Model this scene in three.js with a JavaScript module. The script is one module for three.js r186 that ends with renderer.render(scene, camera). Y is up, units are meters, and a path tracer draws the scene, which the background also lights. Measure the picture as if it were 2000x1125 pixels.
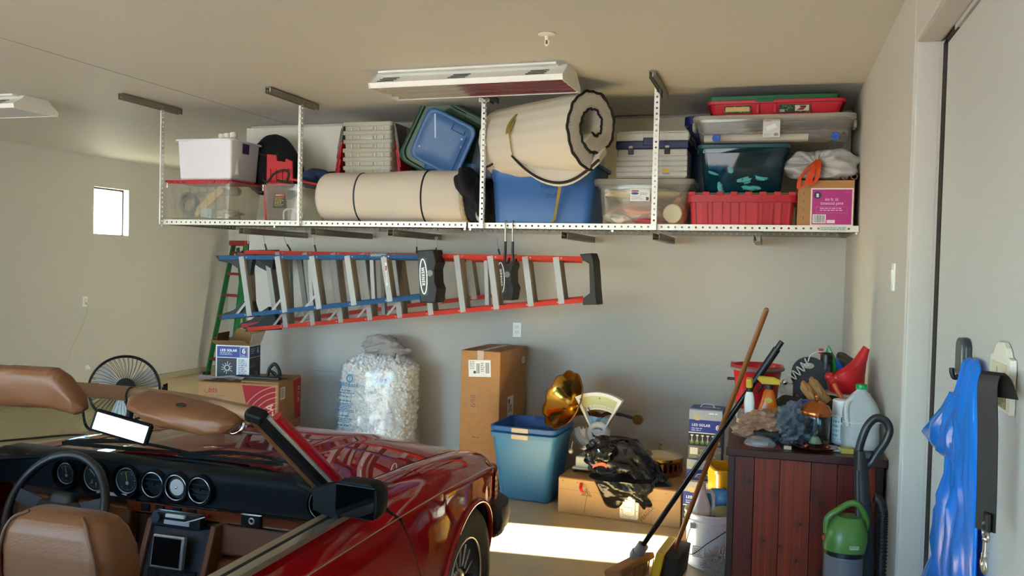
import * as THREE from 'three';
import { RoundedBoxGeometry } from 'three/addons/geometries/RoundedBoxGeometry.js';
import { mergeGeometries, toCreasedNormals, mergeVertices } from 'three/addons/utils/BufferGeometryUtils.js';
import { ImprovedNoise } from 'three/addons/math/ImprovedNoise.js';
import { Sky } from 'three/addons/objects/Sky.js';

// ---------- camera, sky, sun, exposure ----------
const scene = new THREE.Scene();
const camera = new THREE.PerspectiveCamera(37.24, 2000 / 1125, 0.05, 400);
camera.position.set(0, 1.6175, 0);
camera.rotation.order = 'YXZ';
camera.rotation.set(-0.0288, 0.2955, 0.0247);
scene.add(camera);
const SUN = new THREE.Vector3(-1, 0.335, 0.095).normalize();          // low sun from the left
const sky = new Sky();
sky.scale.setScalar(300);
sky.material.uniforms.turbidity.value = 3;
sky.material.uniforms.rayleigh.value = 1.0;
sky.material.uniforms.mieCoefficient.value = 0.004;
sky.material.uniforms.mieDirectionalG.value = 0.75;
sky.material.uniforms.sunPosition.value.copy(SUN);
sky.name = 'sky';
scene.add(sky);
scene.backgroundIntensity = 1.0;
const sun = new THREE.DirectionalLight(0xfff4e8, 34);
sun.position.copy(SUN).multiplyScalar(40).add(new THREE.Vector3(-3, 0, -4));
sun.target.position.set(-3, 0, -4);
sun.castShadow = true;
sun.shadow.mapSize.set(4096, 4096);
Object.assign(sun.shadow.camera, { left: -12, right: 12, top: 12, bottom: -12, near: 1, far: 90 });
sun.name = 'sun';
scene.add(sun, sun.target);
const renderer = new THREE.WebGLRenderer({ antialias: true });
renderer.shadowMap.enabled = true;
renderer.toneMapping = THREE.LinearToneMapping;
renderer.toneMappingExposure = 7.9;

// ---------- helpers ----------
let S = 12345;
const rnd = () => { S |= 0; S = (S + 0x6D2B79F5) | 0; let t = Math.imul(S ^ (S >>> 15), 1 | S); t = (t + Math.imul(t ^ (t >>> 7), 61 | t)) ^ t; return ((t ^ (t >>> 14)) >>> 0) / 4294967296; };
const rr = (a, b) => a + (b - a) * rnd();
const noise = new ImprovedNoise();
const nz = (x, y, z) => noise.noise(x, y, z);
const fbm = (x, y, z, o = 4) => { let a = 1, s = 0; for (let i = 0; i < o; i++) { s += a * nz(x, y, z + i * 7.1); a *= 0.5; x *= 2.03; y *= 2.03; z *= 2.03; } return s; };
const ridge = (x, y, z, o = 3) => { let a = 1, s = 0; for (let i = 0; i < o; i++) { s += a * (1 - Math.abs(nz(x, y, z + i * 5.3)) * 2.4); a *= 0.55; x *= 1.9; y *= 1.9; z *= 1.9; } return s; };
const PI = Math.PI, cos = Math.cos, sin = Math.sin, lerp = (a, b, t) => a + (b - a) * t, clamp = (x, a, b) => Math.max(a, Math.min(b, x));
const V = (x, y, z) => new THREE.Vector3(x, y, z);
const used = {};
function numbered(n) { if (used[n] === undefined) { used[n] = 0; return n; } return n + '_' + String(++used[n]).padStart(3, '0'); }
const mats = new Map();
function M(color, roughness = 0.6, metalness = 0, extra = {}) {
  const key = JSON.stringify([color, roughness, metalness, Object.keys(extra).map((k) => [k, extra[k]?.uuid ?? extra[k]])]);
  if (!mats.has(key)) {
    const phys = ['transmission', 'clearcoat', 'sheen', 'thickness', 'ior', 'anisotropy', 'attenuationDistance', 'specularIntensity'].some((k) => k in extra);
    mats.set(key, new (phys ? THREE.MeshPhysicalMaterial : THREE.MeshStandardMaterial)({ color, roughness, metalness, ...extra }));
  }
  return mats.get(key);
}
function part(name, geo, mat, parent, label) {
  const m = new THREE.Mesh(geo, mat); m.name = name; m.castShadow = m.receiveShadow = true;
  parent.add(m);
  if (label) m.userData.label = label;
  return m;
}
function parts(name, geos, mat, parent, label) { return geos.map((g) => part(name, g, mat, parent, label)); }
function thing(name, label, category, pos = [0, 0, 0], ry = 0, group) {
  const g = new THREE.Group(); g.name = numbered(name); g.position.set(...pos); g.rotation.y = ry;
  g.userData = { label, category }; if (group) g.userData.group = group;
  scene.add(g); return g;
}
function single(name, label, category, geo, mat, pos = [0, 0, 0], ry = 0, group) {
  const m = new THREE.Mesh(geo, mat); m.name = numbered(name); m.position.set(...pos); m.rotation.y = ry; m.castShadow = m.receiveShadow = true;
  m.userData = { label, category }; if (group) m.userData.group = group;
  scene.add(m); return m;
}
function struct(name, geo, mat, parent = scene) {
  const m = new THREE.Mesh(geo, mat); m.name = name; m.castShadow = m.receiveShadow = true;
  if (parent === scene) m.userData.kind = 'structure';
  parent.add(m); return m;
}
function copyOf(src, label, pos, ry = src.rotation.y) {
  const c = src.clone(); c.name = numbered(src.name.replace(/_\d\d\d$/, '')); c.position.set(...pos); c.rotation.y = ry;
  c.userData = { ...src.userData, label }; scene.add(c); return c;
}
// geometry
const T = (g, x = 0, y = 0, z = 0, rx = 0, ry = 0, rz = 0) => { g = g.clone(); g.applyMatrix4(new THREE.Matrix4().compose(V(x, y, z), new THREE.Quaternion().setFromEuler(new THREE.Euler(rx, ry, rz)), V(1, 1, 1))); return g; };
const SC = (g, x, y, z) => { g = g.clone(); g.applyMatrix4(new THREE.Matrix4().makeScale(x, y, z)); return g; };
const plain = (g) => { let q = g.index ? g.toNonIndexed() : g.clone(); for (const k of Object.keys(q.attributes)) if (!['position', 'normal', 'uv'].includes(k)) q.deleteAttribute(k); if (!q.attributes.uv) q.setAttribute('uv', new THREE.BufferAttribute(new Float32Array(q.attributes.position.count * 2), 2)); q.groups.length = 0; return q; };
const J = (...gs) => mergeGeometries(gs.flat().map(plain));
const crease = (g, a = 0.6) => toCreasedNormals(g.index ? g : g, a);
const box = (w, h, d, x = 0, y = 0, z = 0, rx = 0, ry = 0, rz = 0) => T(new THREE.BoxGeometry(w, h, d), x, y, z, rx, ry, rz);
const rbox = (w, h, d, r = 0.005, x = 0, y = 0, z = 0, rx = 0, ry = 0, rz = 0, s = 2) => T(new RoundedBoxGeometry(w, h, d, s, Math.min(r, w / 2.02, h / 2.02, d / 2.02)), x, y, z, rx, ry, rz);
const cyl = (r1, r2, h, x = 0, y = 0, z = 0, rx = 0, ry = 0, rz = 0, s = 24, open = false) => T(new THREE.CylinderGeometry(r1, r2, h, s, 1, open), x, y, z, rx, ry, rz);
const sph = (r, x = 0, y = 0, z = 0, s = 16) => T(new THREE.SphereGeometry(r, s, Math.ceil(s * 0.7)), x, y, z);
const lathe = (pts, s = 32) => new THREE.LatheGeometry(pts.map((p) => new THREE.Vector2(p[0], p[1])), s);
const tube = (pts, r, n = 0, closed = false, s = 6) => new THREE.TubeGeometry(new THREE.CatmullRomCurve3(pts.map((p) => V(...p)), closed, 'centripetal'), n || pts.length * 6, r, s, closed);
const rod = (a, b, r, s = 8) => { const A = V(...a), B = V(...b), d = B.clone().sub(A), g = new THREE.CylinderGeometry(r, r, d.length(), s); g.applyQuaternion(new THREE.Quaternion().setFromUnitVectors(V(0, 1, 0), d.clone().normalize())); return T(g, ...A.add(B).multiplyScalar(0.5).toArray()); };
const bar = (a, b, w, t, up = [0, 0, 1]) => {            // rectangular bar from a to b; w measured along `up`
  const A = V(...a), B = V(...b), d = B.clone().sub(A), L = d.length(); d.normalize();
  const z = V(...up).addScaledVector(d, -V(...up).dot(d)).normalize(), x = new THREE.Vector3().crossVectors(d, z);
  const g = new THREE.BoxGeometry(t, L, w); g.applyMatrix4(new THREE.Matrix4().makeBasis(x, d, z)); return T(g, ...A.add(B).multiplyScalar(0.5).toArray());
};
function loft(rings, { closed = true, cap0 = true, cap1 = true, ang = 0.7 } = {}) {
  const n = rings[0].length, P = [], uv = [], idx = [], m = closed ? n + 1 : n;
  let v = 0;
  rings.forEach((r, i) => {
    if (i) v += Math.max(0.001, V(...r[0]).distanceTo(V(...rings[i - 1][0])));
    let u = 0;
    for (let j = 0; j < m; j++) { const p = r[j % n]; if (j) u += V(...p).distanceTo(V(...r[(j - 1) % n])); P.push(...p); uv.push(u, v); }
  });
  for (let i = 0; i + 1 < rings.length; i++) for (let j = 0; j + 1 < m; j++) { const a = i * m + j, b = a + 1, c = a + m, d = c + 1; idx.push(a, b, d, a, d, c); }
  const cap = (r, flip) => { const k = P.length / 3, c = [0, 1, 2].map((q) => r.reduce((s, p) => s + p[q], 0) / n); P.push(...c); uv.push(0, 0); for (let j = 0; j < n; j++) { P.push(...r[j]); uv.push(r[j][0] - c[0], r[j][2] - c[2]); } for (let j = 0; j < n; j++) { const a = k + 1 + j, b = k + 1 + ((j + 1) % n); flip ? idx.push(k, b, a) : idx.push(k, a, b); } };
  if (closed && cap0) cap(rings[0], true); if (closed && cap1) cap(rings[rings.length - 1], false);
  const g = new THREE.BufferGeometry();
  g.setAttribute('position', new THREE.Float32BufferAttribute(P, 3)); g.setAttribute('uv', new THREE.Float32BufferAttribute(uv, 2)); g.setIndex(idx);
  return toCreasedNormals(g, ang);
}
const ring = (w, d, r, y, n = 4, cx = 0, cz = 0) => {    // rounded rectangle seen from above
  const o = []; r = Math.min(r, w / 2 - 1e-4, d / 2 - 1e-4);
  for (const [sx, sz, a0] of [[1, 1, 0], [-1, 1, 1], [-1, -1, 2], [1, -1, 3]]) for (let i = 0; i <= n; i++) { const a = (a0 + i / n) * PI / 2; o.push([cx + sx * (w / 2 - r) + r * cos(a), y, cz + sz * (d / 2 - r) + r * sin(a)]); }
  return o.reverse();
};
const circ = (r, y, n = 28, rz = r, cx = 0, cz = 0) => Array.from({ length: n }, (_, i) => [cx + r * cos(-i / n * 2 * PI), y, cz + rz * sin(-i / n * 2 * PI)]);
function tote({ w0, d0, w1, d1, h, r = 0.04, t = 0.004, rim = 0.012, rimH = 0.025, step = 0 }) {
  const at = (k) => [lerp(w0, w1, k), lerp(d0, d1, k)], R = (k, e, y) => { const [w, d] = at(k); return ring(w + e * 2, d + e * 2, r + e, y); };
  const k1 = 1 - rimH / h, o = [R(0, -0.012, 0), R(0.02, 0, 0.012)];
  if (step) o.push(R(0.72, 0, h * 0.72), R(0.73, step, h * 0.74));
  o.push(R(k1, step, h - rimH), R(1, rim, h - rimH), R(1, rim + 0.002, h - 0.004), R(1, rim - 0.002, h), R(1, -t, h), R(0.99, step - t, h - 0.008));
  if (step) o.push(R(0.73, step - t, h * 0.74), R(0.72, -t, h * 0.72));
  o.push(R(0.02, -t, 0.014));
  return loft(o);
}
const lidG = (w, d, h = 0.025, r = 0.04, crown = 0.012) => loft([ring(w - 0.01, d - 0.01, r, 0), ring(w, d, r, 0.003), ring(w, d, r, h - 0.004), ring(w - 0.012, d - 0.012, r, h), ring(w - 0.05, d - 0.05, r, h), ring(w - 0.07, d - 0.07, r, h - crown), ring(w * 0.4, d * 0.4, r, h - crown)]);
function ext(pts, depth, bevel = 0, holes = []) {
  if (holes.length) bevel = 0;
  const s = new THREE.Shape(pts.map((p) => new THREE.Vector2(...p)));
  for (const h of holes) s.holes.push(new THREE.Path(h.map((p) => new THREE.Vector2(...p))));
  return new THREE.ExtrudeGeometry(s, { depth: depth - 2 * bevel, bevelEnabled: bevel > 0, bevelThickness: bevel, bevelSize: bevel, bevelOffset: -bevel, bevelSegments: 2, curveSegments: 10 }).translate(0, 0, bevel);
}
const oval = (cx, cy, rx, ry = rx, n = 8) => Array.from({ length: n }, (_, i) => [cx + rx * cos(i / n * 2 * PI), cy + ry * sin(i / n * 2 * PI)]);
const perf = (L, w, t = 0.002, pitch = 0.042, hr = 0.007, from = 0.025) => { const holes = []; for (let x = from; x < L - 0.015; x += pitch) holes.push(oval(x, w / 2, hr, hr, 7)); return ext([[0, 0], [L, 0], [L, w], [0, w]], t, 0, holes); };   // perforated strip along +x
const ribbon = (pts, nrm, w, t = 0.002) => {            // flat strap through pts; nrm: direction of its width at each point
  const c = new THREE.CatmullRomCurve3(pts.map((p) => V(...p))), n = pts.length * 6, rings = [], sm = Array.isArray(nrm[0]) ? new THREE.CatmullRomCurve3(nrm.map((p) => V(...p))) : null;
  for (let i = 0; i <= n; i++) { const p = c.getPoint(i / n), d = c.getTangent(i / n), a = (sm ? sm.getPoint(i / n) : V(...nrm)).normalize(), b = new THREE.Vector3().crossVectors(d, a).normalize(); rings.push([[-1, -1], [1, -1], [1, 1], [-1, 1]].map(([s, q]) => p.clone().addScaledVector(a, s * w / 2).addScaledVector(b, q * t / 2).toArray())); }
  return loft(rings);
};
function deform(g, f) { g = g.clone(); const p = g.attributes.position, v = V(0, 0, 0); for (let i = 0; i < p.count; i++) { v.fromBufferAttribute(p, i); f(v); p.setXYZ(i, v.x, v.y, v.z); } g.deleteAttribute('normal'); return toCreasedNormals(mergeVertices(g, 1e-5), 0.75); }
function blob(rx, ry, rz, { amp = 0.1, freq = 4, seed = 0, seg = 64, flat = -1, fold = 0.5 } = {}) {   // a crumpled closed bag: soft lumps plus sharp creases between flat facets
  let g = new THREE.IcosahedronGeometry(1, seg); g.deleteAttribute('uv'); g.deleteAttribute('normal'); g = mergeVertices(g, 1e-5);
  const keep = S; S = 777 + seed * 31; const F = Array.from({ length: 11 }, (_, i) => [V(rr(-1, 1), rr(-1, 1), rr(-1, 1)).normalize(), freq * (0.35 + 0.16 * i), rr(0, 9), 1 / (1 + 0.45 * i)]); S = keep;
  const tri = (x) => Math.abs(((x % 1) + 1) % 1 - 0.5) * 4 - 1;
  return deform(g, (v) => { let c = 0; for (const [d, f, p, w] of F) c += w * tri(v.dot(d) * f * 0.5 + p + 0.25 * nz(v.x * 2 + p, v.y * 2, v.z * 2)); const k = 1 + amp * (0.9 * fbm(v.x * freq * 0.5 + seed, v.y * freq * 0.5, v.z * freq * 0.5, 2) + fold * 0.45 * c); v.multiplyScalar(k); if (v.y < flat) v.y = lerp(v.y, flat, 0.85); v.set(v.x * rx, v.y * ry, v.z * rz); });
}
// textures
function canvasTex(w, h, draw, rep) {
  const c = document.createElement('canvas'); c.width = w; c.height = h; draw(c.getContext('2d'), w, h);
  const t = new THREE.CanvasTexture(c); t.colorSpace = THREE.SRGBColorSpace; t.anisotropy = 8;
  if (rep) { t.wrapS = t.wrapT = THREE.RepeatWrapping; t.repeat.set(...rep); }
  return t;
}
function dataTex(n, f, srgb, rep = [1, 1]) {             // f(u, v) -> [r, g, b] in 0..1
  const d = new Uint8Array(n * n * 4);
  for (let y = 0; y < n; y++) for (let x = 0; x < n; x++) { const c = f(x / n, y / n); for (let k = 0; k < 3; k++) d[(y * n + x) * 4 + k] = clamp(c[k], 0, 1) * 255; d[(y * n + x) * 4 + 3] = 255; }
  const t = new THREE.DataTexture(d, n, n); t.magFilter = THREE.LinearFilter; t.minFilter = THREE.LinearFilter; t.wrapS = t.wrapT = THREE.RepeatWrapping; t.repeat.set(...rep); if (srgb) t.colorSpace = THREE.SRGBColorSpace; t.needsUpdate = true; return t;
}
const per = (u, v, f, z) => { const a = fbm(u * f, v * f, z), b = fbm((u - 1) * f, v * f, z), c = fbm(u * f, (v - 1) * f, z), d = fbm((u - 1) * f, (v - 1) * f, z); return lerp(lerp(a, b, u), lerp(c, d, u), v); };
function print(w, h, draw, parent, pos, rot = [0, 0, 0], { px = 1200, name = 'label', rough = 0.5, label, t = 0.0012 } = {}) {   // printed sheet, facing +z before rotation
  const W = Math.round(clamp(w * px, 32, 1024)), H = Math.round(W * h / w);
  const tex = canvasTex(W, H, (c) => { c.scale(W / (w * 1000), W / (w * 1000)); draw(c, w * 1000, h * 1000); });
  const g = new THREE.BoxGeometry(w, h, t); const uv = g.attributes.uv;
  const m = part(name, g, M(0xffffff, rough, 0, { map: tex }), parent, label);
  m.position.set(...pos); m.rotation.set(...rot); return m;
}
const txt = (c, s, x, y, size, color = '#fff', font = 'sans-serif', weight = '', align = 'left', maxW) => { c.fillStyle = color; c.font = `${weight} ${size}px ${font}`; c.textAlign = align; c.textBaseline = 'middle'; c.fillText(s, x, y, maxW); };
const greek = (c, x, y, w, n, lh, color, h = lh * 0.45) => { c.fillStyle = color; for (let i = 0; i < n; i++) { let a = x; const e = x + w * rr(0.7, 1); while (a < e) { const q = rr(lh * 0.6, lh * 2); c.fillRect(a, y + i * lh, Math.min(q, e - a), h); a += q + lh * 0.4; } } };
const barcode = (c, x, y, w, h) => { c.fillStyle = '#fff'; c.fillRect(x, y, w, h); c.fillStyle = '#111'; let a = x + w * 0.06; while (a < x + w * 0.93) { const q = w * rr(0.012, 0.04); c.fillRect(a, y + h * 0.06, q, h * 0.88); a += q + w * rr(0.015, 0.04); } };
// ---------- the setting ----------
const peel = dataTex(256, (u, v) => { const k = 0.5 + 0.35 * per(u, v, 40, 1); return [k, k, k]; });
const wallT = (rx, ry) => { const t = peel.clone(); t.repeat.set(rx, ry); t.needsUpdate = true; return t; };
const wallCol = 0xc3beb4;
const wallM = M(wallCol, 0.62, 0, { bumpMap: wallT(1, 1), bumpScale: 0.0012 });
const ceilM = M(0xcac7bf, 0.6, 0, { bumpMap: wallT(1, 1), bumpScale: 0.001 });
const wallW = M(0xbfc0bb, 0.42, 0, {});
const uvm = (g, k = 1.4) => { g = plain(g); const p = g.attributes.position, n = g.attributes.normal, u = g.attributes.uv; for (let i = 0; i < p.count; i++) { const a = [Math.abs(n.getX(i)), Math.abs(n.getY(i)), Math.abs(n.getZ(i))]; const m = a.indexOf(Math.max(...a)); u.setXY(i, (m === 0 ? p.getZ(i) : p.getX(i)) * k, (m === 1 ? p.getZ(i) : p.getY(i)) * k); } return g; };
const H = 2.74, WB = -6.36, ZF = -10.63, XL = -7.53, XR = 0.48, XC = -4.31, Z1 = 2.6;
// floor: sealed concrete
const conc = dataTex(512, (u, v) => { const a = per(u, v, 6, 3), b = per(u, v, 30, 9), k = 0.76 + 0.03 * a + 0.012 * b; return [k * 1.08, k * 0.995, k * 0.83]; }, true);
const concR = dataTex(256, (u, v) => { const k = 0.30 + 0.05 * per(u, v, 5, 5); return [k, k, k]; });
const floorM = M(0xf2e6cc, 0.3, 0, { map: conc });
struct('floor', uvm(box(XR + 0.3 - XL + 0.3, 0.2, Z1 - ZF + 0.4, (XL + XR) / 2, -0.1, (Z1 + ZF) / 2), 0.45), floorM);
struct('ceiling', J(uvm(box(XR - XL + 0.8, 0.2, Z1 - ZF + 0.4, (XL + XR) / 2, H + 0.1, (Z1 + ZF) / 2))), ceilM);
struct('trim_1', box(0.006, 0.0015, Z1 - WB - 0.02, -3.93, H - 0.0004, (Z1 + WB) / 2 + 0.01), M(0x9a9384, 0.8));    // taped drywall seam along the ceiling
struct('wall_back', J(uvm(rbox(XR - XC + 0.1, H, 0.14, 0.018, (XC + XR + 0.1) / 2, H / 2, WB - 0.07)), uvm(box(0.14, H, WB - ZF, XC + 0.07, H / 2, (WB + ZF) / 2 - 0.07))), wallM);
struct('wall_far', uvm(box(XC - XL + 0.2, H, 0.16, (XC + XL) / 2, H / 2, ZF - 0.08)), wallM);
// left wall with two square windows (the nearer one lies outside the frame and lets the sun strip in)
const wins = [[-8.62, -8.06], [-4.48, -3.95]], wy0 = 1.835, wy1 = 2.39;
{
  const s = new THREE.Shape([[ZF, 0], [Z1, 0], [Z1, H], [ZF, H]].map((p) => new THREE.Vector2(...p)));
  for (const [a, b] of wins) s.holes.push(new THREE.Path([[a, wy0], [b, wy0], [b, wy1], [a, wy1]].map((p) => new THREE.Vector2(...p))));
  const g = new THREE.ExtrudeGeometry(s, { depth: 0.17, bevelEnabled: false }); g.applyMatrix4(new THREE.Matrix4().makeBasis(V(0, 0, 1), V(0, 1, 0), V(-1, 0, 0)).setPosition(XL, 0, 0));
  struct('wall_left', uvm(g), wallM);
}
const frameM = M(0x2c2a27, 0.5), paneM = M(0xf4faf8, 0.02, 0, { transmission: 1, thickness: 0, ior: 1.45 });
wins.forEach(([a, b], i) => {
  const w = new THREE.Group(); w.name = 'window_' + (i + 1); w.userData.kind = 'structure'; scene.add(w);
  w.position.set(XL - 0.1, wy0, (a + b) / 2);
  const W = b - a, Hh = wy1 - wy0;
  part('window_frame', J(box(0.03, 0.018, W, 0, Hh - 0.009, 0), box(0.03, 0.01, W, 0, 0.005, 0), box(0.03, Hh, 0.014, 0, Hh / 2, -W / 2 + 0.007), box(0.03, Hh, 0.01, 0, Hh / 2, W / 2 - 0.005)), frameM, w);
  part('pane', box(0.004, Hh - 0.03, W - 0.026, -0.005, Hh / 2, 0), paneM, w);
});
struct('baseboard_left', uvm(rbox(0.04, 0.075, Z1 - ZF, 0.008, XL + 0.015, 0.0375, (Z1 + ZF) / 2), 3), M(0xa99d80, 0.85));
// right wall with the recess of the house door
const zo = -3.505, doorX = 0.579, headY = 2.475;
struct('wall_right', J(
  uvm(rbox(0.1, H, zo - WB + 0.05, 0.016, XR + 0.05, H / 2, (zo + WB) / 2 - 0.025)),
  uvm(rbox(0.1, H - headY, 0.215 + 6.1, 0.016, XR + 0.05, (H + headY) / 2, zo + (0.215 + 6.1) / 2 - 0.003)),
), wallM);
struct('wall_front', J(uvm(box(0.4, H, 0.2, XL + 0.2, H / 2, Z1 + 0.1)), uvm(box(1.0, H, 0.2, -4.1, H / 2, Z1 + 0.1)), uvm(box(2.0, H, 0.2, XR - 0.7, H / 2, Z1 + 0.1)), uvm(box(XR - XL + 0.6, H - 2.25, 0.2, (XL + XR) / 2, (H + 2.25) / 2, Z1 + 0.1))), wallM);
struct('wall_near', uvm(box(0.14, H, Z1 + 2.2, XR + 0.175, H / 2, (Z1 - 2.2) / 2)), wallM);
// door: tall plain slab, dark shadow gap at the far jamb and head
{
  const d = new THREE.Group(); d.name = 'door_1'; d.userData.kind = 'structure'; d.position.set(doorX, 0, -3.43); scene.add(d);
  part('door_slab', rbox(0.045, 2.452, 1.25, 0.003, 0.0225, 1.228, 0.627), wallW, d);
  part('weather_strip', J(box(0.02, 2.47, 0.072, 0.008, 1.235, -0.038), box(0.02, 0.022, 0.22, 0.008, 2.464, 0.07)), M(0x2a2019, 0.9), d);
  part('transom_panel', box(0.05, H - 2.46, 1.06, 0.02, (H + 2.46) / 2, 0.676), wallW, d);
}
struct('trim_2', J(box(0.1, H, 0.02, XR + 0.14, H / 2, zo - 0.01), box(0.02, H, 1.4, XR + 0.19, H / 2, zo + 0.7)), wallM);
// outdoors in front of the garage doors
const drive = M(0x9c9a95, 0.9);
struct('driveway', uvm(box(40, 0.2, 16, -4, -0.12, Z1 + 0.2 + 8), 0.3), drive);
struct('side_yard', uvm(box(16, 0.2, 30, XL - 0.17 - 8, -0.14, -4), 0.3), M(0x8d8468, 0.95));
// ---------- overhead racks ----------
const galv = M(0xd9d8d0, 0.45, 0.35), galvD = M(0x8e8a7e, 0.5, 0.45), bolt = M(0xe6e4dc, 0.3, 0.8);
const ZB = -5.39, YB = 1.846, DECK = 1.885;
const boltAt = (x, y, z) => cyl(0.007, 0.007, 0.006, x, y, z, PI / 2, 0, 0, 8);
const FB = 0.037;
function rack(x0, x1, label, posts, cross, tilt, endBar) {
  const t = thing('overhead_rack', label, 'storage rack', [x0, YB, ZB]); t.rotation.z = tilt;
  const L = x1 - x0;
  part('front_beam', J(perf(L, FB), box(L, 0.002, 0.035, L / 2, 0.001, -0.0175)), galv, t);
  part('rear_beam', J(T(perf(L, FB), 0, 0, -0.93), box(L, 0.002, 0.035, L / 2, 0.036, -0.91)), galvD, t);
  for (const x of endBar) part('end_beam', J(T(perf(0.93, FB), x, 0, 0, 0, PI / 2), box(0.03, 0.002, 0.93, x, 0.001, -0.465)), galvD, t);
  for (const [px, top, plate] of posts) {
    const h = top - YB, x = px - x0;
    const p = part('post', J(T(perf(h, 0.036, 0.002, 0.035), x + 0.018, 0, 0.003, 0, 0, PI / 2), T(perf(h, 0.034, 0.002, 0.035), x + 0.018, 0, 0.003, 0, PI / 2, PI / 2)), galv, t);
    parts('bolt', [boltAt(x, 0.018, 0.006), boltAt(x - 0.01, h - 0.02, 0.006)], bolt, p);
    const b = new THREE.Group(); b.name = 'ceiling_bracket'; t.add(b); b.position.set(x + 0.03, 2.733 - YB, 0);
    b.rotation.z = -tilt;
    if (plate) part('bracket_plate', box(0.075, 0.028, 0.003, -0.03, top - 2.738 + 0.0, 0.006), galv, b), parts('bolt', [boltAt(-0.055, top - 2.738, 0.009), boltAt(-0.005, top - 2.738, 0.009)], bolt, b);
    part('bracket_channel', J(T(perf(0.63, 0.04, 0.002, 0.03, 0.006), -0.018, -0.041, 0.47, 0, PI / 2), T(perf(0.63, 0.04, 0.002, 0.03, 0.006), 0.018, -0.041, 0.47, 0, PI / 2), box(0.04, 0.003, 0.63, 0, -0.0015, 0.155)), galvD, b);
    parts('anchor_bolt', [cyl(0.006, 0.006, 0.03, 0, -0.012, 0.44, 0, 0, 0, 8), cyl(0.006, 0.006, 0.03, 0, -0.012, -0.13, 0, 0, 0, 8)], bolt, b);
  }
  for (const cx of cross) {
    const x = cx - x0;
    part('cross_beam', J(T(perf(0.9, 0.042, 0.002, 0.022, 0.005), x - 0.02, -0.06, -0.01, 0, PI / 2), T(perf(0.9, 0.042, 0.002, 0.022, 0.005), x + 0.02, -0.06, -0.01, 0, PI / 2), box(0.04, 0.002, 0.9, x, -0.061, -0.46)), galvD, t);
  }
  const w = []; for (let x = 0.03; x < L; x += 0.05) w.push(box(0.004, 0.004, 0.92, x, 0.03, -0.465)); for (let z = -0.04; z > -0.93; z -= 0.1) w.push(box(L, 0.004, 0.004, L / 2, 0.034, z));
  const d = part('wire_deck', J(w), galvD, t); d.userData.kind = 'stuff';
  parts('splice_bolt', [boltAt(0.012, -0.008, -0.01), boltAt(L - 0.012, -0.008, -0.01), boltAt(L * 0.4, -0.008, -0.01)], bolt, t);
  return t;
}
rack(-4.425, -1.972, 'left overhead steel rack bearing the clear red-lidded tote and the slim cream roll', [[-4.41, 2.735], [-3.235, 2.735]], [-3.72, -3.13, -2.53], 0.001, [0.0]);
const rk2 = rack(-1.958, 0.474, 'right overhead steel rack meeting the right wall, bearing the blue tote and the red crate', [[-1.862, 2.70, 1], [-0.722, 2.735]], [-1.3, -0.71, -0.1], 0.002, [2.41]);
print(0.15, 0.026, (c, w, h) => { c.fillStyle = '#c3cbc6'; c.fillRect(0, 0, w, h); greek(c, 8, 6, w - 14, 2, 10, '#6f8a8c'); }, rk2, [2.29, 0.0185, 0.0035], [0, 0, 0], { name: 'sticker' });
// ---------- ceiling fittings ----------
function highBay(name, label, pos, W, D, ry) {
  const t = thing(name, label, 'ceiling light', pos, ry);
  const white = M(0xe9e8e0, 0.35), mir = M(0xdedede, 0.06, 0.95);
  // housing profile in (z, y): spine on the ceiling, shoulders, wide lip
  const prof = [[-0.19, -0.105], [-0.2, -0.075], [-0.13, -0.03], [-0.1, 0], [0.1, 0], [0.13, -0.03], [0.2, -0.075], [0.19, -0.105], [0.183, -0.105], [0.19, -0.078], [0.122, -0.036], [-0.122, -0.036], [-0.19, -0.078], [-0.183, -0.105]];
  part('housing', T(ext(prof.map(([a, b]) => [-a, b]), W, 0.001), -W / 2, 0, 0, 0, PI / 2), white, t);
  const spine = part('ceiling_tray', J(box(W * 0.93, 0.012, 0.34, 0, -0.006, 0)), white, t);
  for (const s of [-1, 1]) part('end_plate', ext([[-0.195, -0.108], [-0.202, -0.075], [-0.132, -0.028], [-0.1, 0], [0.1, 0], [0.132, -0.028], [0.202, -0.075], [0.195, -0.108]], 0.006, 0.001).rotateY(PI / 2).translate(s * W / 2 - (s < 0 ? 0.006 : 0), 0, 0), white, t);
  for (const x of [-W * 0.4, -0.02, W * 0.38]) { for (let k = 0; k < 3; k++) part('vent_louver', rbox(0.11, 0.004, 0.006, 0.002, x - k * 0.008, -0.04 - k * 0.013, 0.15 + k * 0.0215, 0.55), M(0x2b2b28, 0.8), t); }
  // three reflector troughs with four ribs and lamp tubes
  for (let k = 0; k < 4; k++) {
    const z = -0.14 + k * 0.0933;
    const r = part('reflector', T(ext([[-0.044, -0.1], [-0.018, -0.055], [0.018, -0.055], [0.044, -0.1], [0.0455, -0.1005], [0.019, -0.052], [-0.019, -0.052], [-0.0455, -0.1005]], W - 0.016, 0), -W / 2 + 0.008, 0, z, 0, PI / 2), mir, t);
    parts('lamp_holder', [box(0.012, 0.026, 0.018, -W / 2 + 0.02, -0.072, z), box(0.012, 0.026, 0.018, W / 2 - 0.02, -0.072, z)], white, r);
    part('lamp_tube', cyl(0.008, 0.008, W - 0.05, 0, -0.072, z, 0, 0, PI / 2, 12), M(0xf4f3ec, 0.25), t);
  }
  return t;
}
highBay('fluorescent_fixture', 'white fluorescent light fixture with mirrored troughs reflecting red, on the ceiling above the rack', [-1.725, 2.739, -4.80], 1.18, 0.4, -0.03);
highBay('fluorescent_fixture', 'white ceiling light fixture cut off by the left edge of the photo', [-5.78, 2.739, -4.98], 1.2, 0.4, 0.0);
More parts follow.
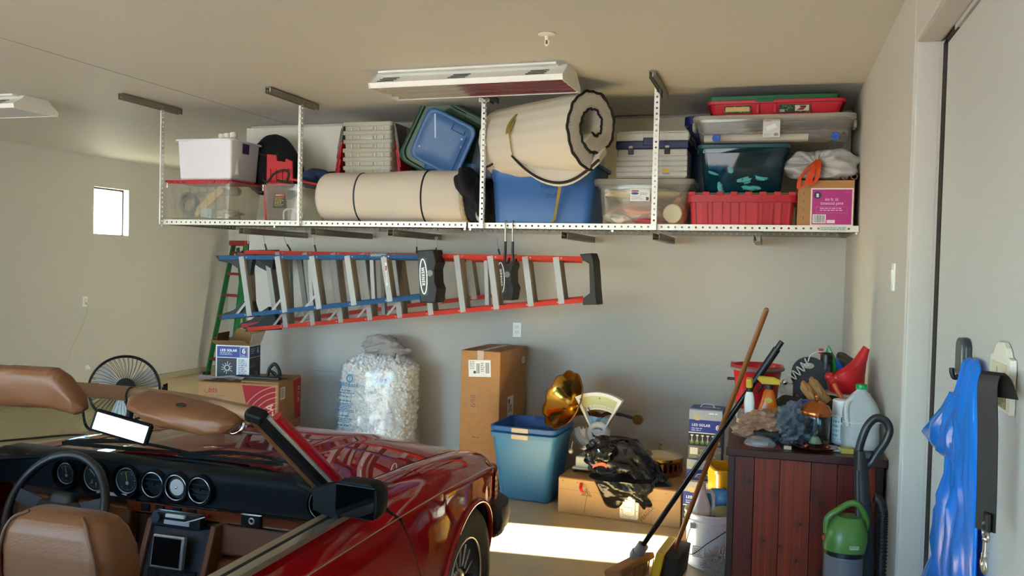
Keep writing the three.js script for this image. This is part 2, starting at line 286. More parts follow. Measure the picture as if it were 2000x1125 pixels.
highBay('fluorescent_fixture', 'distant white ceiling light fixture half hidden by the white bin', [-6.25, 2.739, -9.35], 1.2, 0.4, 0.0);
{
  const t = thing('fire_sprinkler', 'small white sprinkler head hanging from the bare ceiling', 'sprinkler', [-1.09, 2.74, -4.06]);
  const w = M(0xe4dfd0, 0.5);
  part('escutcheon', lathe([[0, 0], [0.046, 0], [0.044, -0.005], [0.03, -0.009], [0.014, -0.011], [0, -0.011]]), w, t);
  part('frame', J(cyl(0.012, 0.009, 0.022, 0, -0.02, 0), rod([-0.011, -0.03, 0], [-0.008, -0.055, 0], 0.0028), rod([0.011, -0.03, 0], [0.008, -0.055, 0], 0.0028), cyl(0.009, 0.006, 0.008, 0, -0.056, 0)), w, t);
  part('glass_bulb', cyl(0.003, 0.003, 0.02, 0, -0.04, 0), M(0x5a2019, 0.2), t);
}
// outlets and switch
function outlet(label, pos, ry, s = 1) {
  const t = thing('wall_outlet', label, 'outlet', pos, ry); t.scale.setScalar(s);
  const w = M(0xf1efe6, 0.35), k = M(0x3b352d, 0.6);
  part('cover_plate', rbox(0.07, 0.114, 0.007, 0.003, 0, 0, 0.0035), w, t);
  for (const y of [0.02, -0.02]) { const r = part('receptacle', rbox(0.034, 0.03, 0.004, 0.002, 0, y, 0.0085), w, t); parts('slot', [box(0.003, 0.009, 0.001, -0.007, y + 0.004, 0.011), box(0.003, 0.008, 0.001, 0.007, y + 0.004, 0.011), cyl(0.0025, 0.0025, 0.001, 0, y - 0.009, 0.011, PI / 2, 0, 0, 8)], k, r); }
  return t;
}
outlet('white double power outlet on the back wall below the red ladder', [-1.885, 1.103, WB], 0);
const oL = outlet('white outlet on the left wall with a thin cord hanging from it', [XL, 1.06, -7.94], PI / 2);
part('plug', rbox(0.03, 0.03, 0.035, 0.006, 0.005, -0.02, 0.026), M(0xcfc9b8, 0.5), oL);
part('plug_cord', tube([[0.005, -0.03, 0.04], [-0.01, -0.16, 0.035], [-0.1, -0.36, 0.02], [-0.23, -0.58, 0.012], [-0.3, -0.75, 0.012], [-0.36, -1.0, 0.012], [-0.4, -1.05, 0.05]], 0.0035, 60), M(0xbdb398, 0.6), oL);
single('cable_stub', 'tiny white cable end poking out low on the left wall', 'cable', J(cyl(0.03, 0.03, 0.006, 0, 0, 0, 0, 0, PI / 2), cyl(0.01, 0.008, 0.04, 0.02, 0, 0, 0, 0, PI / 2), rod([0.035, 0, 0], [0.05, -0.03, 0.01], 0.005)), M(0xe9e6dc, 0.5), [XL + 0.003, 0.30, -7.98]);
{
  const t = thing('light_switch', 'thin white switch plate seen edge-on on the right wall', 'switch', [XR, 1.6, -3.83], -PI / 2);
  part('cover_plate', rbox(0.07, 0.115, 0.008, 0.003, 0, 0, 0.004), M(0xf1efe6, 0.35), t); part('rocker', rbox(0.03, 0.06, 0.006, 0.002, 0, 0, 0.009, 0.06), M(0xf4f2ea, 0.3), t);
}
// ---------- on the racks ----------
const clearP = M(0xf4f3ee, 0.07, 0, { transmission: 0.93, thickness: 0, ior: 1.3 });
const hazeP = M(0xe6e4da, 0.3, 0, { transmission: 0.7, thickness: 0, ior: 1.3 });
const redP = M(0xb80f1c, 0.55), whiteP = M(0xe4e4e6, 0.4), blueP = M(0x2d5f9c, 0.42), navyP = M(0x1d2c66, 0.4), kraft = M(0xa9804f, 0.85), blackC = M(0x121316, 0.8);
const put = (t, z, zr) => { t.position.z = z; return t; };
// clear attached-lid tote with red lid
function flapTote(name, label, pos, W, D, Hh, mat, flapMat, opts = {}) {
  const t = thing(name, label, 'tote', pos, opts.ry || 0, opts.group);
  part('tub', tote({ w0: W * 0.9, d0: D * 0.88, w1: W * 0.98, d1: D * 0.98, h: Hh, r: 0.03, rim: 0.014, rimH: 0.045, t: 0.004 }), mat, t);
  if (opts.ribs !== 0) for (let k = 0; k < 7; k++) { const x = (k - 3) * W * 0.13; part('rib', bar([x * 0.94, 0.02, D * 0.44], [x, Hh - 0.045, D * 0.49], 0.012, 0.006, [1, 0, 0]), mat, t); }
  if (opts.closed) { for (const s of [1, -1]) { const l = part('lid_flap', J(rbox(W + 0.01, 0.014, D / 2 + 0.004, 0.004, 0, Hh + 0.005, s * D / 4)), flapMat, t); if (s > 0) for (const [x, w] of [[-0.42, 0.05], [-0.33, 0.05], [-0.24, 0.05], [0, 0.3], [0.24, 0.05], [0.33, 0.05], [0.43, 0.08]]) part('lid_tooth', rbox(w * W, 0.02, 0.01, 0.003, x * W, Hh - 0.006, D / 2 + 0.012), flapMat, l); } }
  return t;
}
const ct = flapTote('clear_tote', 'clear tote with a closed red toothed lid, standing under the white bin', [-4.125, DECK, -5.645], 0.58, 0.42, 0.285, clearP, redP, { closed: true });
// what shows inside it
single('coiled_hose', 'grey hose coiled in the clear tote with the red toothed lid', 'hose', J([0, 1, 2, 3].map((k) => T(new THREE.TorusGeometry(0.075 - 0.006 * (k % 2), 0.011, 8, 32), 0.004 * k, 0.02 * k * 0.5, 0.02 * k))), M(0x6f7270, 0.6), [-4.29, DECK + 0.105, -5.58]);
single('wooden_board', 'pale wooden board slanting in the clear tote with the red toothed lid', 'board', rbox(0.33, 0.055, 0.02, 0.003), M(0xcdb892, 0.7), [-4.1, DECK + 0.145, -5.53]).rotation.set(0.2, 0, 0.62);
single('small_carton', 'small blue and white carton in the clear tote with the red toothed lid', 'carton', rbox(0.1, 0.07, 0.05, 0.004), M(0xb9c9d2, 0.6), [-4.08, DECK + 0.055, -5.5]).rotation.z = -0.12;
single('grey_pipe', 'grey pipe length lying in the clear tote with the red toothed lid', 'pipe', J(cyl(0.024, 0.024, 0.4, 0, 0, 0, 0, 0, PI / 2), cyl(0.03, 0.03, 0.06, 0.16, 0, 0, 0, 0, PI / 2)), M(0xb8b6ac, 0.5), [-4.12, DECK + 0.215, -5.66]).rotation.z = 0.08;
single('crumpled_paper', 'crumpled white paper at the bottom of the clear tote with the red toothed lid', 'paper', crease(blob(0.12, 0.035, 0.08, { amp: 0.5, freq: 3, seed: 3, seg: 14 }), 0.4), M(0xdad7cb, 0.8), [-3.98, DECK + 0.05, -5.6]);
// white bin
{
  const t = thing('white_bin', 'white open plastic bin with a purple tape patch on its side', 'bin', [-4.085, DECK + 0.302, -5.63]);
  part('tub', tote({ w0: 0.45, d0: 0.33, w1: 0.47, d1: 0.37, h: 0.3, r: 0.016, rim: 0.018, rimH: 0.012, t: 0.004 }), M(0xe9e9ee, 0.4, 0, { transmission: 0.12, thickness: 0 }), t);
  part('tape_patch', rbox(0.002, 0.075, 0.085, 0.001, 0.2365, 0.245, 0.0, 0, 0, -0.03), M(0x3d1550, 0.6), t, 'dark purple tape patch');
}
[[-4.04, 0], [-3.97, 0.3], [-3.895, -0.2]].forEach(([x, a], i) => {
  const t = thing('pipe_fitting', ['leftmost white pipe fitting poking out of the white bin', 'middle white pipe fitting poking out of the white bin', 'rightmost white pipe fitting poking out of the white bin'][i], 'pipe fitting', [x, DECK + 0.622, -5.6 + i * 0.03], a, 'pipe fittings in the white bin');
  t.rotation.z = [0, 0, 0.12][i];
  part('pipe', cyl(0.021, 0.021, 0.3, 0, -0.13, 0), M(0xded9cc, 0.5), t); part('socket', lathe([[0.018, 0.0], [0.026, 0.0], [0.027, 0.004], [0.027, 0.036], [0.024, 0.038], [0.021, 0.038], [0.02, 0.01]]), M(0xe6e1d4, 0.45), t);
});
// black duffel
{
  const t = thing('duffel_bag', 'black cloth duffel bag slumped behind the red flap near the left', 'bag', [-3.83, DECK + 0.24, -6.0]);
  part('body', deform(blob(0.24, 0.26, 0.18, { amp: 0.12, freq: 1.6, seed: 8, seg: 24, flat: -0.8 }), (v) => { v.y += 0.2 - 0.35 * Math.max(0, v.x) ; }), M(0x0e1215, 0.9), t);
  part('handle', tube([[-0.1, 0.36, 0.14], [-0.02, 0.3, 0.18], [0.06, 0.28, 0.18], [0.12, 0.3, 0.14]], 0.012), M(0x14181c, 0.8), t);
}
// second clear tote with upright red flaps
{
  const t = flapTote('clear_tote', 'clear tote with open red flaps, left of the first middle post', [-3.41, DECK - 0.01, -5.66], 0.36, 0.42, 0.275, clearP, redP, { ribs: 0 });
  const f = part('lid_flap', ext([[-0.11, 0], [-0.11, 0.235], [-0.03, 0.225], [-0.025, 0.185], [0.045, 0.175], [0.05, 0.2], [0.105, 0.18], [0.115, 0]], 0.014, 0.003).translate(-0.105, 0.275, 0.08), redP, t);
  parts('flap_rib', [-0.18, -0.13, -0.08, -0.03].map((x) => rbox(0.006, 0.1, 0.008, 0.002, x, 0.35, 0.098)), redP, f);
  part('lid_flap', rbox(0.24, 0.014, 0.17, 0.004, 0.13, 0.3, 0.08, 0.1, 0.35, -0.2), redP, t);
  part('lid_flap', rbox(0.014, 0.27, 0.3, 0.004, -0.19, 0.14, 0.0, 0, 0, 0.05), redP, t);
  print(0.095, 0.105, (c, w, h) => { c.fillStyle = '#2a2622'; c.fillRect(0, 0, w, h); c.fillStyle = '#b32025'; c.fillRect(6, 4, w - 12, 16); greek(c, 18, 8, 60, 1, 10, '#e9d9c9'); greek(c, 10, 28, 78, 7, 10, '#b9a040'); c.strokeStyle = '#8a7a38'; c.strokeRect(5, 24, w - 10, h - 28); }, t, [-0.035, 0.155, 0.2015], [-0.09, 0, 0]);
}
single('white_cable', 'white cable curled inside the clear tote with open red flaps', 'cable', tube([[-0.06, -0.04, 0], [-0.05, 0.02, 0.01], [0, 0.04, 0], [0.05, 0.02, 0.01], [0.07, -0.03, 0], [0.09, -0.04, 0.01], [0.1, 0, 0]], 0.007, 40), M(0xdedcd6, 0.5), [-3.39, DECK + 0.055, -5.53]);
single('extension_lead', 'black lead tangled over the rim of the clear tote with open red flaps', 'cord', tube([[-0.2, 0.02, 0], [-0.15, 0.0, 0.03], [-0.1, 0.06, 0.02], [-0.03, 0.09, 0], [0.03, 0.06, 0.03], [0.01, 0.0, 0.04], [-0.06, 0.01, 0.05], [0.05, -0.01, 0.02]], 0.009, 60), M(0x17100e, 0.6), [-3.42, DECK + 0.285, -5.52]);
single('blue_cloth', 'dark blue cloth bundle beside the upright red flap', 'cloth', crease(blob(0.13, 0.075, 0.09, { amp: 0.25, freq: 2, seed: 5, seg: 14 }), 0.8), M(0x1e3557, 0.9), [-3.34, DECK + 0.33, -5.74]);
single('black_strap', 'black strap heap on the rack between the first middle post and cream roll', 'strap', crease(blob(0.16, 0.05, 0.1, { amp: 0.4, freq: 2.2, seed: 15, seg: 14 }), 0.7), M(0x17171a, 0.85), [-3.2, DECK + 0.36, -5.98]);
single('cardboard_piece', 'tan cardboard scrap standing behind the left end of the cream roll', 'cardboard', rbox(0.14, 0.3, 0.02, 0.003), kraft, [-3.16, DECK + 0.15, -5.87]);
// slim cream foam roll with two dark cords
const cream = M(0xd3c6b4, 0.85, 0, { sheen: 0.3 });
const weave = dataTex(128, (u, v) => { const k = 0.5 + 0.2 * sin(u * 2 * PI * 32) * sin(v * 2 * PI * 32) + 0.15 * per(u, v, 8, 2); return [k, k, k]; }, false, [6, 6]);
const canvasM = M(0xcfc5b3, 0.9, 0, { bumpMap: weave, bumpScale: 0.0006 });
{
  const t = thing('foam_roll', 'slim rolled cream foam mat tied with two dark cords', 'mattress roll', [-2.62, DECK + 0.183, -5.66]);
  const prof = [], L = 1.14;
  const R = (x) => 0.178 + 0.02 * (x + L / 2) / L + 0.004 * sin(x * 9) - 0.004 * Math.exp(-(((x + 0.25) / 0.03) ** 2)) - 0.004 * Math.exp(-(((x - 0.27) / 0.03) ** 2));
  prof.push([0.0, -L / 2 + 0.01], [0.1, -L / 2]); for (let k = 0; k <= 4; k++) { const a = k / 4 * PI / 2; prof.push([R(-L / 2) - 0.055 + 0.055 * sin(a), -L / 2 + 0.055 - 0.055 * cos(a)]); }
  for (let k = 1; k < 24; k++) { const x = -L / 2 + 0.055 + (L - 0.08) * k / 24; prof.push([R(x), x]); }
  prof.push([R(L / 2), L / 2 - 0.02], [R(L / 2) - 0.015, L / 2], [0.03, L / 2 - 0.03], [0, L / 2 - 0.03]);
  part('roll', T(lathe(prof, 48), 0, 0, 0, 0, 0, -PI / 2), cream, t);
  for (const [x, c] of [[-0.25, 0x2c3b52], [0.27, 0x16171c]]) part('cord', T(new THREE.TorusGeometry(R(x) + 0.001, 0.0062, 6, 64), x, 0, 0, 0, PI / 2 + 0.05), M(c, 0.7), t);
  const ruf = []; for (let i = 0; i <= 72; i++) { const a = i / 72 * 2 * PI; const q = 0.006 * sin(a * 26); ruf.push([L / 2 + 0.004 + q * 0.4, (0.178 + q) * cos(a), (0.178 + q) * sin(a)]); }
  part('ruffled_edge', tube(ruf.slice(0, -1), 0.017, 150, true, 6), M(0xb7a789, 0.9), t);
  const sp = []; for (let i = 0; i <= 60; i++) { const a = i / 60 * 4.2 * PI, r = 0.15 * (1 - i / 66); sp.push([L / 2 - 0.015, r * cos(a), r * sin(a)]); }
  part('rolled_layer', tube(sp, 0.012, 140), M(0xb9a98c, 0.9), t);
}
{
  const t = thing('navy_bag', 'crumpled navy cloth bag stuffed against the right end of the cream roll', 'bag', [-2.0, DECK + 0.01, -5.62]);
  part('body', deform(blob(0.1, 0.2, 0.2, { amp: 0.35, freq: 2, seed: 21, seg: 26, flat: -0.9 }), (v) => { v.x += -0.06 * (v.y / 0.2) ; v.y += 0.19; }), M(0x10131c, 0.9), t);
  part('webbing_strap', ribbon([[0.09, 0.23, 0.08], [0.1, 0.19, 0.12], [0.12, 0.16, 0.13], [0.125, 0.1, 0.15]], [0.3, 0.8, 0.2], 0.018, 0.003), M(0xa5a59c, 0.7), t, 'pale grey webbing strap');
  part('webbing_strap', ribbon([[0.07, 0.05, 0.16], [0.09, 0.02, 0.18], [0.11, 0.01, 0.18]], [0.1, 1, 0.2], 0.03, 0.003), M(0xa5a59c, 0.7), t, 'pale grey webbing strap');
}
// nested clear totes
for (let k = 0; k < 6; k++) {
  const top = 0.77 - k * 0.066, dark = k < 2;
  const t = thing('nested_tote', ['topmost of the nested hazy totes, with grey flaps', 'second from the top of the nested hazy totes, with grey flaps', 'third from the top of the nested hazy totes, with red flaps', 'fourth from the top of the nested hazy totes, with red flaps', 'fifth from the top of the nested hazy totes, with red flaps', 'lowest visible of the nested hazy totes, just above the cream roll'][k], 'tote', [-2.95 + rr(-0.004, 0.004), DECK + top - 0.31, -6.08], 0, 'nested hazy totes behind the cream roll');
  part('tub', tote({ w0: 0.34, d0: 0.38, w1: 0.39, d1: 0.44, h: 0.31, r: 0.014, rim: 0.01, rimH: 0.03, t: 0.004 }), M(0xe2dfcc, 0.38, 0, { transmission: 0.5, thickness: 0, ior: 1.3 }), t);
  parts('tub_rib', [-0.13, -0.07, 0.07, 0.13].map((x) => rbox(0.012, 0.05, 0.008, 0.002, x, 0.25, 0.218)), M(0xcfcbb6, 0.45), t);
  part('grip_panel', rbox(0.1, 0.022, 0.006, 0.002, 0, 0.262, 0.22), M(0xb9b39b, 0.5), t);
  const fm = dark ? M(0x6f6a64, 0.5) : redP;
  for (const s of [-1, 1]) { const f = part('lid_flap', rbox(0.012, 0.2, 0.2, 0.003, s * (0.232 + 0.006 * k), 0.2, 0.1, 0, 0, s * 0.2), fm, t); part('flap_ridge', rbox(0.008, 0.16, 0.02, 0.002, s * (0.24 + 0.006 * k), 0.19, 0.195, 0, 0, s * 0.2), fm, f); }
  if (k === 0) print(0.075, 0.012, (c, w, h) => { c.fillStyle = '#cf3a35'; c.fillRect(0, 0, w, h); greek(c, 4, 4, w - 8, 1, 6, '#f5ddd5'); }, t, [0, 0.238, 0.2255]);
  if (k === 1) print(0.09, 0.03, (c, w, h) => { c.fillStyle = '#d9d8cf'; c.fillRect(0, 0, w, h); greek(c, 4, 4, w - 8, 3, 8, '#a8a79b'); }, t, [0, 0.238, 0.2255]);
}
single('black_pouch', 'black pouch wedged between the nested totes and the green lid', 'pouch', crease(blob(0.09, 0.2, 0.1, { amp: 0.25, freq: 2, seed: 31, seg: 16 }), 0.7), blackC, [-2.62, DECK + 0.55, -6.15]);
// leaning lids
{
  const t = thing('loose_lid', 'large dark green tote lid leaning behind the blue lid', 'lid', [-2.275, DECK + 0.59, -5.82]);
  t.rotation.set(0.12, 0, -0.5);
  part('panel', T(lidG(0.62, 0.56, 0.03, 0.07), 0, 0, 0, PI / 2), M(0x14401f, 0.4), t);
  parts('moulded_rib', [rbox(0.03, 0.09, 0.012, 0.004, -0.19, -0.02, 0.03, 0, 0, 0.5), rbox(0.2, 0.02, 0.014, 0.004, 0.08, 0.19, 0.028)], M(0x0f3318, 0.45), t);
  part('latch', rbox(0.16, 0.05, 0.03, 0.008, 0.1, 0.245, 0.01), M(0x14401f, 0.4), t);
}
{
  const t = thing('loose_lid', 'blue tote lid with white paint drips leaning on the green lid', 'lid', [-2.255, DECK + 0.575, -5.66]);
  t.rotation.set(0.1, 0, -0.46);
  part('panel', T(lidG(0.4, 0.39, 0.025, 0.06, 0.008), 0, 0, 0, PI / 2), M(0x24588f, 0.4), t);
  parts('moulded_rib', [rbox(0.006, 0.05, 0.006, 0.002, 0.02, 0.135, 0.022), rbox(0.1, 0.006, 0.006, 0.002, 0.07, 0.11, 0.022), rbox(0.006, 0.03, 0.006, 0.002, 0.12, 0.125, 0.022), rbox(0.006, 0.25, 0.006, 0.002, 0.145, -0.02, 0.022)], M(0x1d4b7c, 0.45), t);
  const paint = M(0xa9c4dc, 0.5);
  part('paint_drip', rbox(0.012, 0.17, 0.0025, 0.001, -0.1, 0.08, 0.0185, 0, 0, 0.46), paint, t);
  parts('paint_spot', [[0.12, 0.08, 0.008], [0.14, 0.03, 0.007], [0.04, 0.04, 0.004], [-0.15, -0.1, 0.006], [-0.09, -0.09, 0.003], [-0.13, 0.08, 0.004]].map(([x, y, r]) => cyl(r, r, 0.0022, x, y, 0.0185, PI / 2, 0, 0, 9)), paint, t);
}
{
  const t = thing('loose_lid', 'grey tote lid on edge right of the blue lid', 'lid', [-1.99, DECK + 0.48, -5.74]); t.rotation.set(0, 0.3, -0.1);
  part('panel', rbox(0.03, 0.3, 0.34, 0.012, 0, 0, 0, 0, 0.5), M(0x55616b, 0.5), t); part('lip', rbox(0.012, 0.31, 0.36, 0.005, 0.017, 0, 0, 0, 0.5), M(0x48535c, 0.5), t);
}
{
  const t = thing('loose_lid', 'dull red lid on edge beside the second middle post', 'lid', [-1.94, DECK + 0.48, -5.76]); t.rotation.set(0, 0.35, -0.06);
  part('panel', rbox(0.022, 0.3, 0.34, 0.008, 0, 0, 0, 0, 0.3), M(0x8e2437, 0.45), t); part('lip', rbox(0.01, 0.31, 0.36, 0.004, 0.012, 0, 0, 0, 0.3), M(0x7d1c2e, 0.45), t);
}
{
  const t = thing('dark_tote', 'black-green tote with a beige lid behind the navy bag', 'tote', [-2.22, DECK - 0.005, -6.09]);
  part('tub', tote({ w0: 0.46, d0: 0.4, w1: 0.52, d1: 0.46, h: 0.36, r: 0.05, rim: 0.012, rimH: 0.03 }), M(0x18201c, 0.5), t);
  part('lid', T(lidG(0.575, 0.52, 0.05, 0.06, 0.01), 0, 0.355, 0), M(0xb0a38a, 0.5), t, 'beige lid');
}
{
  const t = thing('loose_lid', 'blue tote lid lying flat on the beige lid', 'lid', [-2.19, DECK + 0.402, -6.03]);
  part('panel', lidG(0.56, 0.5, 0.04, 0.06, 0.01), M(0x2a5c97, 0.42), t); part('latch', rbox(0.1, 0.03, 0.012, 0.004, 0.05, 0.02, 0.253), M(0x2a5c97, 0.42), t);
}
// blue storage tote with handwriting
{
  const t = thing('blue_tote', 'large blue tote with black handwriting, bearing the thick striped mattress roll', 'tote', [-1.48, DECK - 0.01, -5.72]);
  part('tub', tote({ w0: 0.66, d0: 0.46, w1: 0.71, d1: 0.52, h: 0.405, r: 0.05, rim: 0.022, rimH: 0.022, step: 0.006 }), M(0x2e64a5, 0.42), t);
  const inkM = M(0x1d3e68, 0.6); const c2 = (c, w, h) => { c.clearRect(0, 0, w, h); };
  const tex = canvasTex(512, 256, (c, w, h) => { c.clearRect(0, 0, w, h); c.font = '88px sans-serif'; c.fillStyle = '#1b3f6d'; c.textBaseline = 'middle'; c.fillText('Fishing', 40, 62, 420); c.fillText('Stuff', 120, 190, 280); });
  const m = part('handwriting', new THREE.PlaneGeometry(0.25, 0.125), M(0xffffff, 0.42, 0, { map: tex, transparent: true }), t); m.position.set(0.1, 0.225, 0.2585); m.rotation.x = -0.085; m.visible = true;
}
// thick striped mattress roll
{
  const t = thing('mattress_roll', 'thick rolled cream mattress with black piping, on the blue tote', 'mattress roll', [-1.43, 2.455, -5.36], -0.6);
  t.rotation.order = 'YXZ'; t.rotation.z = 0.0;
  // spiral section in (x = depth, y), extruded along the roll's axis
  const th = 0.104, a0 = -2.32, turns = 1.12 * 2 * PI;
  const pt = (q) => { const a = a0 + turns * q, r = 0.092 + 0.125 * q; return [r * cos(a) * 0.86, r * sin(a) * 0.98]; };
  const N = 80, out = [], inn = [];
  for (let i = 0; i <= N; i++) { const q = i / N, p = pt(q), p2 = pt(q + 0.002), dx = p2[0] - p[0], dy = p2[1] - p[1], l = Math.hypot(dx, dy), w = th / 2 * (1 + 0.05 * sin(i * 1.7)); out.push([p[0] + dy / l * w, p[1] - dx / l * w]); inn.push([p[0] - dy / l * w, p[1] + dx / l * w]); }
  const Lr = 0.9;
  let g = ext([...out, ...inn.slice().reverse()], Lr, 0.022).rotateY(PI / 2).translate(-Lr / 2, 0, 0);
  g = crease(g, 0.9);
  part('mattress', g, canvasM, t);
  const pipe = M(0x1c1312, 0.75), e = Lr / 2 - 0.012;
  const edge = (arr, w) => tube(arr.map(([a, b], i) => [e + 0.008, b + 0.004 * sin(i * 0.8), -a + 0.004 * cos(i * 0.7)]), w, 240, false, 6);
  part('piping', edge(out, 0.0085), pipe, t, 'black piping');
  part('piping', edge(inn, 0.007), pipe, t, 'black piping');
  // gathered ticking on the end face
  const pl = []; for (let i = 2; i < 78; i += 1) { const a = out[i], b = inn[i]; pl.push(bar([e + 0.009, lerp(a[1], b[1], 0.12), -lerp(a[0], b[0], 0.12)], [e + 0.009, lerp(a[1], b[1], 0.88), -lerp(a[0], b[0], 0.88)], 0.006, 0.006, [1, 0, 0])); }
  const plm = part('gathers', J(pl), M(0xc3b79f, 0.9), t); plm.userData.kind = 'stuff';
}
{
  // the loose tail: a padded sheet hanging over the tote front in two slack folds
  const grid = (P00, P10, P01, P11, sag, n = 14) => { const top = [], bot = []; const f = (u, v, o) => { const p = [0, 1, 2].map((k) => lerp(lerp(P00[k], P10[k], u), lerp(P01[k], P11[k], u), v)); const s = sag * sin(u * PI) * v; return [p[0], p[1] - s + o * 0.02 + 0.006 * sin(u * 9 + v * 4), p[2] + 0.02 * sin(v * PI) + o * 0.012]; }; const rings = []; for (let i = 0; i <= n; i++) { const u = i / n, r = []; for (let j = 0; j <= 8; j++) r.push(f(u, j / 8, 1)); for (let j = 8; j >= 0; j--) r.push(f(u, j / 8, -1)); rings.push(r); } return { g: loft(rings), edge: Array.from({ length: n + 1 }, (_, i) => { const p = f(i / n, 1, 0); return [p[0], p[1], p[2] + 0.012]; }) }; };
  const t = thing('mattress_tail', 'loose tail of the striped mattress drooping over the blue tote front', 'mattress', [0, 0, 0]);
  const a = grid([-1.75, 2.3, -5.45], [-1.0, 2.32, -5.2], [-1.63, 2.315, -5.29], [-1.02, 2.25, -5.09], 0.16);
  part('padding', a.g, canvasM, t);
  part('piping', tube(a.edge, 0.009, 60), M(0x1c1312, 0.75), t, 'black piping');
  const b = grid([-1.86, 2.30, -5.5], [-1.68, 2.37, -5.45], [-1.85, 2.262, -5.44], [-1.67, 2.33, -5.42], 0.0, 8);
  part('padding', b.g, canvasM, t);
  part('piping', tube(b.edge, 0.008, 30), M(0x1c1312, 0.75), t, 'black piping');
}
{
  const t = thing('tie_strap', 'thin yellow strap tied round the striped mattress roll', 'strap', [0, 0, 0]);
  const y = M(0x8f7a36, 0.7);
  part('band', ribbon([[-1.552, 2.624, -5.335], [-1.596, 2.571, -5.257], [-1.634, 2.493, -5.209], [-1.639, 2.440, -5.199], [-1.620, 2.474, -5.199], [-1.605, 2.532, -5.228]], [1, 0.2, 0.3], 0.024, 0.003), y, t);
  part('band', ribbon([[-1.628, 2.444, -5.199], [-1.622, 2.396, -5.209], [-1.617, 2.338, -5.228], [-1.610, 2.309, -5.238]], [1, 0, 0.1], 0.008, 0.003), y, t);
  part('tail', ribbon([[-1.3, 2.19, -5.24], [-1.325, 2.1, -5.34], [-1.36, 2.0, -5.42], [-1.375, 1.92, -5.43], [-1.39, 1.89, -5.425]], [[1, 0, 0.1], [1, 0, 0.1], [0.6, 0, 0.4], [1, 0, 0.1], [0.4, 0, 0.3]], 0.022, 0.003), y, t);
}
// clear tote with lid and tackle box
{
  const t = thing('clear_lidded_tote', 'clear tote of clothes with a clear lid, under the tackle box', 'tote', [-0.815, DECK - 0.01, -5.72]);
  part('tub', tote({ w0: 0.53, d0: 0.38, w1: 0.575, d1: 0.44, h: 0.27, r: 0.04, rim: 0.01, rimH: 0.03 }), clearP, t);
  part('lid', T(lidG(0.645, 0.5, 0.04, 0.06, 0.012), 0, 0.265, 0), hazeP, t);
  print(0.125, 0.078, (c, w, h) => { c.fillStyle = '#eceae4'; c.fillRect(0, 0, w, h); c.fillStyle = '#c43f45'; c.fillRect(8, 7, 46, 10); c.fillStyle = '#324f8f'; c.beginPath(); c.ellipse(30, 28, 24, 8, 0, 0, 7); c.fill(); greek(c, 60, 24, 50, 2, 8, '#9a9a98'); greek(c, 8, 44, 80, 3, 9, '#b5b4b0'); c.fillStyle = '#444'; c.fillRect(102, 52, 17, 20); }, t, [-0.015, 0.2, 0.226], [-0.1, 0, 0]);
}
[['folded_cloth', 'pale yellow folded cloth at the top inside the clear lidded tote', 0xd8cb96, [-0.83, 2.09, -5.69], 0.23, 0.05, 0.17, 41], ['folded_cloth', 'pinkish crumpled cloth in the middle of the clear lidded tote', 0xc99e8f, [-0.86, 1.98, -5.66], 0.21, 0.07, 0.15, 42], ['folded_cloth', 'white crumpled cloth at the lower left of the clear lidded tote', 0xd5cabf, [-0.96, 1.935, -5.62], 0.11, 0.05, 0.1, 43], ['folded_cloth', 'red crumpled cloth at the bottom of the clear lidded tote', 0xb5484a, [-0.8, 1.92, -5.62], 0.14, 0.035, 0.1, 44], ['folded_cloth', 'orange cloth at the right side of the clear lidded tote', 0xc98254, [-0.6, 1.97, -5.6], 0.055, 0.09, 0.08, 45]].forEach(([n, l, c, p, x, y, z, s]) => single(n, l, 'cloth', crease(blob(x, y, z, { amp: 0.3, freq: 2.2, seed: s, seg: 14 }), 0.6), M(c, 0.9), p));
single('round_disc', 'pale round disc standing inside the clear lidded tote', 'disc', lathe([[0, 0], [0.056, 0], [0.06, 0.004], [0.06, 0.012], [0.05, 0.016], [0, 0.014]]).rotateX(PI / 2), M(0xcfc4a4, 0.5), [-0.622, 1.96, -5.52]);
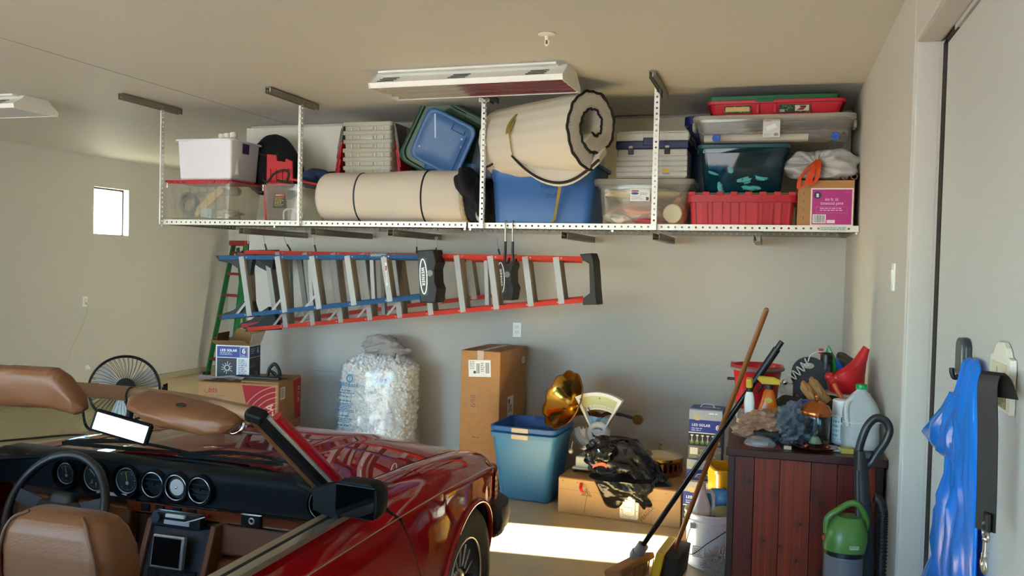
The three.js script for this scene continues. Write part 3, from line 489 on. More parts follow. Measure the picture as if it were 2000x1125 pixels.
{
  const t = thing('tackle_box', 'off-white tackle box with a navy band and two dark latches', 'tackle box', [-0.775, DECK + 0.305, -5.73]);
  const w = M(0xc9c6bb, 0.45);
  part('body', J(rbox(0.455, 0.19, 0.3, 0.012, 0, 0.097, 0)), w, t);
  [0.028, 0.062, 0.096, 0.13].forEach((y) => part('drawer_front', rbox(0.462, 0.03, 0.02, 0.006, 0, y, 0.146), w, t));
  part('navy_band', rbox(0.47, 0.052, 0.315, 0.008, 0, 0.218, 0), M(0x20275c, 0.45), t, 'navy blue band');
  part('lid', J(rbox(0.475, 0.055, 0.32, 0.012, 0, 0.27, 0), rbox(0.46, 0.02, 0.3, 0.009, 0, 0.3, 0)), w, t);
  for (const x of [-0.135, 0.1]) { const l = part('latch', rbox(0.036, 0.045, 0.014, 0.004, x, 0.178, 0.158), M(0x26262b, 0.45), t, 'dark latch'); part('latch_tab', rbox(0.026, 0.014, 0.016, 0.003, x, 0.203, 0.16), w, l); }
  part('clasp', rbox(0.07, 0.05, 0.012, 0.004, -0.02, 0.237, 0.162), M(0x1a2050, 0.4), t);
  part('clasp_plate', rbox(0.075, 0.025, 0.014, 0.004, -0.02, 0.275, 0.162), w, t);
  part('handle', tube([[0.235, 0.27, 0.1], [0.262, 0.25, 0.1], [0.27, 0.22, 0.05], [0.27, 0.22, -0.05], [0.262, 0.25, -0.1]], 0.012), M(0x2a2b33, 0.5), t);
  print(0.055, 0.045, (c, w2, h) => { c.fillStyle = '#c9c6bb'; c.fillRect(0, 0, w2, h); c.fillStyle = '#e0b02a'; c.beginPath(); c.ellipse(28, 16, 22, 12, 0, 0, 7); c.fill(); c.fillRect(8, 14, 40, 12); txt(c, 'PLANO', 28, 36, 13, '#2a2a2a', 'sans-serif', 'bold', 'center', 50); }, t, [0.095, 0.045, 0.1572], [0, 0, 0], { px: 2600 });
}
// dark blue tall tote at the back
{
  const t = thing('navy_tote', 'tall dark blue lidded tote mostly hidden behind the red crate stack', 'tote', [-0.31, DECK - 0.005, -6.13]);
  part('tub', tote({ w0: 0.5, d0: 0.34, w1: 0.54, d1: 0.38, h: 0.7, r: 0.05, rim: 0.014, rimH: 0.04 }), navyP, t);
  part('lid', T(lidG(0.6, 0.44, 0.06, 0.06, 0.01), 0, 0.705, 0), M(0x21367a, 0.42), t);
}
// red crate with green lid edge
{
  const t = thing('red_crate', 'ribbed red attached-lid crate under the teal tote', 'crate', [-0.2, DECK - 0.01, -5.7]);
  const W = 0.65, D = 0.46, h = 0.205, cr = M(0xb5101f, 0.5);
  part('tub', tote({ w0: W * 0.93, d0: D * 0.92, w1: W * 0.97, d1: D * 0.97, h, r: 0.03, rim: 0.016, rimH: 0.05 }), cr, t);
  for (let k = 0; k < 12; k++) { const x = (k - 5.5) * W * 0.078 + (k % 2 ? 0.006 : -0.006); part('rib', bar([x * 0.97, 0.012, D * 0.46], [x, h - 0.05, D * 0.49], k % 3 === 1 ? 0.034 : 0.014, 0.012, [1, 0, 0]), cr, t); }
  const lid = part('lid_flap', rbox(W + 0.02, 0.012, D / 2, 0.004, 0, h + 0.004, D / 4), M(0x1d5a34, 0.4), t, 'dark green lid flap');
  part('lid_flap', rbox(W + 0.02, 0.012, D / 2, 0.004, 0, h + 0.004, -D / 4), M(0x1d5a34, 0.4), t, 'dark green lid flap');
  for (let k = 0; k < 8; k++) part('rim_tooth', rbox(0.042, 0.026, 0.014, 0.004, (k - 3.5) * W / 7.6, h + 0.002, D / 2 + 0.006), cr, t);
}
{
  const t = thing('teal_tote', 'dark teal see-through tote on the ribbed red crate', 'tote', [-0.2, DECK + 0.207, -5.7]);
  part('tub', tote({ w0: 0.46, d0: 0.36, w1: 0.53, d1: 0.42, h: 0.275, r: 0.04, rim: 0.012, rimH: 0.03 }), M(0x1c7388, 0.06, 0, { transmission: 0.9, thickness: 0, ior: 1.35 }), t);
  part('lid', T(lidG(0.56, 0.46, 0.025, 0.05, 0.008), 0, 0.272, 0), M(0x0d4152, 0.4), t);
}
for (let k = 0; k < 7; k++) { const [x, y, a] = [[-0.4, 0.42, 0.9], [-0.38, 0.33, 0.5], [-0.29, 0.36, 0.5], [-0.2, 0.29, -0.2], [-0.1, 0.31, 0.15], [-0.34, 0.26, 1.3], [-0.15, 0.25, 0.1]][k]; const m = single('crumpled_wrapper', ['high left', 'left', 'slanting middle', 'middle', 'right', 'upright low', 'bottom right'][k] + ' teal-looking wrapper pressed against the teal tote front', 'wrapper', crease(blob(0.055, 0.022, 0.02, { amp: 0.5, freq: 2, seed: 50 + k, seg: 10 }), 0.3), M(0x4fa3a3, 0.5), [x + 0.01, DECK + y - 0.01, -5.525]); m.rotation.z = -a; }
// underbed box with blue wheels
{
  const t = thing('underbed_box', 'long clear underbed box with two blue wheels and a paper label', 'storage box', [-0.03, DECK + 0.508, -5.69]);
  part('tub', tote({ w0: 0.86, d0: 0.44, w1: 0.92, d1: 0.5, h: 0.145, r: 0.05, rim: 0.012, rimH: 0.02 }), clearP, t);
  part('lid', T(lidG(0.955, 0.53, 0.028, 0.06, 0.008), 0, 0.14, 0), hazeP, t);
  for (const x of [-0.33, 0.36]) { const w = part('wheel', lathe([[0, 0], [0.02, 0], [0.025, 0.004], [0.025, 0.018], [0.02, 0.022], [0.014, 0.018], [0, 0.019]]).rotateX(PI / 2).translate(x, 0.028, 0.238), M(0x0b57b0, 0.35), t, 'blue wheel'); part('wheel_hub', cyl(0.008, 0.008, 0.004, x, 0.028, 0.259, PI / 2), M(0x0e4a92, 0.35), w); }
  print(0.1, 0.112, (c, w, h) => { c.fillStyle = '#cfd0cd'; c.fillRect(0, 0, w, h); c.fillStyle = '#c04a45'; c.fillRect(8, 6, 40, 6); c.save(); c.translate(48, 48); c.rotate(-0.4); c.fillStyle = '#e6e9ea'; c.fillRect(-32, -16, 64, 32); c.strokeStyle = '#9aa3a6'; c.strokeRect(-32, -16, 64, 32); c.restore(); greek(c, 8, 88, 48, 3, 7, '#9a9a98'); barcode(c, 62, 84, 30, 22); }, t, [-0.005, 0.082, 0.2535], [-0.2, 0, 0]);
  parts('end_handle', [rbox(0.02, 0.05, 0.1, 0.006, 0.475, 0.115, 0.12), rbox(0.02, 0.05, 0.1, 0.006, -0.475, 0.115, 0.12)], hazeP, t);
}
single('wrapping_paper', 'white roll of gift wrap lying in the underbed box', 'wrapping paper', J(cyl(0.024, 0.024, 0.62, 0, 0, 0, 0, 0, PI / 2), cyl(0.022, 0.022, 0.6, 0.01, 0.004, -0.05, 0, 0, PI / 2)), M(0xe3dfdc, 0.6), [-0.13, DECK + 0.545, -5.53]);
single('ribbon_bundle', 'dusky mauve ribbon bundle inside the underbed box', 'ribbon', crease(blob(0.36, 0.04, 0.12, { amp: 0.4, freq: 3, seed: 71, seg: 18 }), 0.5), M(0x86666e, 0.8), [0.0, DECK + 0.585, -5.72]);
// long red tote with green lid
{
  const t = thing('red_tote', 'long red tote with a green lid at the top of the right stack', 'tote', [-0.02, DECK + 0.678, -5.69]);
  const r = M(0xb5122a, 0.5), g = M(0x0b5a34, 0.42);
  part('tub', tote({ w0: 0.74, d0: 0.4, w1: 0.79, d1: 0.45, h: 0.09, r: 0.035, rim: 0.012, rimH: 0.02 }), r, t);
  part('lid', T(lidG(0.775, 0.45, 0.035, 0.04, 0.004), -0.02, 0.086, 0), g, t, 'green lid');
  part('latch', rbox(0.11, 0.022, 0.014, 0.004, -0.06, 0.088, 0.235), g, t, 'green latch');
  parts('corner_rib', [rbox(0.02, 0.06, 0.016, 0.005, -0.1, 0.04, 0.218), rbox(0.02, 0.06, 0.016, 0.005, 0.0, 0.04, 0.218)], r, t);
  print(0.16, 0.058, (c, w, h) => { c.fillStyle = '#24422f'; c.fillRect(0, 0, w, h); for (let i = 0; i < 60; i++) { c.fillStyle = ['#3e6a4a', '#17301f', '#57805a'][i % 3]; c.beginPath(); c.arc(rr(0, w), rr(0, h), rr(2, 7), 0, 7); c.fill(); } c.fillStyle = '#cdb078'; c.fillRect(8, 14, w - 18, h - 26); }, t, [-0.22, 0.038, 0.222], [-0.28, 0, 0]);
  print(0.18, 0.058, (c, w, h) => { c.fillStyle = '#24422f'; c.fillRect(0, 0, w, h); for (let i = 0; i < 60; i++) { c.fillStyle = ['#3e6a4a', '#17301f', '#57805a'][i % 3]; c.beginPath(); c.arc(rr(0, w), rr(0, h), rr(2, 7), 0, 7); c.fill(); } c.fillStyle = '#cfc6b2'; c.fillRect(92, 12, 80, 38); c.fillStyle = '#8d2a2e'; c.beginPath(); c.moveTo(100, 44); c.lineTo(130, 24); c.lineTo(160, 18); c.lineTo(140, 46); c.fill(); c.fillStyle = '#333'; c.fillRect(120, 16, 34, 9); barcode(c, 6, 38, 26, 16); }, t, [0.115, 0.038, 0.222], [-0.28, 0, 0]);
}
[[-3.72, 1.2, 2.31, -6.335, 'white foam board standing on the left rack behind the duffel'], [-0.92, 0.62, 2.31, -6.335, 'white foam board standing on the rack behind the tackle box']].forEach(([x, w, y, z, l]) => { const t = single('foam_board', l, 'board', rbox(w, 0.8, 0.02, 0.003), M(0xdad6c8, 0.7), [x, y, z]); });
single('foam_board', 'narrow white foam board upright behind the right end of the red tote', 'board', rbox(0.13, 0.78, 0.02, 0.003), M(0xcfcdc4, 0.7), [0.395, DECK + 0.395, -6.0]);
// tied white rubbish bag
{
  const t = thing('white_bag', 'white plastic bag tied with orange drawstrings, on the pink-labelled box', 'bag', [0.255, DECK + 0.275, -5.62]);
  part('sack', deform(blob(0.215, 0.105, 0.18, { amp: 0.22, freq: 2.6, seed: 61, seg: 46, flat: -0.75, fold: 0.6 }), (v) => { const k = Math.exp(-((v.x + 0.02) ** 2 + (v.y - 0.0) ** 2) / 0.006); if (v.z > 0) v.z -= 0.07 * k; const a = Math.atan2(v.y, v.x + 0.02); v.z += (v.z > 0 ? 1 : 0) * 0.008 * sin(a * 14); v.y += 0.1; }), M(0xd9d8d4, 0.35, 0, { transmission: 0.35, thickness: 0, ior: 1.3 }), t);
  part('drawstring', ribbon([[-0.02, 0.13, 0.12], [-0.07, 0.08, 0.16], [-0.12, 0.0, 0.19], [-0.12, -0.05, 0.2], [-0.09, -0.03, 0.21], [-0.06, 0.05, 0.18], [-0.02, 0.12, 0.13]], [1, 0.3, 0], 0.022, 0.003), M(0xd8481c, 0.4), t, 'orange drawstring');
  part('drawstring', ribbon([[-0.015, 0.13, 0.13], [-0.01, 0.08, 0.18], [-0.03, -0.01, 0.2], [-0.06, -0.03, 0.21], [-0.045, 0.04, 0.19], [-0.02, 0.11, 0.14]], [1, 0.1, 0], 0.024, 0.003), M(0xd8481c, 0.4), t, 'orange drawstring');
}
// cardboard box with pink label
const board = dataTex(256, (u, v) => { const a = per(u, v, 10, 4), s = sin(v * 2 * PI * 48) * 0.012, k = 1 + 0.05 * a + s; return [0.68 * k, 0.5 * k, 0.315 * k]; }, true);
const kraftM = M(0xffffff, 0.85, 0, { map: board });
{
  const t = thing('cardboard_box', 'small brown cardboard box with a big pink label reading tinwood pine', 'box', [0.29, DECK - 0.005, -5.67]);
  part('carton', uvm(rbox(0.32, 0.282, 0.42, 0.005, 0, 0.141, 0), 2), kraftM, t);
  part('packing_tape', rbox(0.32, 0.001, 0.06, 0.0004, 0, 0.2828, 0), M(0x9b7442, 0.3), t);
  print(0.24, 0.225, (c, w, h) => { c.fillStyle = '#e9dfd6'; c.fillRect(0, 0, w, h); c.fillStyle = '#b3267d'; c.fillRect(8, 8, w - 16, h - 16); c.fillStyle = '#2c3350'; c.beginPath(); c.arc(38, 42, 22, 0, 7); c.fill(); txt(c, '8', 38, 44, 30, '#fff', 'sans-serif', 'bold', 'center'); txt(c, '4½ ft. lit', 118, 68, 21, '#f3d9e6', 'sans-serif', '', 'center', 90); txt(c, 'tinwood pine', 120, 92, 22, '#f3d9e6', 'sans-serif', '', 'center', 140); c.strokeStyle = '#dba3c0'; c.strokeRect(32, 112, 176, 36); greek(c, 54, 118, 140, 2, 12, '#e3b3cb'); barcode(c, 14, 158, 74, 52); c.fillStyle = '#e0d3d3'; c.fillRect(94, 190, 46, 20); c.strokeStyle = '#d688b0'; c.beginPath(); c.ellipse(208, 24, 14, 6, 0.2, 0, 7); c.stroke(); }, t, [0.035, 0.122, 0.2108]);
  print(0.018, 0.2, (c, w, h) => { c.fillStyle = '#a6804f'; c.fillRect(0, 0, w, h); c.fillStyle = '#7d5c33'; for (let i = 0; i < 4; i++) { c.fillRect(7, 15 + i * 50, 4, 20); c.fillRect(3, 20 + i * 50, 12, 3); } }, t, [-0.125, 0.13, 0.2106]);
}
[[0.395, 'left of two red-brown cardboard tubes on the pink-labelled box'], [0.448, 'right of two red-brown cardboard tubes on the pink-labelled box']].forEach(([x, l], i) => {
  const t = thing('cardboard_tube', l, 'tube', [x, DECK + 0.302, -5.7]);
  part('tube_wall', lathe([[0.015, -0.2], [0.0255, -0.2], [0.0255, 0.2], [0.015, 0.2], [0.015, -0.2]]).rotateX(PI / 2), M(0x6a2620, 0.6), t); part('end_liner', lathe([[0.0148, 0.19], [0.019, 0.201], [0.0148, 0.201]]).rotateX(PI / 2), M(0xb39a7c, 0.7), t);
});
// ---------- ladders hung under the racks ----------
const alu = M(0x9c9a95, 0.5, 0.4), aluD = M(0x8f8270, 0.6), rub = M(0x1a1a1b, 0.55);
const logoTex = (w, h) => canvasTex(512, Math.round(512 * h / w), (c, W, Hh) => { c.fillStyle = '#1b1b1c'; c.fillRect(0, 0, W, Hh); c.strokeStyle = '#f4f4f4'; c.lineWidth = W * 0.03; c.beginPath(); c.ellipse(W / 2, Hh / 2, W * 0.46, Hh * 0.4, 0, 0, 7); c.stroke(); c.font = `bold ${Hh * 0.5}px sans-serif`; c.textAlign = 'center'; c.textBaseline = 'middle'; c.fillStyle = '#f4f4f4'; c.fillText('WERNER', W / 2, Hh * 0.53, W * 0.82); });
// a folded stepladder lying on its side: x from feet to top, y across the rails, front frame at z = 0, rear frame behind it
function ladder(name, label, { L, wB, wT, color, n, pos, ry = 0, rz = 0, cap = 1, feet = 1, steps = [], logo = 0, rear = 1, shiftY = 0 }) {
  const t = thing(name, label, 'ladder', pos); t.rotation.set(0, ry, rz);
  const m = M(color, 0.7), mD = m;
  const yOf = (s, x) => s * lerp(wB, wT, x / L) / 2;
  for (const s of [1, -1]) {
    const a = [0, yOf(s, 0)], b = [L, yOf(s, L)];
    // channel: web plus two flanges
    const r = part('rail', J(bar([a[0], a[1], -0.04], [b[0], b[1], -0.04], 0.08, 0.005), bar([a[0], a[1] - s * 0.013, -0.002], [b[0], b[1] - s * 0.013, -0.002], 0.005, 0.03), bar([a[0], a[1] - s * 0.013, -0.078], [b[0], b[1] - s * 0.013, -0.078], 0.005, 0.03)), m, t);
    if (feet) part('foot', ext(s > 0 ? [[-0.03, 0.012], [0.3, 0], [0.26, -0.15], [0.2, -0.12], [0.1, -0.055], [0.0, -0.03]] : [[-0.03, -0.012], [0.3, 0], [0.26, 0.15], [0.2, 0.12], [0.1, 0.055], [0.0, 0.03]], 0.05, 0.004).translate(-0.02, a[1] - s * 0.006, -0.075), rub, r);
    for (let k = 0; k < steps.length; k++) parts('rivet', [-0.018, 0.018].map((d) => cyl(0.0055, 0.0055, 0.004, steps[k] + d, yOf(s, steps[k]) - s * 0.013, 0.002, PI / 2, 0, 0, 8)), alu, r);
    if (rear) { const o = 0.155; part('rear_rail', J(bar([0.02, yOf(s, 0) * 0.98, -0.12], [L * 0.97, yOf(s, L) * 0.9, -0.12], 0.05, 0.005), bar([0.02, yOf(s, 0) * 0.98 - s * 0.01, -0.097], [L * 0.97, yOf(s, L) * 0.9 - s * 0.01, -0.097], 0.004, 0.024)), mD, t); }
  }
  for (const x of steps) {
    const h = lerp(wB, wT, x / L) - 0.006;
    const st = part('step', J(box(0.042, h, 0.003, -0.006, 0, 0.0), box(0.003, h, 0.08, 0.014, 0, -0.04), box(0.024, h, 0.003, 0.002, 0, -0.08)), alu, t); st.position.x = x; st.rotation.z = 0.1;
    parts('tread_groove', [-0.02, -0.04, -0.06].map((z) => box(0.003, h, 0.014, 0.0165, 0, z)), aluD, st);
    if (x < L * 0.55) part('brace', bar([x - 0.1, -h / 2 + 0.01, -0.004], [x - 0.01, -h / 2 + 0.1, -0.004], 0.003, 0.018), alu, t);
  }
  if (rear) for (let k = 0; k < 3; k++) { const x = L * (0.12 + 0.3 * k), h = lerp(wB, wT, x / L) * 0.93; part('rear_brace', J(box(0.028, h, 0.003, x, 0, -0.1), box(0.003, h, 0.03, x + 0.014, 0, -0.115)), alu, t); }
  if (cap) {
    const w = wT + 0.06;
    const c = part('top_cap', J(T(ext([[-0.06, -w / 2], [0.055, -w / 2 - 0.005], [0.075, -w / 4], [0.06, -w / 8], [0.06, w / 8], [0.078, w / 4], [0.06, w / 2], [-0.06, w / 2]], 0.17, 0.008), L - 0.0, 0, -0.155)), rub, t);
    part('tool_hole', cyl(0.022, 0.022, 0.01, L + 0.025, 0.02, 0.012, PI / 2), M(0x8b8b88, 0.6), c);
    if (logo) { const g = new THREE.BoxGeometry(w * 0.72, 0.062, 0.0015); const q = part('emblem', g, M(0xffffff, 0.45, 0, { map: logoTex(w * 0.72, 0.062) }), c); q.position.set(L - 0.022, 0, 0.0158); q.rotation.z = -PI / 2; }
  }
  return t;
}
const seq = (n, a, b) => Array.from({ length: n }, (_, i) => lerp(a, b, i / (n - 1)));
const lb = ladder('step_ladder', 'blue stepladder with a black branded top cap, hung in front of the red ladders', { L: 1.66, wB: 0.47, wT: 0.3, color: 0x064a78, pos: [-3.92, 1.385, -5.44], rz: 0.078, steps: [0.22, 0.52, 0.8, 1.08, 1.36], logo: 1 });
print(0.13, 0.028, (c, w, h) => { c.fillStyle = '#2c4f6a'; c.fillRect(0, 0, w, h); greek(c, 6, 5, w - 12, 2, 10, '#c9c2a0'); }, lb, [1.3, 0.165, 0.0015], [0, 0, -0.05]);
print(0.012, 0.16, (c, w, h) => { c.fillStyle = '#e6e2dc'; c.fillRect(0, 0, w, h); c.fillStyle = '#a33b1f'; c.fillRect(1, 20, w - 2, 34); greek(c, 2, 70, 9, 9, 8, '#777'); }, lb, [1.355, 0.03, 0.0026]);
ladder('step_ladder', 'long orange-red stepladder with a black foot-shaped end, hung behind the blue one', { L: 2.83, wB: 0.63, wT: 0.29, color: 0xbd2a10, pos: [-3.93, 1.352, -5.78], ry: -0.125, rz: 0.062, steps: seq(9, 0.35, 2.4).concat([2.62]), cap: 0, rear: 1 });
ladder('step_ladder', 'shorter red stepladder with a black branded top cap, behind the long red one', { L: 2.25, wB: 0.6, wT: 0.27, color: 0xa32a24, pos: [-4.12, 1.345, -5.97], rz: 0.075, steps: seq(7, 0.3, 2.0), logo: 1, rear: 0 });
{ // black end cap of the long red ladder
  const t = scene.children.find((o) => o.name === 'step_ladder_001');
  part('end_cap', J(T(ext([[-0.05, 0.165], [0.03, 0.168], [0.045, 0.12], [0.05, 0.02], [0.052, -0.06], [0.058, -0.165], [-0.04, -0.165], [-0.035, -0.12], [0.012, -0.09], [0.012, 0.1], [-0.03, 0.125]], 0.13, 0.006), 2.82, 0, -0.11)), M(0x24231f, 0.6), t);
}
// J hooks
const hookM = M(0xb5b3ad, 0.35, 0.7), vinyl = M(0x131314, 0.45);
function hook(label, x, z, top, bottom, dx, reach) {
  const t = thing('ladder_hook', label, 'hook', [x, 0, z], 0, 'wire ladder hooks under the racks');
  part('wire', tube([[0, top, 0], [dx * 0.1, lerp(top, bottom, 0.2), 0], [dx * 0.45, lerp(top, bottom, 0.5), 0]], 0.0035, 10), hookM, t);
  part('eyelet', J(T(new THREE.TorusGeometry(0.009, 0.003, 6, 14), 0, top + 0.004, 0)), hookM, t);
  part('vinyl_arm', tube([[dx * 0.45, lerp(top, bottom, 0.5), 0], [dx * 0.9, bottom + 0.02, 0], [dx, bottom, 0.012], [dx, bottom - 0.005, reach * 0.6], [dx, bottom + 0.005, reach]], 0.0065, 30), vinyl, t);
}
[[-4.0, -5.9, 0.0], [-3.86, -5.9, 0.03], [-3.71, -5.95, 0.07], [-3.42, -5.9, 0.03], [-2.53, -5.86, 0.0], [-2.44, -6.02, 0.0], [-1.96, -6.02, 0.03]].forEach(([x, z, dx], i) => hook(['first wire hook from the left, holding the ladder feet', 'second wire hook from the left, holding the ladder feet', 'third wire hook from the left, slanting towards the ladders', 'fourth wire hook from the left, above the blue ladder', 'fifth wire hook from the left, near the black cap of the blue ladder', 'sixth wire hook from the left, right beside the fifth', 'seventh wire hook from the left, above the far ladder cap'][i], x, z, 1.79, 1.655, dx, 0.08));
[[-1.69, 0, 'left of the two long hooks looped over the rack beam'], [-1.64, 0.0, 'right of the two long hooks looped over the rack beam']].forEach(([x, dx, l], i) => {
  const t = thing('beam_hook', l, 'hook', [x, 0, -5.372], 0, 'pair of hooks on the rack beam');
  part('wire', tube([[0, 1.888, -0.03], [0, 1.897, -0.012], [0, 1.888, 0.006], [0.002, 1.84, 0.008], [0.004, 1.76, 0.008]], 0.005, 30), hookM, t);
  part('vinyl_arm', tube([[0.004, 1.76, 0.008], [0.006, 1.69, 0.012], [0.006 + i * 0.008, 1.645, 0.016], [i * 0.004, 1.618, 0.004], [-0.004, 1.612, -0.03], [-0.008, 1.622, -0.1], [-0.008, 1.65, -0.13]], 0.009, 40), vinyl, t);
});
// green stepladder far behind
{
  const t = thing('step_ladder', 'green stepladder with red steps standing in the far left corner', 'ladder', [-6.95, 0, -10.1]); t.rotation.y = -0.35;
  const g = M(0x0c6a34, 0.42), r = M(0x8e2a24, 0.45);
  for (const s of [-1, 1]) { part('rail', J(bar([s * 0.27, 0, 0.32], [s * 0.15, 1.78, 0.02], 0.075, 0.006), bar([s * 0.258, 0, 0.357], [s * 0.138, 1.78, 0.057], 0.006, 0.03)), g, t); part('rear_rail', bar([s * 0.24, 0, -0.32], [s * 0.14, 1.74, -0.04], 0.045, 0.02), g, t); }
  for (let k = 0; k < 6; k++) { const y = 0.22 + k * 0.29, u = y / 1.78; part('step', rbox(lerp(0.54, 0.3, u), 0.035, 0.085, 0.004, 0, y, lerp(0.32, 0.02, u) - 0.01), r, t); if (k % 2) part('rear_brace', box(lerp(0.48, 0.28, u), 0.02, 0.02, 0, y, lerp(-0.32, -0.04, u)), aluD, t); }
  part('top_cap', rbox(0.36, 0.07, 0.16, 0.01, 0, 1.8, 0), r, t);
  parts('foot', [-1, 1].map((s) => rbox(0.05, 0.05, 0.1, 0.006, s * 0.272, 0.02, 0.33)), rub, t);
}
// ---------- on the floor along the back wall ----------
// two television cartons
const cartonM = kraftM, redInk = '#a8232f';
{
  const t = thing('television_carton', 'large brown television carton with red print, topmost of two', 'box', [-3.93, 0.35, -5.62], 0.21);
  t.position.set(-3.83, 0.345, -5.72); 
  const W = 0.62, D = 0.5, h = 0.33;
  part('carton', uvm(rbox(W, h, D, 0.006, 0, h / 2, 0), 2), cartonM, t);
  part('top_flap', rbox(W, 0.004, D / 2 - 0.003, 0.002, 0, h + 0.001, D / 4, -0.01), cartonM, t); part('top_flap', rbox(W, 0.004, D / 2 - 0.003, 0.002, 0, h + 0.003, -D / 4, 0.03), cartonM, t);
  const face = (c, w, h2, q) => { c.fillStyle = '#ad8257'; c.fillRect(0, 0, w, h2); };
  print(0.6, 0.31, (c, w, h2) => { face(c, w, h2); txt(c, 'DSS', 70, 50, 40, redInk, 'sans-serif', 'bold'); c.strokeStyle = redInk; c.lineWidth = 4; c.beginPath(); c.arc(58, 52, 16, 0.5, 3.6); c.stroke(); greek(c, 28, 84, 200, 2, 14, '#9b6a50'); c.fillStyle = redInk; c.beginPath(); c.moveTo(330, 0); c.lineTo(585, 6); c.lineTo(585, 300); c.lineTo(400, 300); c.fill(); c.strokeStyle = '#c99f78'; c.lineWidth = 6; for (let k = 0; k < 6; k++) { c.beginPath(); c.arc(640, 330, 130 + k * 40, 3.4, 5.0); c.stroke(); } c.save(); c.translate(545, 210); c.rotate(-PI / 2); txt(c, 'RCA', 0, 0, 76, '#dcbd9b', 'sans-serif', 'bold', 'center'); c.restore(); }, t, [0, h / 2, D / 2 + 0.0008], [0, 0, 0], { rough: 0.8, name: 'front_print' });
  print(0.48, 0.31, (c, w, h2) => { c.fillStyle = '#a07548'; c.fillRect(0, 0, w, h2); barcode(c, 30, 20, 90, 90); greek(c, 30, 130, 190, 4, 18, '#9c5a44'); greek(c, 40, 220, 120, 2, 16, '#9c5a44'); c.fillStyle = redInk; c.beginPath(); c.moveTo(300, 0); c.lineTo(480, 0); c.lineTo(480, 310); c.lineTo(350, 310); c.fill(); c.save(); c.translate(430, 120); c.rotate(PI / 2); txt(c, 'RCA', 0, 0, 70, '#c99a77', 'sans-serif', 'bold', 'center', 190); c.restore(); }, t, [W / 2 + 0.0008, h / 2, 0], [0, PI / 2, 0], { rough: 0.8, name: 'side_print' });
}
{
  const t = thing('television_carton', 'lower brown television carton seen through the windshield', 'box', [-3.85, 0, -5.73], 0.21);
  part('carton', uvm(rbox(0.64, 0.343, 0.52, 0.006, 0, 0.1715, 0), 2), cartonM, t);
  print(0.6, 0.32, (c, w, h2) => { c.fillStyle = '#b8936a'; c.fillRect(0, 0, w, h2); txt(c, 'RCA', 40, 50, 60, redInk, 'sans-serif', 'bold'); greek(c, 250, 40, 280, 2, 22, '#a5453f'); }, t, [0, 0.1715, 0.2608], [0, 0, 0], { rough: 0.8, name: 'front_print' });
}
// printed light cartons
const solarFace = (open) => (c, w, h) => { c.fillStyle = '#e9ebee'; c.fillRect(0, 0, w, h); c.fillStyle = '#273c8c'; c.fillRect(w * 0.03, h * 0.03, w * 0.94, h * 0.33); txt(c, 'LED SOLAR', w * 0.12, h * 0.15, w * 0.1, '#fff', 'sans-serif', 'bold'); greek(c, w * 0.12, h * 0.22, w * 0.42, 2, h * 0.045, '#c3cbe8'); txt(c, '6', w * 0.84, h * 0.16, w * 0.2, '#fff', 'sans-serif', 'bold', 'center'); c.strokeStyle = '#fff'; c.lineWidth = w * 0.008; c.strokeRect(w * 0.73, h * 0.05, w * 0.21, h * 0.29); greek(c, w * 0.77, h * 0.27, w * 0.13, 2, h * 0.03, '#dfe4f5'); c.fillStyle = '#15171b'; c.fillRect(w * 0.03, h * 0.38, w * 0.6, h * 0.59); c.strokeStyle = '#e9ecef'; c.lineWidth = w * 0.012; const cx = w * 0.34, cy = h * 0.68; for (let i = 0; i < 12; i++) { const a = i * 0.524; c.beginPath(); c.moveTo(cx + cos(a) * w * 0.07, cy + sin(a) * w * 0.07); c.lineTo(cx + cos(a + 0.15) * w * rr(0.1, 0.2), cy + sin(a + 0.15) * w * rr(0.1, 0.2)); c.stroke(); } c.beginPath(); c.arc(cx, cy, w * 0.07, 0, 7); c.stroke(); c.fillStyle = '#d5d8dc'; c.fillRect(w * 0.65, h * 0.38, w * 0.32, h * 0.59); greek(c, w * 0.68, h * 0.42, w * 0.26, 9, h * 0.055, '#6d7178'); };
const solarSide = (c, w, h) => { c.fillStyle = '#cfd2d8'; c.fillRect(0, 0, w, h); c.fillStyle = '#202f70'; c.fillRect(0, h * 0.03, w, h * 0.33); greek(c, w * 0.12, h * 0.1, w * 0.4, 3, h * 0.06, '#aab6de'); txt(c, '6', w * 0.76, h * 0.18, w * 0.3, '#e8ebf5', 'sans-serif', 'bold', 'center'); c.fillStyle = '#33363a'; c.fillRect(0, h * 0.38, w, h * 0.6); for (let i = 0; i < 8; i++) { c.fillStyle = i % 2 ? '#6a6c68' : '#4a4f4a'; c.fillRect(w * rr(0, 0.6), h * rr(0.4, 0.9), w * 0.3, h * 0.07); } };
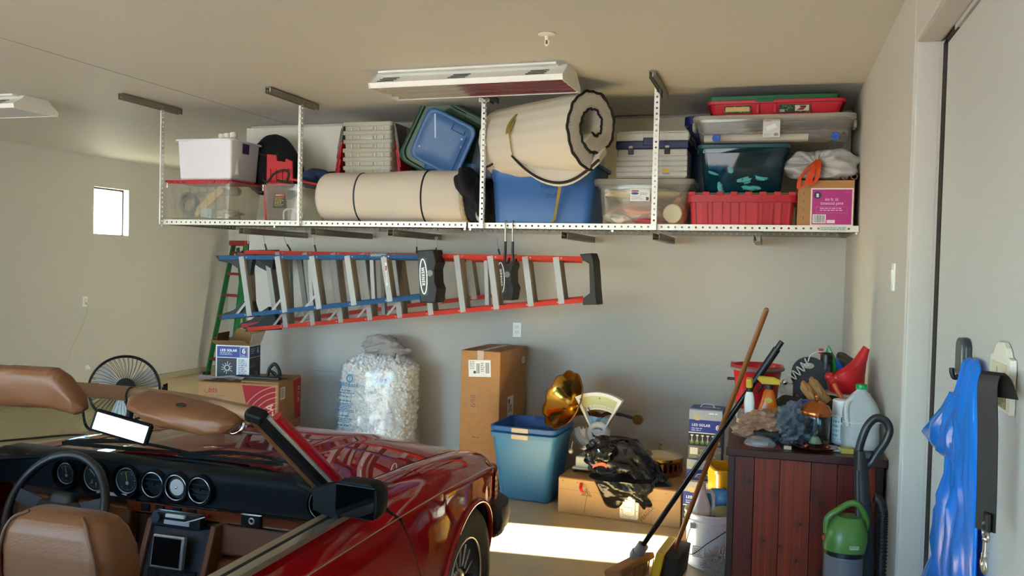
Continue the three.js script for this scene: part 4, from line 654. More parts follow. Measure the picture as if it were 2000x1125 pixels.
{
  const t = thing('light_carton', 'open blue and black solar light carton with raised flaps, on the television carton', 'box', [-3.95, 0.683, -5.72], 0.17);
  const W = 0.27, D = 0.2, h = 0.255, wh = M(0xd9dade, 0.7), k = M(0x9a7448, 0.85);
  part('carton', loft([ring(W, D, 0.003, 0), ring(W, D, 0.003, h), ring(W - 0.008, D - 0.008, 0.003, h), ring(W - 0.008, D - 0.008, 0.003, 0.006)]), wh, t);
  print(W - 0.004, h - 0.002, solarFace(), t, [0, h / 2, D / 2 + 0.0008], [0, 0, 0], { name: 'front_print', px: 2200 });
  print(D - 0.004, h - 0.002, solarSide, t, [W / 2 + 0.0008, h / 2, 0], [0, PI / 2, 0], { name: 'side_print', px: 1800 });
  part('front_flap', J(box(W, 0.003, 0.1, 0, h + 0.022, D / 2 + 0.045, -0.42), box(0.04, 0.004, 0.012, 0.03, h + 0.016, D / 2 + 0.03, -0.42)), k, t);
  part('back_flap', ext([[-W / 2, 0], [W / 2, 0], [W / 2 + 0.02, 0.12], [-W / 2 + 0.05, 0.12]], 0.003, 0).rotateX(-0.5).translate(0, h, -D / 2), k, t);
  part('side_flap', box(0.003, 0.09, D, -W / 2 + 0.008, h + 0.045, 0, 0, 0, -0.12), M(0x6d4c2c, 0.85), t); part('side_flap', box(0.003, 0.1, D, W / 2 + 0.012, h + 0.045, 0, 0, 0, -0.3), M(0xc8c6c0, 0.8), t);
}
{
  const t = thing('paper_sheets', 'crumpled white instruction sheets on the front of the television carton', 'paper', [-3.98, 0.685, -5.5], 0.15);
  const g = deform(new THREE.PlaneGeometry(0.32, 0.14, 16, 8).rotateX(-PI / 2), (v) => { v.y += 0.012 + 0.02 * Math.abs(sin(v.x * 14 + 1)) * (0.6 + v.z * 2) + 0.008 * nz(v.x * 9, 1, v.z * 9); });
  part('sheet', g, M(0xcfcbd6, 0.7), t); part('sheet', T(g, 0.05, 0.006, 0.02, 0, 0.25), M(0xd8d5de, 0.7), t);
}
{
  const t = thing('black_bracket', 'black plastic light stake and clip lying beside the open light carton', 'bracket', [-3.68, 0.69, -5.66], 0.1);
  part('shaft', rbox(0.36, 0.028, 0.05, 0.01, -0.02, 0.016, 0.05), M(0x18181a, 0.5), t); part('clip', tube([[0.02, 0.02, -0.02], [0.03, 0.08, -0.03], [0.07, 0.115, -0.03], [0.11, 0.08, -0.02], [0.13, 0.03, -0.01]], 0.014, 30), M(0x141416, 0.5), t); part('cable', tube([[0.09, 0.03, 0], [0.06, 0.07, 0.02], [0.1, 0.06, 0.03], [0.14, 0.02, 0.03], [0.2, 0.016, 0.02]], 0.007, 30), M(0x141416, 0.5), t);
}
single('cardboard_sheet', 'thin tan board under the black light stake on the television carton', 'cardboard', rbox(0.3, 0.012, 0.16, 0.002), M(0x9d7b52, 0.85), [-3.62, 0.69, -5.58], 0.1);
single('blue_tray', 'dark blue tray corner behind the hood beside the television cartons', 'tray', tote({ w0: 0.3, d0: 0.3, w1: 0.36, d1: 0.36, h: 0.34, r: 0.03, rim: 0.014 }), M(0x121a52, 0.4), [-3.32, 0, -5.5], 0.3);
// white plastic sheet leaning
single('plastic_sheet', 'pale translucent plastic panel leaning on the wall right of the television cartons', 'panel', rbox(0.42, 0.68, 0.008, 0.003), M(0xdfe3dd, 0.3, 0, { transmission: 0.45, thickness: 0 }), [-3.45, 0.35, -6.28]).rotation.x = -0.1;
// packing peanut bag
{
  const t = thing('packing_bag', 'tall clear plastic bag filled with white packing peanuts and printed blue', 'bag', [-2.93, 0, -6.06]);
  const prof = (a, y) => { const sq = 1 / Math.pow(Math.abs(cos(a)) ** 3.2 + Math.abs(sin(a)) ** 3.2, 1 / 3.2); const k = y < 0.08 ? 0.9 + y : y < 0.78 ? 1 : Math.max(0.12, 1 - ((y - 0.78) / 0.16) ** 1.6 * 0.85); return [sq * k * lerp(0.335, 0.31, y), sq * k * lerp(0.2, 0.175, y)]; };
  const rings = []; for (let i = 0; i <= 44; i++) { const y = i / 44 * 0.93, r = []; for (let j = 0; j < 72; j++) { const a = -j / 72 * 2 * PI, [rx, rz] = prof(a, y), q = 1 + 0.022 * fbm(cos(a) * 4, y * 6, sin(a) * 4) + 0.03 * (ridge(cos(a) * 3, y * 3, sin(a) * 3) - 0.9) * (y > 0.7 ? 1.3 : 0.5); r.push([cos(a) * rx * q + 0.02 * y, y, sin(a) * rz * q - 0.05 * y]); } rings.push(r); }
  part('plastic_film', loft(rings, { ang: 1.2 }), M(0xfafbfc, 0.07, 0, { transmission: 0.9, thickness: 0, ior: 1.35 }), t);
  part('gathered_neck', deform(blob(0.15, 0.1, 0.1, { amp: 0.3, freq: 3, seed: 90, seg: 30, fold: 0.8 }), (v) => { v.x += 0.03; v.y = v.y * 0.9 + 0.945; v.z -= 0.05; v.x *= v.y < 0.94 ? 1.25 : 1; }), M(0xdcd8d6, 0.25, 0, { transmission: 0.6, thickness: 0, ior: 1.3 }), t);
  // peanuts: nobody could count them
  const pg = []; for (let k = 0; k < 2; k++) { const g = new THREE.CapsuleGeometry(0.0095, 0.02, 3, 6); pg.push(k ? deform(g, (v) => { v.x += 6 * v.y * v.y; }) : g); }
  const N = 2300, im = new THREE.InstancedMesh(pg[1], M(0xf2f1ec, 0.75), N), q = new THREE.Object3D();
  for (let i = 0; i < N; i++) { const tp = i % 7 === 0, f = tp ? Math.sqrt(rnd()) : 1, y = tp ? 0.87 - 0.085 * f ** 3 + rr(-0.01, 0.01) : rr(0.03, 0.8), a = rr(0, 2 * PI), [rx, rz] = prof(a, Math.min(y, 0.7)), k = (0.9 - 0.08 * rnd() ** 2) * f; q.position.set(cos(a) * rx * k + 0.02 * y, y, sin(a) * rz * k - 0.05 * y); q.rotation.set(rr(0, 6), rr(0, 6), rr(0, 6)); q.scale.setScalar(rr(1.1, 1.6)); q.updateMatrix(); im.setMatrixAt(i, q.matrix); }
  im.name = 'packing_peanuts'; im.userData.kind = 'stuff'; im.castShadow = im.receiveShadow = true; t.add(im);
  part('peanut_core', loft([[0.03, 1], [0.1, 1], [0.4, 1], [0.7, 1], [0.79, 0.97], [0.83, 0.82], [0.855, 0.5], [0.865, 0.06]].map(([y, f]) => Array.from({ length: 32 }, (_, j) => { const a = -j / 32 * 2 * PI, [rx, rz] = prof(a, Math.min(y, 0.7)); return [cos(a) * rx * 0.86 * f + 0.02 * y, y, sin(a) * rz * 0.86 * f - 0.05 * y]; }))), M(0xe9e8e2, 0.8), t);
  // blue print on the film, a strip curved with the bag
  const tex = canvasTex(512, 1400, (c, w, h) => { c.clearRect(0, 0, w, h); const b = '#1b86b4'; c.strokeStyle = b; c.lineWidth = 22; c.beginPath(); c.arc(300, 72, 56, 0, 7); c.stroke(); txt(c, 'S', 300, 74, 76, b, 'sans-serif', 'bold', 'center'); txt(c, 'STORO', 20, 180, 92, b, 'sans-serif', 'bold', 'left', 250); txt(c, 'pack', 275, 180, 92, b, 'sans-serif', 'bold', 'left', 230); greek(c, 90, 270, 330, 2, 42, '#1b7fae', 16); greek(c, 40, 370, 420, 1, 40, '#1b7fae', 16); greek(c, 120, 440, 240, 1, 40, '#1b7fae', 18); greek(c, 30, 490, 440, 6, 26, '#1b7fae', 13); greek(c, 120, 690, 250, 1, 40, '#1b7fae', 18); greek(c, 60, 740, 400, 3, 28, '#1b7fae', 13); greek(c, 40, 850, 400, 1, 40, '#1b7fae', 18); c.lineWidth = 8; c.strokeStyle = '#1b7fae'; for (const x of [110, 230, 400]) { c.beginPath(); c.arc(x, 940, 34, 0, 7); c.stroke(); } for (const x of [250, 340]) { c.beginPath(); c.moveTo(x, 1100); c.lineTo(x + 34, 1040); c.lineTo(x + 68, 1100); c.closePath(); c.stroke(); } greek(c, 60, 1060, 160, 2, 26, '#1b7fae', 13); greek(c, 60, 1140, 330, 2, 30, '#1b7fae', 13); c.beginPath(); c.moveTo(60, 1260); c.lineTo(120, 1220); c.lineTo(190, 1230); c.moveTo(60, 1260); c.lineTo(80, 1370); c.lineTo(150, 1390); c.stroke(); greek(c, 130, 1270, 260, 3, 40, '#1b7fae', 14); });
  const Ng = new THREE.PlaneGeometry(0.23, 0.64, 10, 30); const P = deform(Ng, (v) => { const y = v.y + 0.42, x = v.x - 0.175; const a = Math.atan2(0.2, x); let best = 0; for (let it = 0, aa = a; it < 6; it++) { const [rx, rz] = prof(aa, y); best = sin(aa) * rz; aa = Math.acos(clamp(x / rx, -0.97, 0.97)); } v.set(x + 0.02 * y, y, best * 1.05 + 0.03 - 0.05 * y); });
  part('blue_print', P, M(0xffffff, 0.3, 0, { map: tex, transparent: true }), t, 'blue printed lettering');
}
// tall cardboard box
{
  const t = thing('cardboard_box', 'tall narrow brown cardboard box with shipping labels standing by the wall', 'box', [-1.95, 0, -6.01], -0.06);
  const W = 0.3, D = 0.55, h = 0.99;
  part('carton', uvm(rbox(W, h, D, 0.005, 0, h / 2, 0), 2), kraftM, t);
  part('packing_tape', rbox(0.05, 0.0012, D, 0.0004, 0, h + 0.0008, 0), M(0xb39a74, 0.25), t); part('packing_tape', rbox(0.05, 0.14, 0.0012, 0.0004, 0.0, h - 0.07, D / 2 + 0.0006), M(0xb08a5a, 0.25), t);
  part('packing_tape', rbox(0.0012, 0.1, 0.05, 0.0004, W / 2 + 0.0006, h - 0.05, 0.12), M(0xb08a5a, 0.25), t); part('packing_tape', rbox(0.0012, 0.1, 0.05, 0.0004, W / 2 + 0.0006, h - 0.05, -0.06), M(0xb08a5a, 0.25), t);
  print(0.17, 0.12, (c, w, h2) => { c.fillStyle = '#e4e3df'; c.fillRect(0, 0, w, h2); greek(c, 10, 10, 40, 5, 12, '#8b8b8b'); barcode(c, 58, 18, 30, 84); barcode(c, 128, 12, 34, 90); greek(c, 95, 20, 28, 5, 14, '#777'); c.fillStyle = '#333'; c.fillRect(38, 78, 18, 18); }, t, [-0.005, h - 0.125, D / 2 + 0.0016], [0, 0, 0.05], { px: 2400 });
  print(0.06, 0.16, (c, w, h2) => { c.fillStyle = '#ad8150'; c.fillRect(0, 0, w, h2); c.save(); c.translate(30, 80); c.rotate(-PI / 2); txt(c, '698', 0, 0, 56, '#8d3b2a', 'sans-serif', '', 'center'); c.restore(); }, t, [-0.05, h - 0.36, D / 2 + 0.0008], [0, 0, 0], { name: 'handwriting' });
  print(0.07, 0.02, (c, w, h2) => { c.fillStyle = '#ad8150'; c.fillRect(0, 0, w, h2); greek(c, 4, 4, 60, 1, 14, '#7d5a33', 10); }, t, [-0.02, h - 0.62, D / 2 + 0.0008], [0, 0, 0], { name: 'stamp' });
  print(0.12, 0.2, (c, w, h2) => { c.fillStyle = '#d9d6cd'; c.fillRect(0, 0, w, h2); c.fillStyle = '#222'; c.fillRect(16, 20, 30, 34); greek(c, 16, 62, 88, 5, 12, '#333', 7); greek(c, 16, 130, 90, 4, 12, '#aaa'); }, t, [W / 2 + 0.0012, 0.55, 0.05], [0, PI / 2, 0]);
  print(0.06, 0.05, (c, w, h2) => { c.fillStyle = '#d9d6cd'; c.fillRect(0, 0, w, h2); greek(c, 6, 8, 44, 3, 12, '#999'); }, t, [W / 2 + 0.0012, h - 0.1, -0.21], [0.1, PI / 2, 0]);
}
// two nested blue bins
for (let k = 0; k < 2; k++) {
  const t = thing('blue_bin', k ? 'upper open blue bin with a beige latch, nested into another beside the tall box' : 'lower blue bin that holds a second one, left of the gramophone', 'bin', [-1.565, k * 0.045, -5.72], -0.06);
  part('tub', tote({ w0: 0.36, d0: 0.32, w1: 0.455, d1: 0.44, h: 0.47, r: 0.045, rim: 0.012, rimH: 0.03, t: 0.005 }), M(k ? 0x2c63ad : 0x3f7fb9, 0.38), t);
  part('latch', rbox(0.12, 0.032, 0.014, 0.004, -0.01, 0.452, 0.238), M(0xb5b0a0, 0.5), t, 'beige latch');
  if (k) part('rear_grip', rbox(0.12, 0.035, 0.01, 0.004, 0.0, 0.455, -0.218), M(0x24559b, 0.4), t);
}
// flat carton with gramophone, scale, dish and black bag
const FX = -0.87, FZ = -5.735;
{
  const t = thing('flat_carton', 'low wide cardboard carton with a drawn arrow and FRAGILE writing', 'box', [FX, 0, FZ], -0.075);
  const W = 0.8, D = 0.72, h = 0.23;
  part('carton', uvm(rbox(W, h, D, 0.005, 0, h / 2, 0), 2), kraftM, t);
  part('top_flap', rbox(W, 0.004, D * 0.49, 0.002, 0, h + 0.001, D * 0.25), kraftM, t); part('top_flap', rbox(W, 0.004, D * 0.49, 0.002, 0, h + 0.001, -D * 0.25), kraftM, t);
  print(W - 0.006, h - 0.006, (c, w, h2) => { const g = '#b8976d'; c.fillStyle = g; c.fillRect(0, 0, w, h2); c.strokeStyle = '#8d6b45'; c.lineWidth = 1.5; c.beginPath(); c.moveTo(0, 70); c.lineTo(w, 74); c.moveTo(620, 60); c.lineTo(612, h2); c.stroke(); c.strokeStyle = '#4d3d25'; c.lineWidth = 2.5; c.beginPath(); c.moveTo(188, 48); c.lineTo(156, 96); c.lineTo(224, 98); c.closePath(); c.stroke(); for (let k = 0; k < 7; k++) { c.beginPath(); c.moveTo(188 + (k - 3) * 3, 54 + Math.abs(k - 3) * 8); c.lineTo(190 + (k - 3) * 9, 97); c.stroke(); } c.beginPath(); c.moveTo(192, 98); c.lineTo(176, 208); c.stroke(); c.save(); c.translate(548, 214); c.rotate(-0.95); txt(c, 'FRAGILE', 0, 0, 34, '#4a3a28', 'sans-serif'); c.restore(); c.fillStyle = '#6d5336'; for (const [x, y] of [[24, 14], [120, 16], [700, 20]]) c.fillRect(x, y, 10, 4); }, t, [0, h / 2, D / 2 + 0.0008], [0, 0, 0], { rough: 0.85, name: 'front_print' });
}
{
  const t = thing('metal_pan', 'pale stamped metal gasket plate with bolt holes hanging on the flat carton front', 'metal plate', [-0.82, 0.105, -5.357], -0.075);
  const holes = []; for (const [x, y] of [[-0.046, 0.07], [0, 0.075], [0.046, 0.07], [-0.05, 0.02], [0.05, 0.02], [-0.05, -0.03], [0.05, -0.03], [-0.04, -0.075], [0.0, -0.078], [0.04, -0.075]]) holes.push(oval(x, y, 0.004, 0.004, 7));
  const rrect = (w, h, r) => { const o = []; for (const [sx, sy, a0] of [[1, 1, 0], [-1, 1, 1], [-1, -1, 2], [1, -1, 3]]) for (let i = 0; i <= 4; i++) { const a = (a0 + i / 4) * PI / 2; o.push([sx * (w / 2 - r) + r * cos(a), sy * (h / 2 - r) + r * sin(a)]); } return o; };
  part('flange', ext(rrect(0.12, 0.17, 0.018), 0.004, 0.001, holes), M(0xcfd2d0, 0.35, 0.6), t);
  part('raised_pan', ext(rrect(0.082, 0.13, 0.02), 0.014, 0.004).translate(0, 0, 0.003), M(0xbfc4c4, 0.3, 0.6), t);
  parts('embossed_rib', [rbox(0.05, 0.03, 0.006, 0.003, -0.006, -0.022, 0.018), rbox(0.012, 0.05, 0.006, 0.003, 0.024, 0.026, 0.018), rbox(0.03, 0.012, 0.006, 0.003, -0.012, 0.036, 0.018)], M(0xd9dcdb, 0.3, 0.6), t);
}
const brass = M(0xb58a35, 0.18, 0.95), brassD = M(0x8d5f2a, 0.3, 0.85), iron = M(0x4d4a47, 0.4, 0.7);
{
  const t = thing('gramophone', 'old gramophone with a fluted brass horn, wooden case and side crank', 'gramophone', [-1.03, 0.235, -5.93], 0.1);
  part('case', J(rbox(0.27, 0.13, 0.25, 0.012, 0, 0.075, 0), rbox(0.3, 0.025, 0.28, 0.008, 0, 0.0125, 0), rbox(0.29, 0.018, 0.27, 0.006, 0, 0.145, 0)), M(0x5a3018, 0.35), t);
  const tt = part('turntable', cyl(0.115, 0.118, 0.014, 0.02, 0.166, 0.02), M(0x3a302a, 0.6), t); part('spindle', cyl(0.004, 0.004, 0.02, 0.02, 0.178, 0.02), iron, tt);
  const cr = part('crank', tube([[0.14, 0.08, 0.05], [0.2, 0.08, 0.05], [0.23, 0.08, 0.06]], 0.007), iron, t); part('crank_knob', lathe([[0, 0], [0.012, 0.004], [0.016, 0.02], [0.013, 0.045], [0, 0.05]], 16).rotateZ(-PI / 2).translate(0.215, 0.08, 0.07), M(0x241a14, 0.4), cr);
  part('horn_bracket', tube([[-0.12, 0.14, -0.09], [-0.13, 0.26, -0.11], [-0.06, 0.33, -0.09], [0.05, 0.335, -0.03]], 0.014, 30), iron, t);
  const ta = part('tone_arm', tube([[0.05, 0.335, -0.03], [0.1, 0.33, 0.0], [0.15, 0.32, 0.02]], 0.012, 20), iron, t); part('sound_box', cyl(0.036, 0.036, 0.024, 0.165, 0.318, 0.025, PI / 2, 0, 0.3), brassD, ta);
  // fluted horn: petals along a flared bell, opening to the left and front
  const rings = [], n = 96; for (let i = 0; i <= 30; i++) { const u = i / 30, y = u * 0.36, r = 0.018 + 0.05 * u + 0.13 * u ** 3.2, ring_ = []; for (let j = 0; j < n; j++) { const a = -j / n * 2 * PI, f = 1 + (0.075 * u) * (Math.abs(sin(a * 5)) - 0.5) + (u > 0.97 ? 0.03 : 0); ring_.push([cos(a) * r * f, y - (1 - Math.abs(sin(a * 5))) * 0.012 * u, sin(a) * r * f]); } rings.push(ring_); }
  const inner = rings.slice().reverse().map((r) => r.map(([x, y, z]) => [x * 0.985, y - 0.001, z * 0.985]));
  const h = part('horn', loft([...rings, ...inner], { cap0: false, cap1: false, ang: 0.9 }), M(0xd09a3e, 0.14, 0.95), t);
  const rimP = rings[30].map((p) => p); part('rolled_rim', tube(rimP.filter((_, i) => i % 2 === 0), 0.005, 120, true), brassD, h);
  h.position.set(-0.11, 0.31, -0.1); h.quaternion.setFromUnitVectors(V(0, 1, 0), V(-0.66, 0.36, 0.6).normalize());
}
{
  const t = thing('shop_scale', 'white counter scale with a fan-shaped dial and steel weighing pan', 'scale', [-1.1, 0.234, -5.68], -0.12);
  const w = M(0xdfe3e2, 0.25), k = M(0x23252a, 0.4);
  part('base', J(rbox(0.16, 0.085, 0.2, 0.018, -0.03, 0.065, 0.03), rbox(0.19, 0.018, 0.23, 0.008, -0.03, 0.03, 0.03)), w, t);
  parts('foot', [[-0.11, 0.12], [0.05, 0.12], [-0.11, -0.06], [0.05, -0.06]].map(([x, z]) => J(cyl(0.008, 0.008, 0.012, x, 0.016, z), cyl(0.015, 0.012, 0.012, x, 0.006, z))), iron, t);
  part('column', J(loft([ring(0.09, 0.09, 0.03, 0.1, 4, 0.03, -0.03), ring(0.075, 0.08, 0.03, 0.2, 4, 0.03, -0.03), ring(0.12, 0.08, 0.03, 0.27, 4, 0.02, -0.03)])), w, t);
  const fan = (r0, r1, a, n = 16) => { const o = []; for (let i = 0; i <= n; i++) { const q = PI / 2 - a + 2 * a * i / n; o.push([r1 * cos(q), r1 * sin(q)]); } for (let i = 0; i <= 6; i++) { const q = PI / 2 + a - 2 * a * i / 6; o.push([r0 * cos(q), r0 * sin(q)]); } return o; };
  const Y0 = 0.19;
  part('dial_frame', ext(fan(0.05, 0.335, 0.52), 0.05, 0.008, [fan(0.085, 0.312, 0.45).reverse()]).translate(0.0, Y0, -0.05), w, t);
  part('lower_ring', T(new THREE.TorusGeometry(0.06, 0.02, 10, 32), 0, Y0 + 0.055, -0.02), w, t);
  part('lower_window', cyl(0.058, 0.058, 0.02, 0, Y0 + 0.055, -0.025, PI / 2), M(0x0e0f12, 0.15), t);
  const dial = part('dial_plate', ext(fan(0.245, 0.312, 0.45), 0.003, 0).translate(0, Y0, -0.035), M(0xc9d2a4, 0.5), t);
  part('dial_scale', ext(fan(0.215, 0.245, 0.43), 0.003, 0).translate(0, Y0, -0.034), M(0xe4e6da, 0.5), t);
  for (let i = 0; i <= 20; i++) { const a = PI / 2 - 0.42 + 0.84 * i / 20; part('tick_mark', bar([0.228 * cos(a), Y0 + 0.228 * sin(a), -0.0305], [(i % 5 ? 0.236 : 0.243) * cos(a), Y0 + (i % 5 ? 0.236 : 0.243) * sin(a), -0.0305], 0.001, 0.0018), k, dial); }
  part('dial_mark', cyl(0.006, 0.006, 0.002, 0, Y0 + 0.292, -0.031, PI / 2), M(0x7b9a3c, 0.5), dial);
  part('needle', bar([0.0, Y0 + 0.06, -0.026], [-0.08, Y0 + 0.225, -0.026], 0.002, 0.005), k, t);
  part('dial_glass', ext(fan(0.085, 0.312, 0.45), 0.002, 0).translate(0, Y0, -0.012), M(0xffffff, 0.02, 0, { transmission: 1, thickness: 0 }), t);
  const pan = part('pan', lathe([[0, 0.0], [0.04, 0.003], [0.08, 0.018], [0.105, 0.045], [0.108, 0.045], [0.082, 0.015], [0.04, -0.001], [0, -0.003]], 40), M(0xd5d6d6, 0.1, 0.95), t); pan.position.set(-0.075, 0.185, 0.04); pan.rotation.set(0.35, 0, -0.45); pan.scale.set(1, 1.1, 1);
  part('pan_arm', J(cyl(0.02, 0.026, 0.05, -0.06, 0.125, 0.035), cyl(0.05, 0.05, 0.01, -0.06, 0.15, 0.035)), M(0x9a9c9c, 0.3, 0.8), t);
  part('hanging_weight', J(rod([-0.15, 0.19, 0.07], [-0.155, 0.14, 0.08], 0.003), sph(0.018, -0.157, 0.125, 0.08, 12)), M(0xc9c4b4, 0.35, 0.5), t);
}
{
  const t = thing('serving_dish', 'round glass-lidded casserole dish in a pierced copper-brass stand', 'dish', [-0.69, 0.236, -5.76]);
  const N = 12, R0 = 0.155, R1 = 0.165, hh = 0.105; const cu = M(0x9a5f35, 0.3, 0.85);
  // pierced wall: arches between posts
  part('stand_base', lathe([[0, 0], [0.14, 0], [0.15, 0.008], [0.152, 0.03], [0.146, 0.03], [0.144, 0.01], [0, 0.006]], 48), cu, t);
  for (let i = 0; i < N * 2; i++) { const a = i / (N * 2) * 2 * PI; const m = part('stand_post', ext([[-0.012, 0.028], [0.012, 0.028], [0.007, 0.05], [0.006, 0.07], [0.012, 0.09], [-0.012, 0.09], [-0.006, 0.07], [-0.007, 0.05]], 0.004, 0.001), cu, t); m.position.set(cos(a) * 0.15, 0, sin(a) * 0.15); m.rotation.y = -a + PI / 2; }
  part('stand_rim', lathe([[0.146, 0.088], [0.158, 0.088], [0.163, 0.1], [0.163, 0.118], [0.156, 0.118], [0.155, 0.1], [0.146, 0.096]], 48), M(0xc79a3d, 0.15, 0.95), t);
  part('inner_dish', lathe([[0, 0.02], [0.12, 0.022], [0.142, 0.05], [0.148, 0.118], [0.14, 0.118], [0.134, 0.055], [0, 0.03]], 40), M(0x2b221c, 0.2), t);
  const lid = part('lid', lathe([[0, 0.158], [0.06, 0.153], [0.12, 0.138], [0.15, 0.122], [0.158, 0.118], [0.15, 0.116], [0.12, 0.132], [0.06, 0.147], [0, 0.152]], 48), M(0xd8b878, 0.12, 0.4, { clearcoat: 1 }), t);
  part('knob', lathe([[0, 0.155], [0.02, 0.157], [0.008, 0.168], [0.008, 0.178], [0.018, 0.186], [0.012, 0.194], [0, 0.196]], 20), M(0x8d7a55, 0.25, 0.8), lid);
  part('handle', tube([[-0.09, 0.13, 0.135], [-0.1, 0.165, 0.15], [-0.05, 0.172, 0.145], [-0.03, 0.145, 0.15]], 0.01, 24), M(0x8d6a4a, 0.3, 0.7), t); parts('handle_mount', [sph(0.016, -0.1, 0.115, 0.125, 12), sph(0.013, -0.03, 0.12, 0.155, 12)], M(0xc9b48a, 0.3, 0.7), t);
  part('side_tab', rbox(0.022, 0.018, 0.03, 0.004, -0.165, 0.125, -0.04), M(0x9b5535, 0.4, 0.6), t);
}
{
  const t = thing('black_bag', 'crumpled black rubbish bag with red ties slumped over the flat carton edge', 'bag', [-0.87, 0.14, -5.44]);
  const bm = M(0x0b0b0c, 0.22, 0, { clearcoat: 0.4, clearcoatRoughness: 0.15 });
  part('sack', deform(blob(0.26, 0.2, 0.13, { amp: 0.2, freq: 3.2, seed: 120, seg: 64, fold: 0.8 }), (v) => { v.x *= 1 + 0.3 * v.y; v.y += 0.115 + 0.2 * (0.1 - v.x) * 0.5 - (v.x > 0.05 ? 0.05 : 0) * clamp((v.x - 0.05) * 10, 0, 1); if (v.y > 0.12) v.z -= 0.1; if (v.y < -0.01) v.y += 0.09 * Math.exp(-((v.x - 0.06) ** 2) / 0.004); }), bm, t);
  part('sack_neck', deform(blob(0.12, 0.11, 0.09, { amp: 0.26, freq: 3, seed: 140, seg: 40, fold: 0.8 }), (v) => { v.x -= 0.16; v.y += 0.245; v.z -= 0.07; }), bm, t);
  part('drawstring', ribbon([[-0.19, 0.19, 0.085], [-0.16, 0.21, 0.095], [-0.12, 0.215, 0.092], [-0.1, 0.2, 0.085]], [0.2, 1, 0.2], 0.022, 0.006), M(0xd01f1c, 0.4), t, 'red drawstring'); part('drawstring', ribbon([[-0.27, 0.07, 0.05], [-0.265, 0.04, 0.085], [-0.25, 0.02, 0.095]], [1, 0.2, 0.3], 0.02, 0.006), M(0xd01f1c, 0.4), t, 'red drawstring');
}
// solar light cartons stacked right of the flat carton
const solarLid = (c, w, h) => { c.fillStyle = '#27408f'; c.fillRect(0, 0, w, h); c.fillStyle = '#d9dde5'; c.fillRect(0, h * 0.86, w, h * 0.14); c.fillStyle = '#8f98b8'; c.beginPath(); c.ellipse(w * 0.5, h * 0.42, w * 0.22, h * 0.2, 0, 0, 7); c.fill(); greek(c, w * 0.75, h * 0.3, w * 0.18, 2, h * 0.2, '#c8d0ea'); };
const solarUp = (c, w, h) => { c.fillStyle = '#dfe2e7'; c.fillRect(0, 0, w, h); c.fillStyle = '#9fa9b4'; c.fillRect(0, 0, w, h * 0.2); greek(c, w * 0.6, h * 0.05, w * 0.3, 1, h * 0.05, '#e5e8ec'); c.fillStyle = '#26388f'; c.fillRect(0, h * 0.2, w, h * 0.26); txt(c, 'LED SOLAR', w * 0.08, h * 0.31, w * 0.11, '#e8ecf8', 'sans-serif', 'bold'); greek(c, w * 0.08, h * 0.37, w * 0.4, 2, h * 0.04, '#bcc6e6'); txt(c, '6', w * 0.86, h * 0.34, w * 0.2, '#fff', 'sans-serif', 'bold', 'center'); c.fillStyle = '#b9ae86'; c.beginPath(); c.ellipse(w * 0.25, h * 0.16, w * 0.13, h * 0.055, 0, 0, 7); c.fill(); c.fillStyle = '#1b1e1d'; c.fillRect(0, h * 0.48, w, h * 0.26); for (let k = 0; k < 6; k++) { c.fillStyle = '#54703f'; c.beginPath(); c.arc(w * (0.1 + k * 0.16), h * 0.66, w * 0.07, 0, 7); c.fill(); c.fillStyle = '#d9d9cc'; c.fillRect(w * (0.09 + k * 0.16), h * 0.52, w * 0.02, h * 0.14); c.fillRect(w * (0.06 + k * 0.16), h * 0.51, w * 0.08, h * 0.03); } c.fillStyle = '#6d6a63'; c.fillRect(0, h * 0.74, w, h * 0.26); for (let k = 0; k < 30; k++) { c.fillStyle = ['#8b8478', '#5a5750', '#6e7d56'][k % 3]; c.fillRect(w * rnd(), h * (0.76 + 0.2 * rnd()), w * 0.09, h * 0.04); } c.fillStyle = '#ced6cd'; c.fillRect(w * 0.05, h * 0.78, w * 0.24, h * 0.14); };
function solarBox(label, pos, h, ry) {
  const t = thing('light_carton', label, 'box', pos, ry, 'solar light cartons beside the bucket'); const W = 0.2, D = 0.2;
  part('carton', rbox(W, h, D, 0.003, 0, h / 2, 0), M(0x44508a, 0.6), t);
  print(W - 0.002, h - 0.002, solarUp, t, [0, h / 2, D / 2 + 0.0008], [0, 0, 0], { name: 'front_print', px: 2200 });
  print(W - 0.002, D - 0.002, solarLid, t, [0, h + 0.0008, 0], [-PI / 2, 0, 0], { name: 'top_print', px: 1500 });
  part('carry_handle', tube([[-0.045, h, 0.0], [-0.03, h + 0.02, 0], [0.03, h + 0.02, 0], [0.045, h, 0]], 0.004, 16), M(0xdfe0e2, 0.5), t);
  return t;
}
solarBox('topmost blue solar light carton, standing on the rear stack', [-0.36, 0.45, -5.42], 0.3, -0.03);
solarBox('blue solar light carton carrying the topmost one', [-0.365, 0.14, -5.43], 0.3, -0.05);
solarBox('lower front blue solar light carton behind the white bucket', [-0.362, 0.06, -5.2], 0.3, -0.03);
single('carton_base', 'flat brown carton under the rear solar light cartons', 'box', rbox(0.24, 0.138, 0.22, 0.004), kraft, [-0.36, 0.069, -5.44]);
single('carton_base', 'flat brown carton under the front solar light carton', 'box', rbox(0.22, 0.058, 0.2, 0.004), kraft, [-0.36, 0.029, -5.2]);
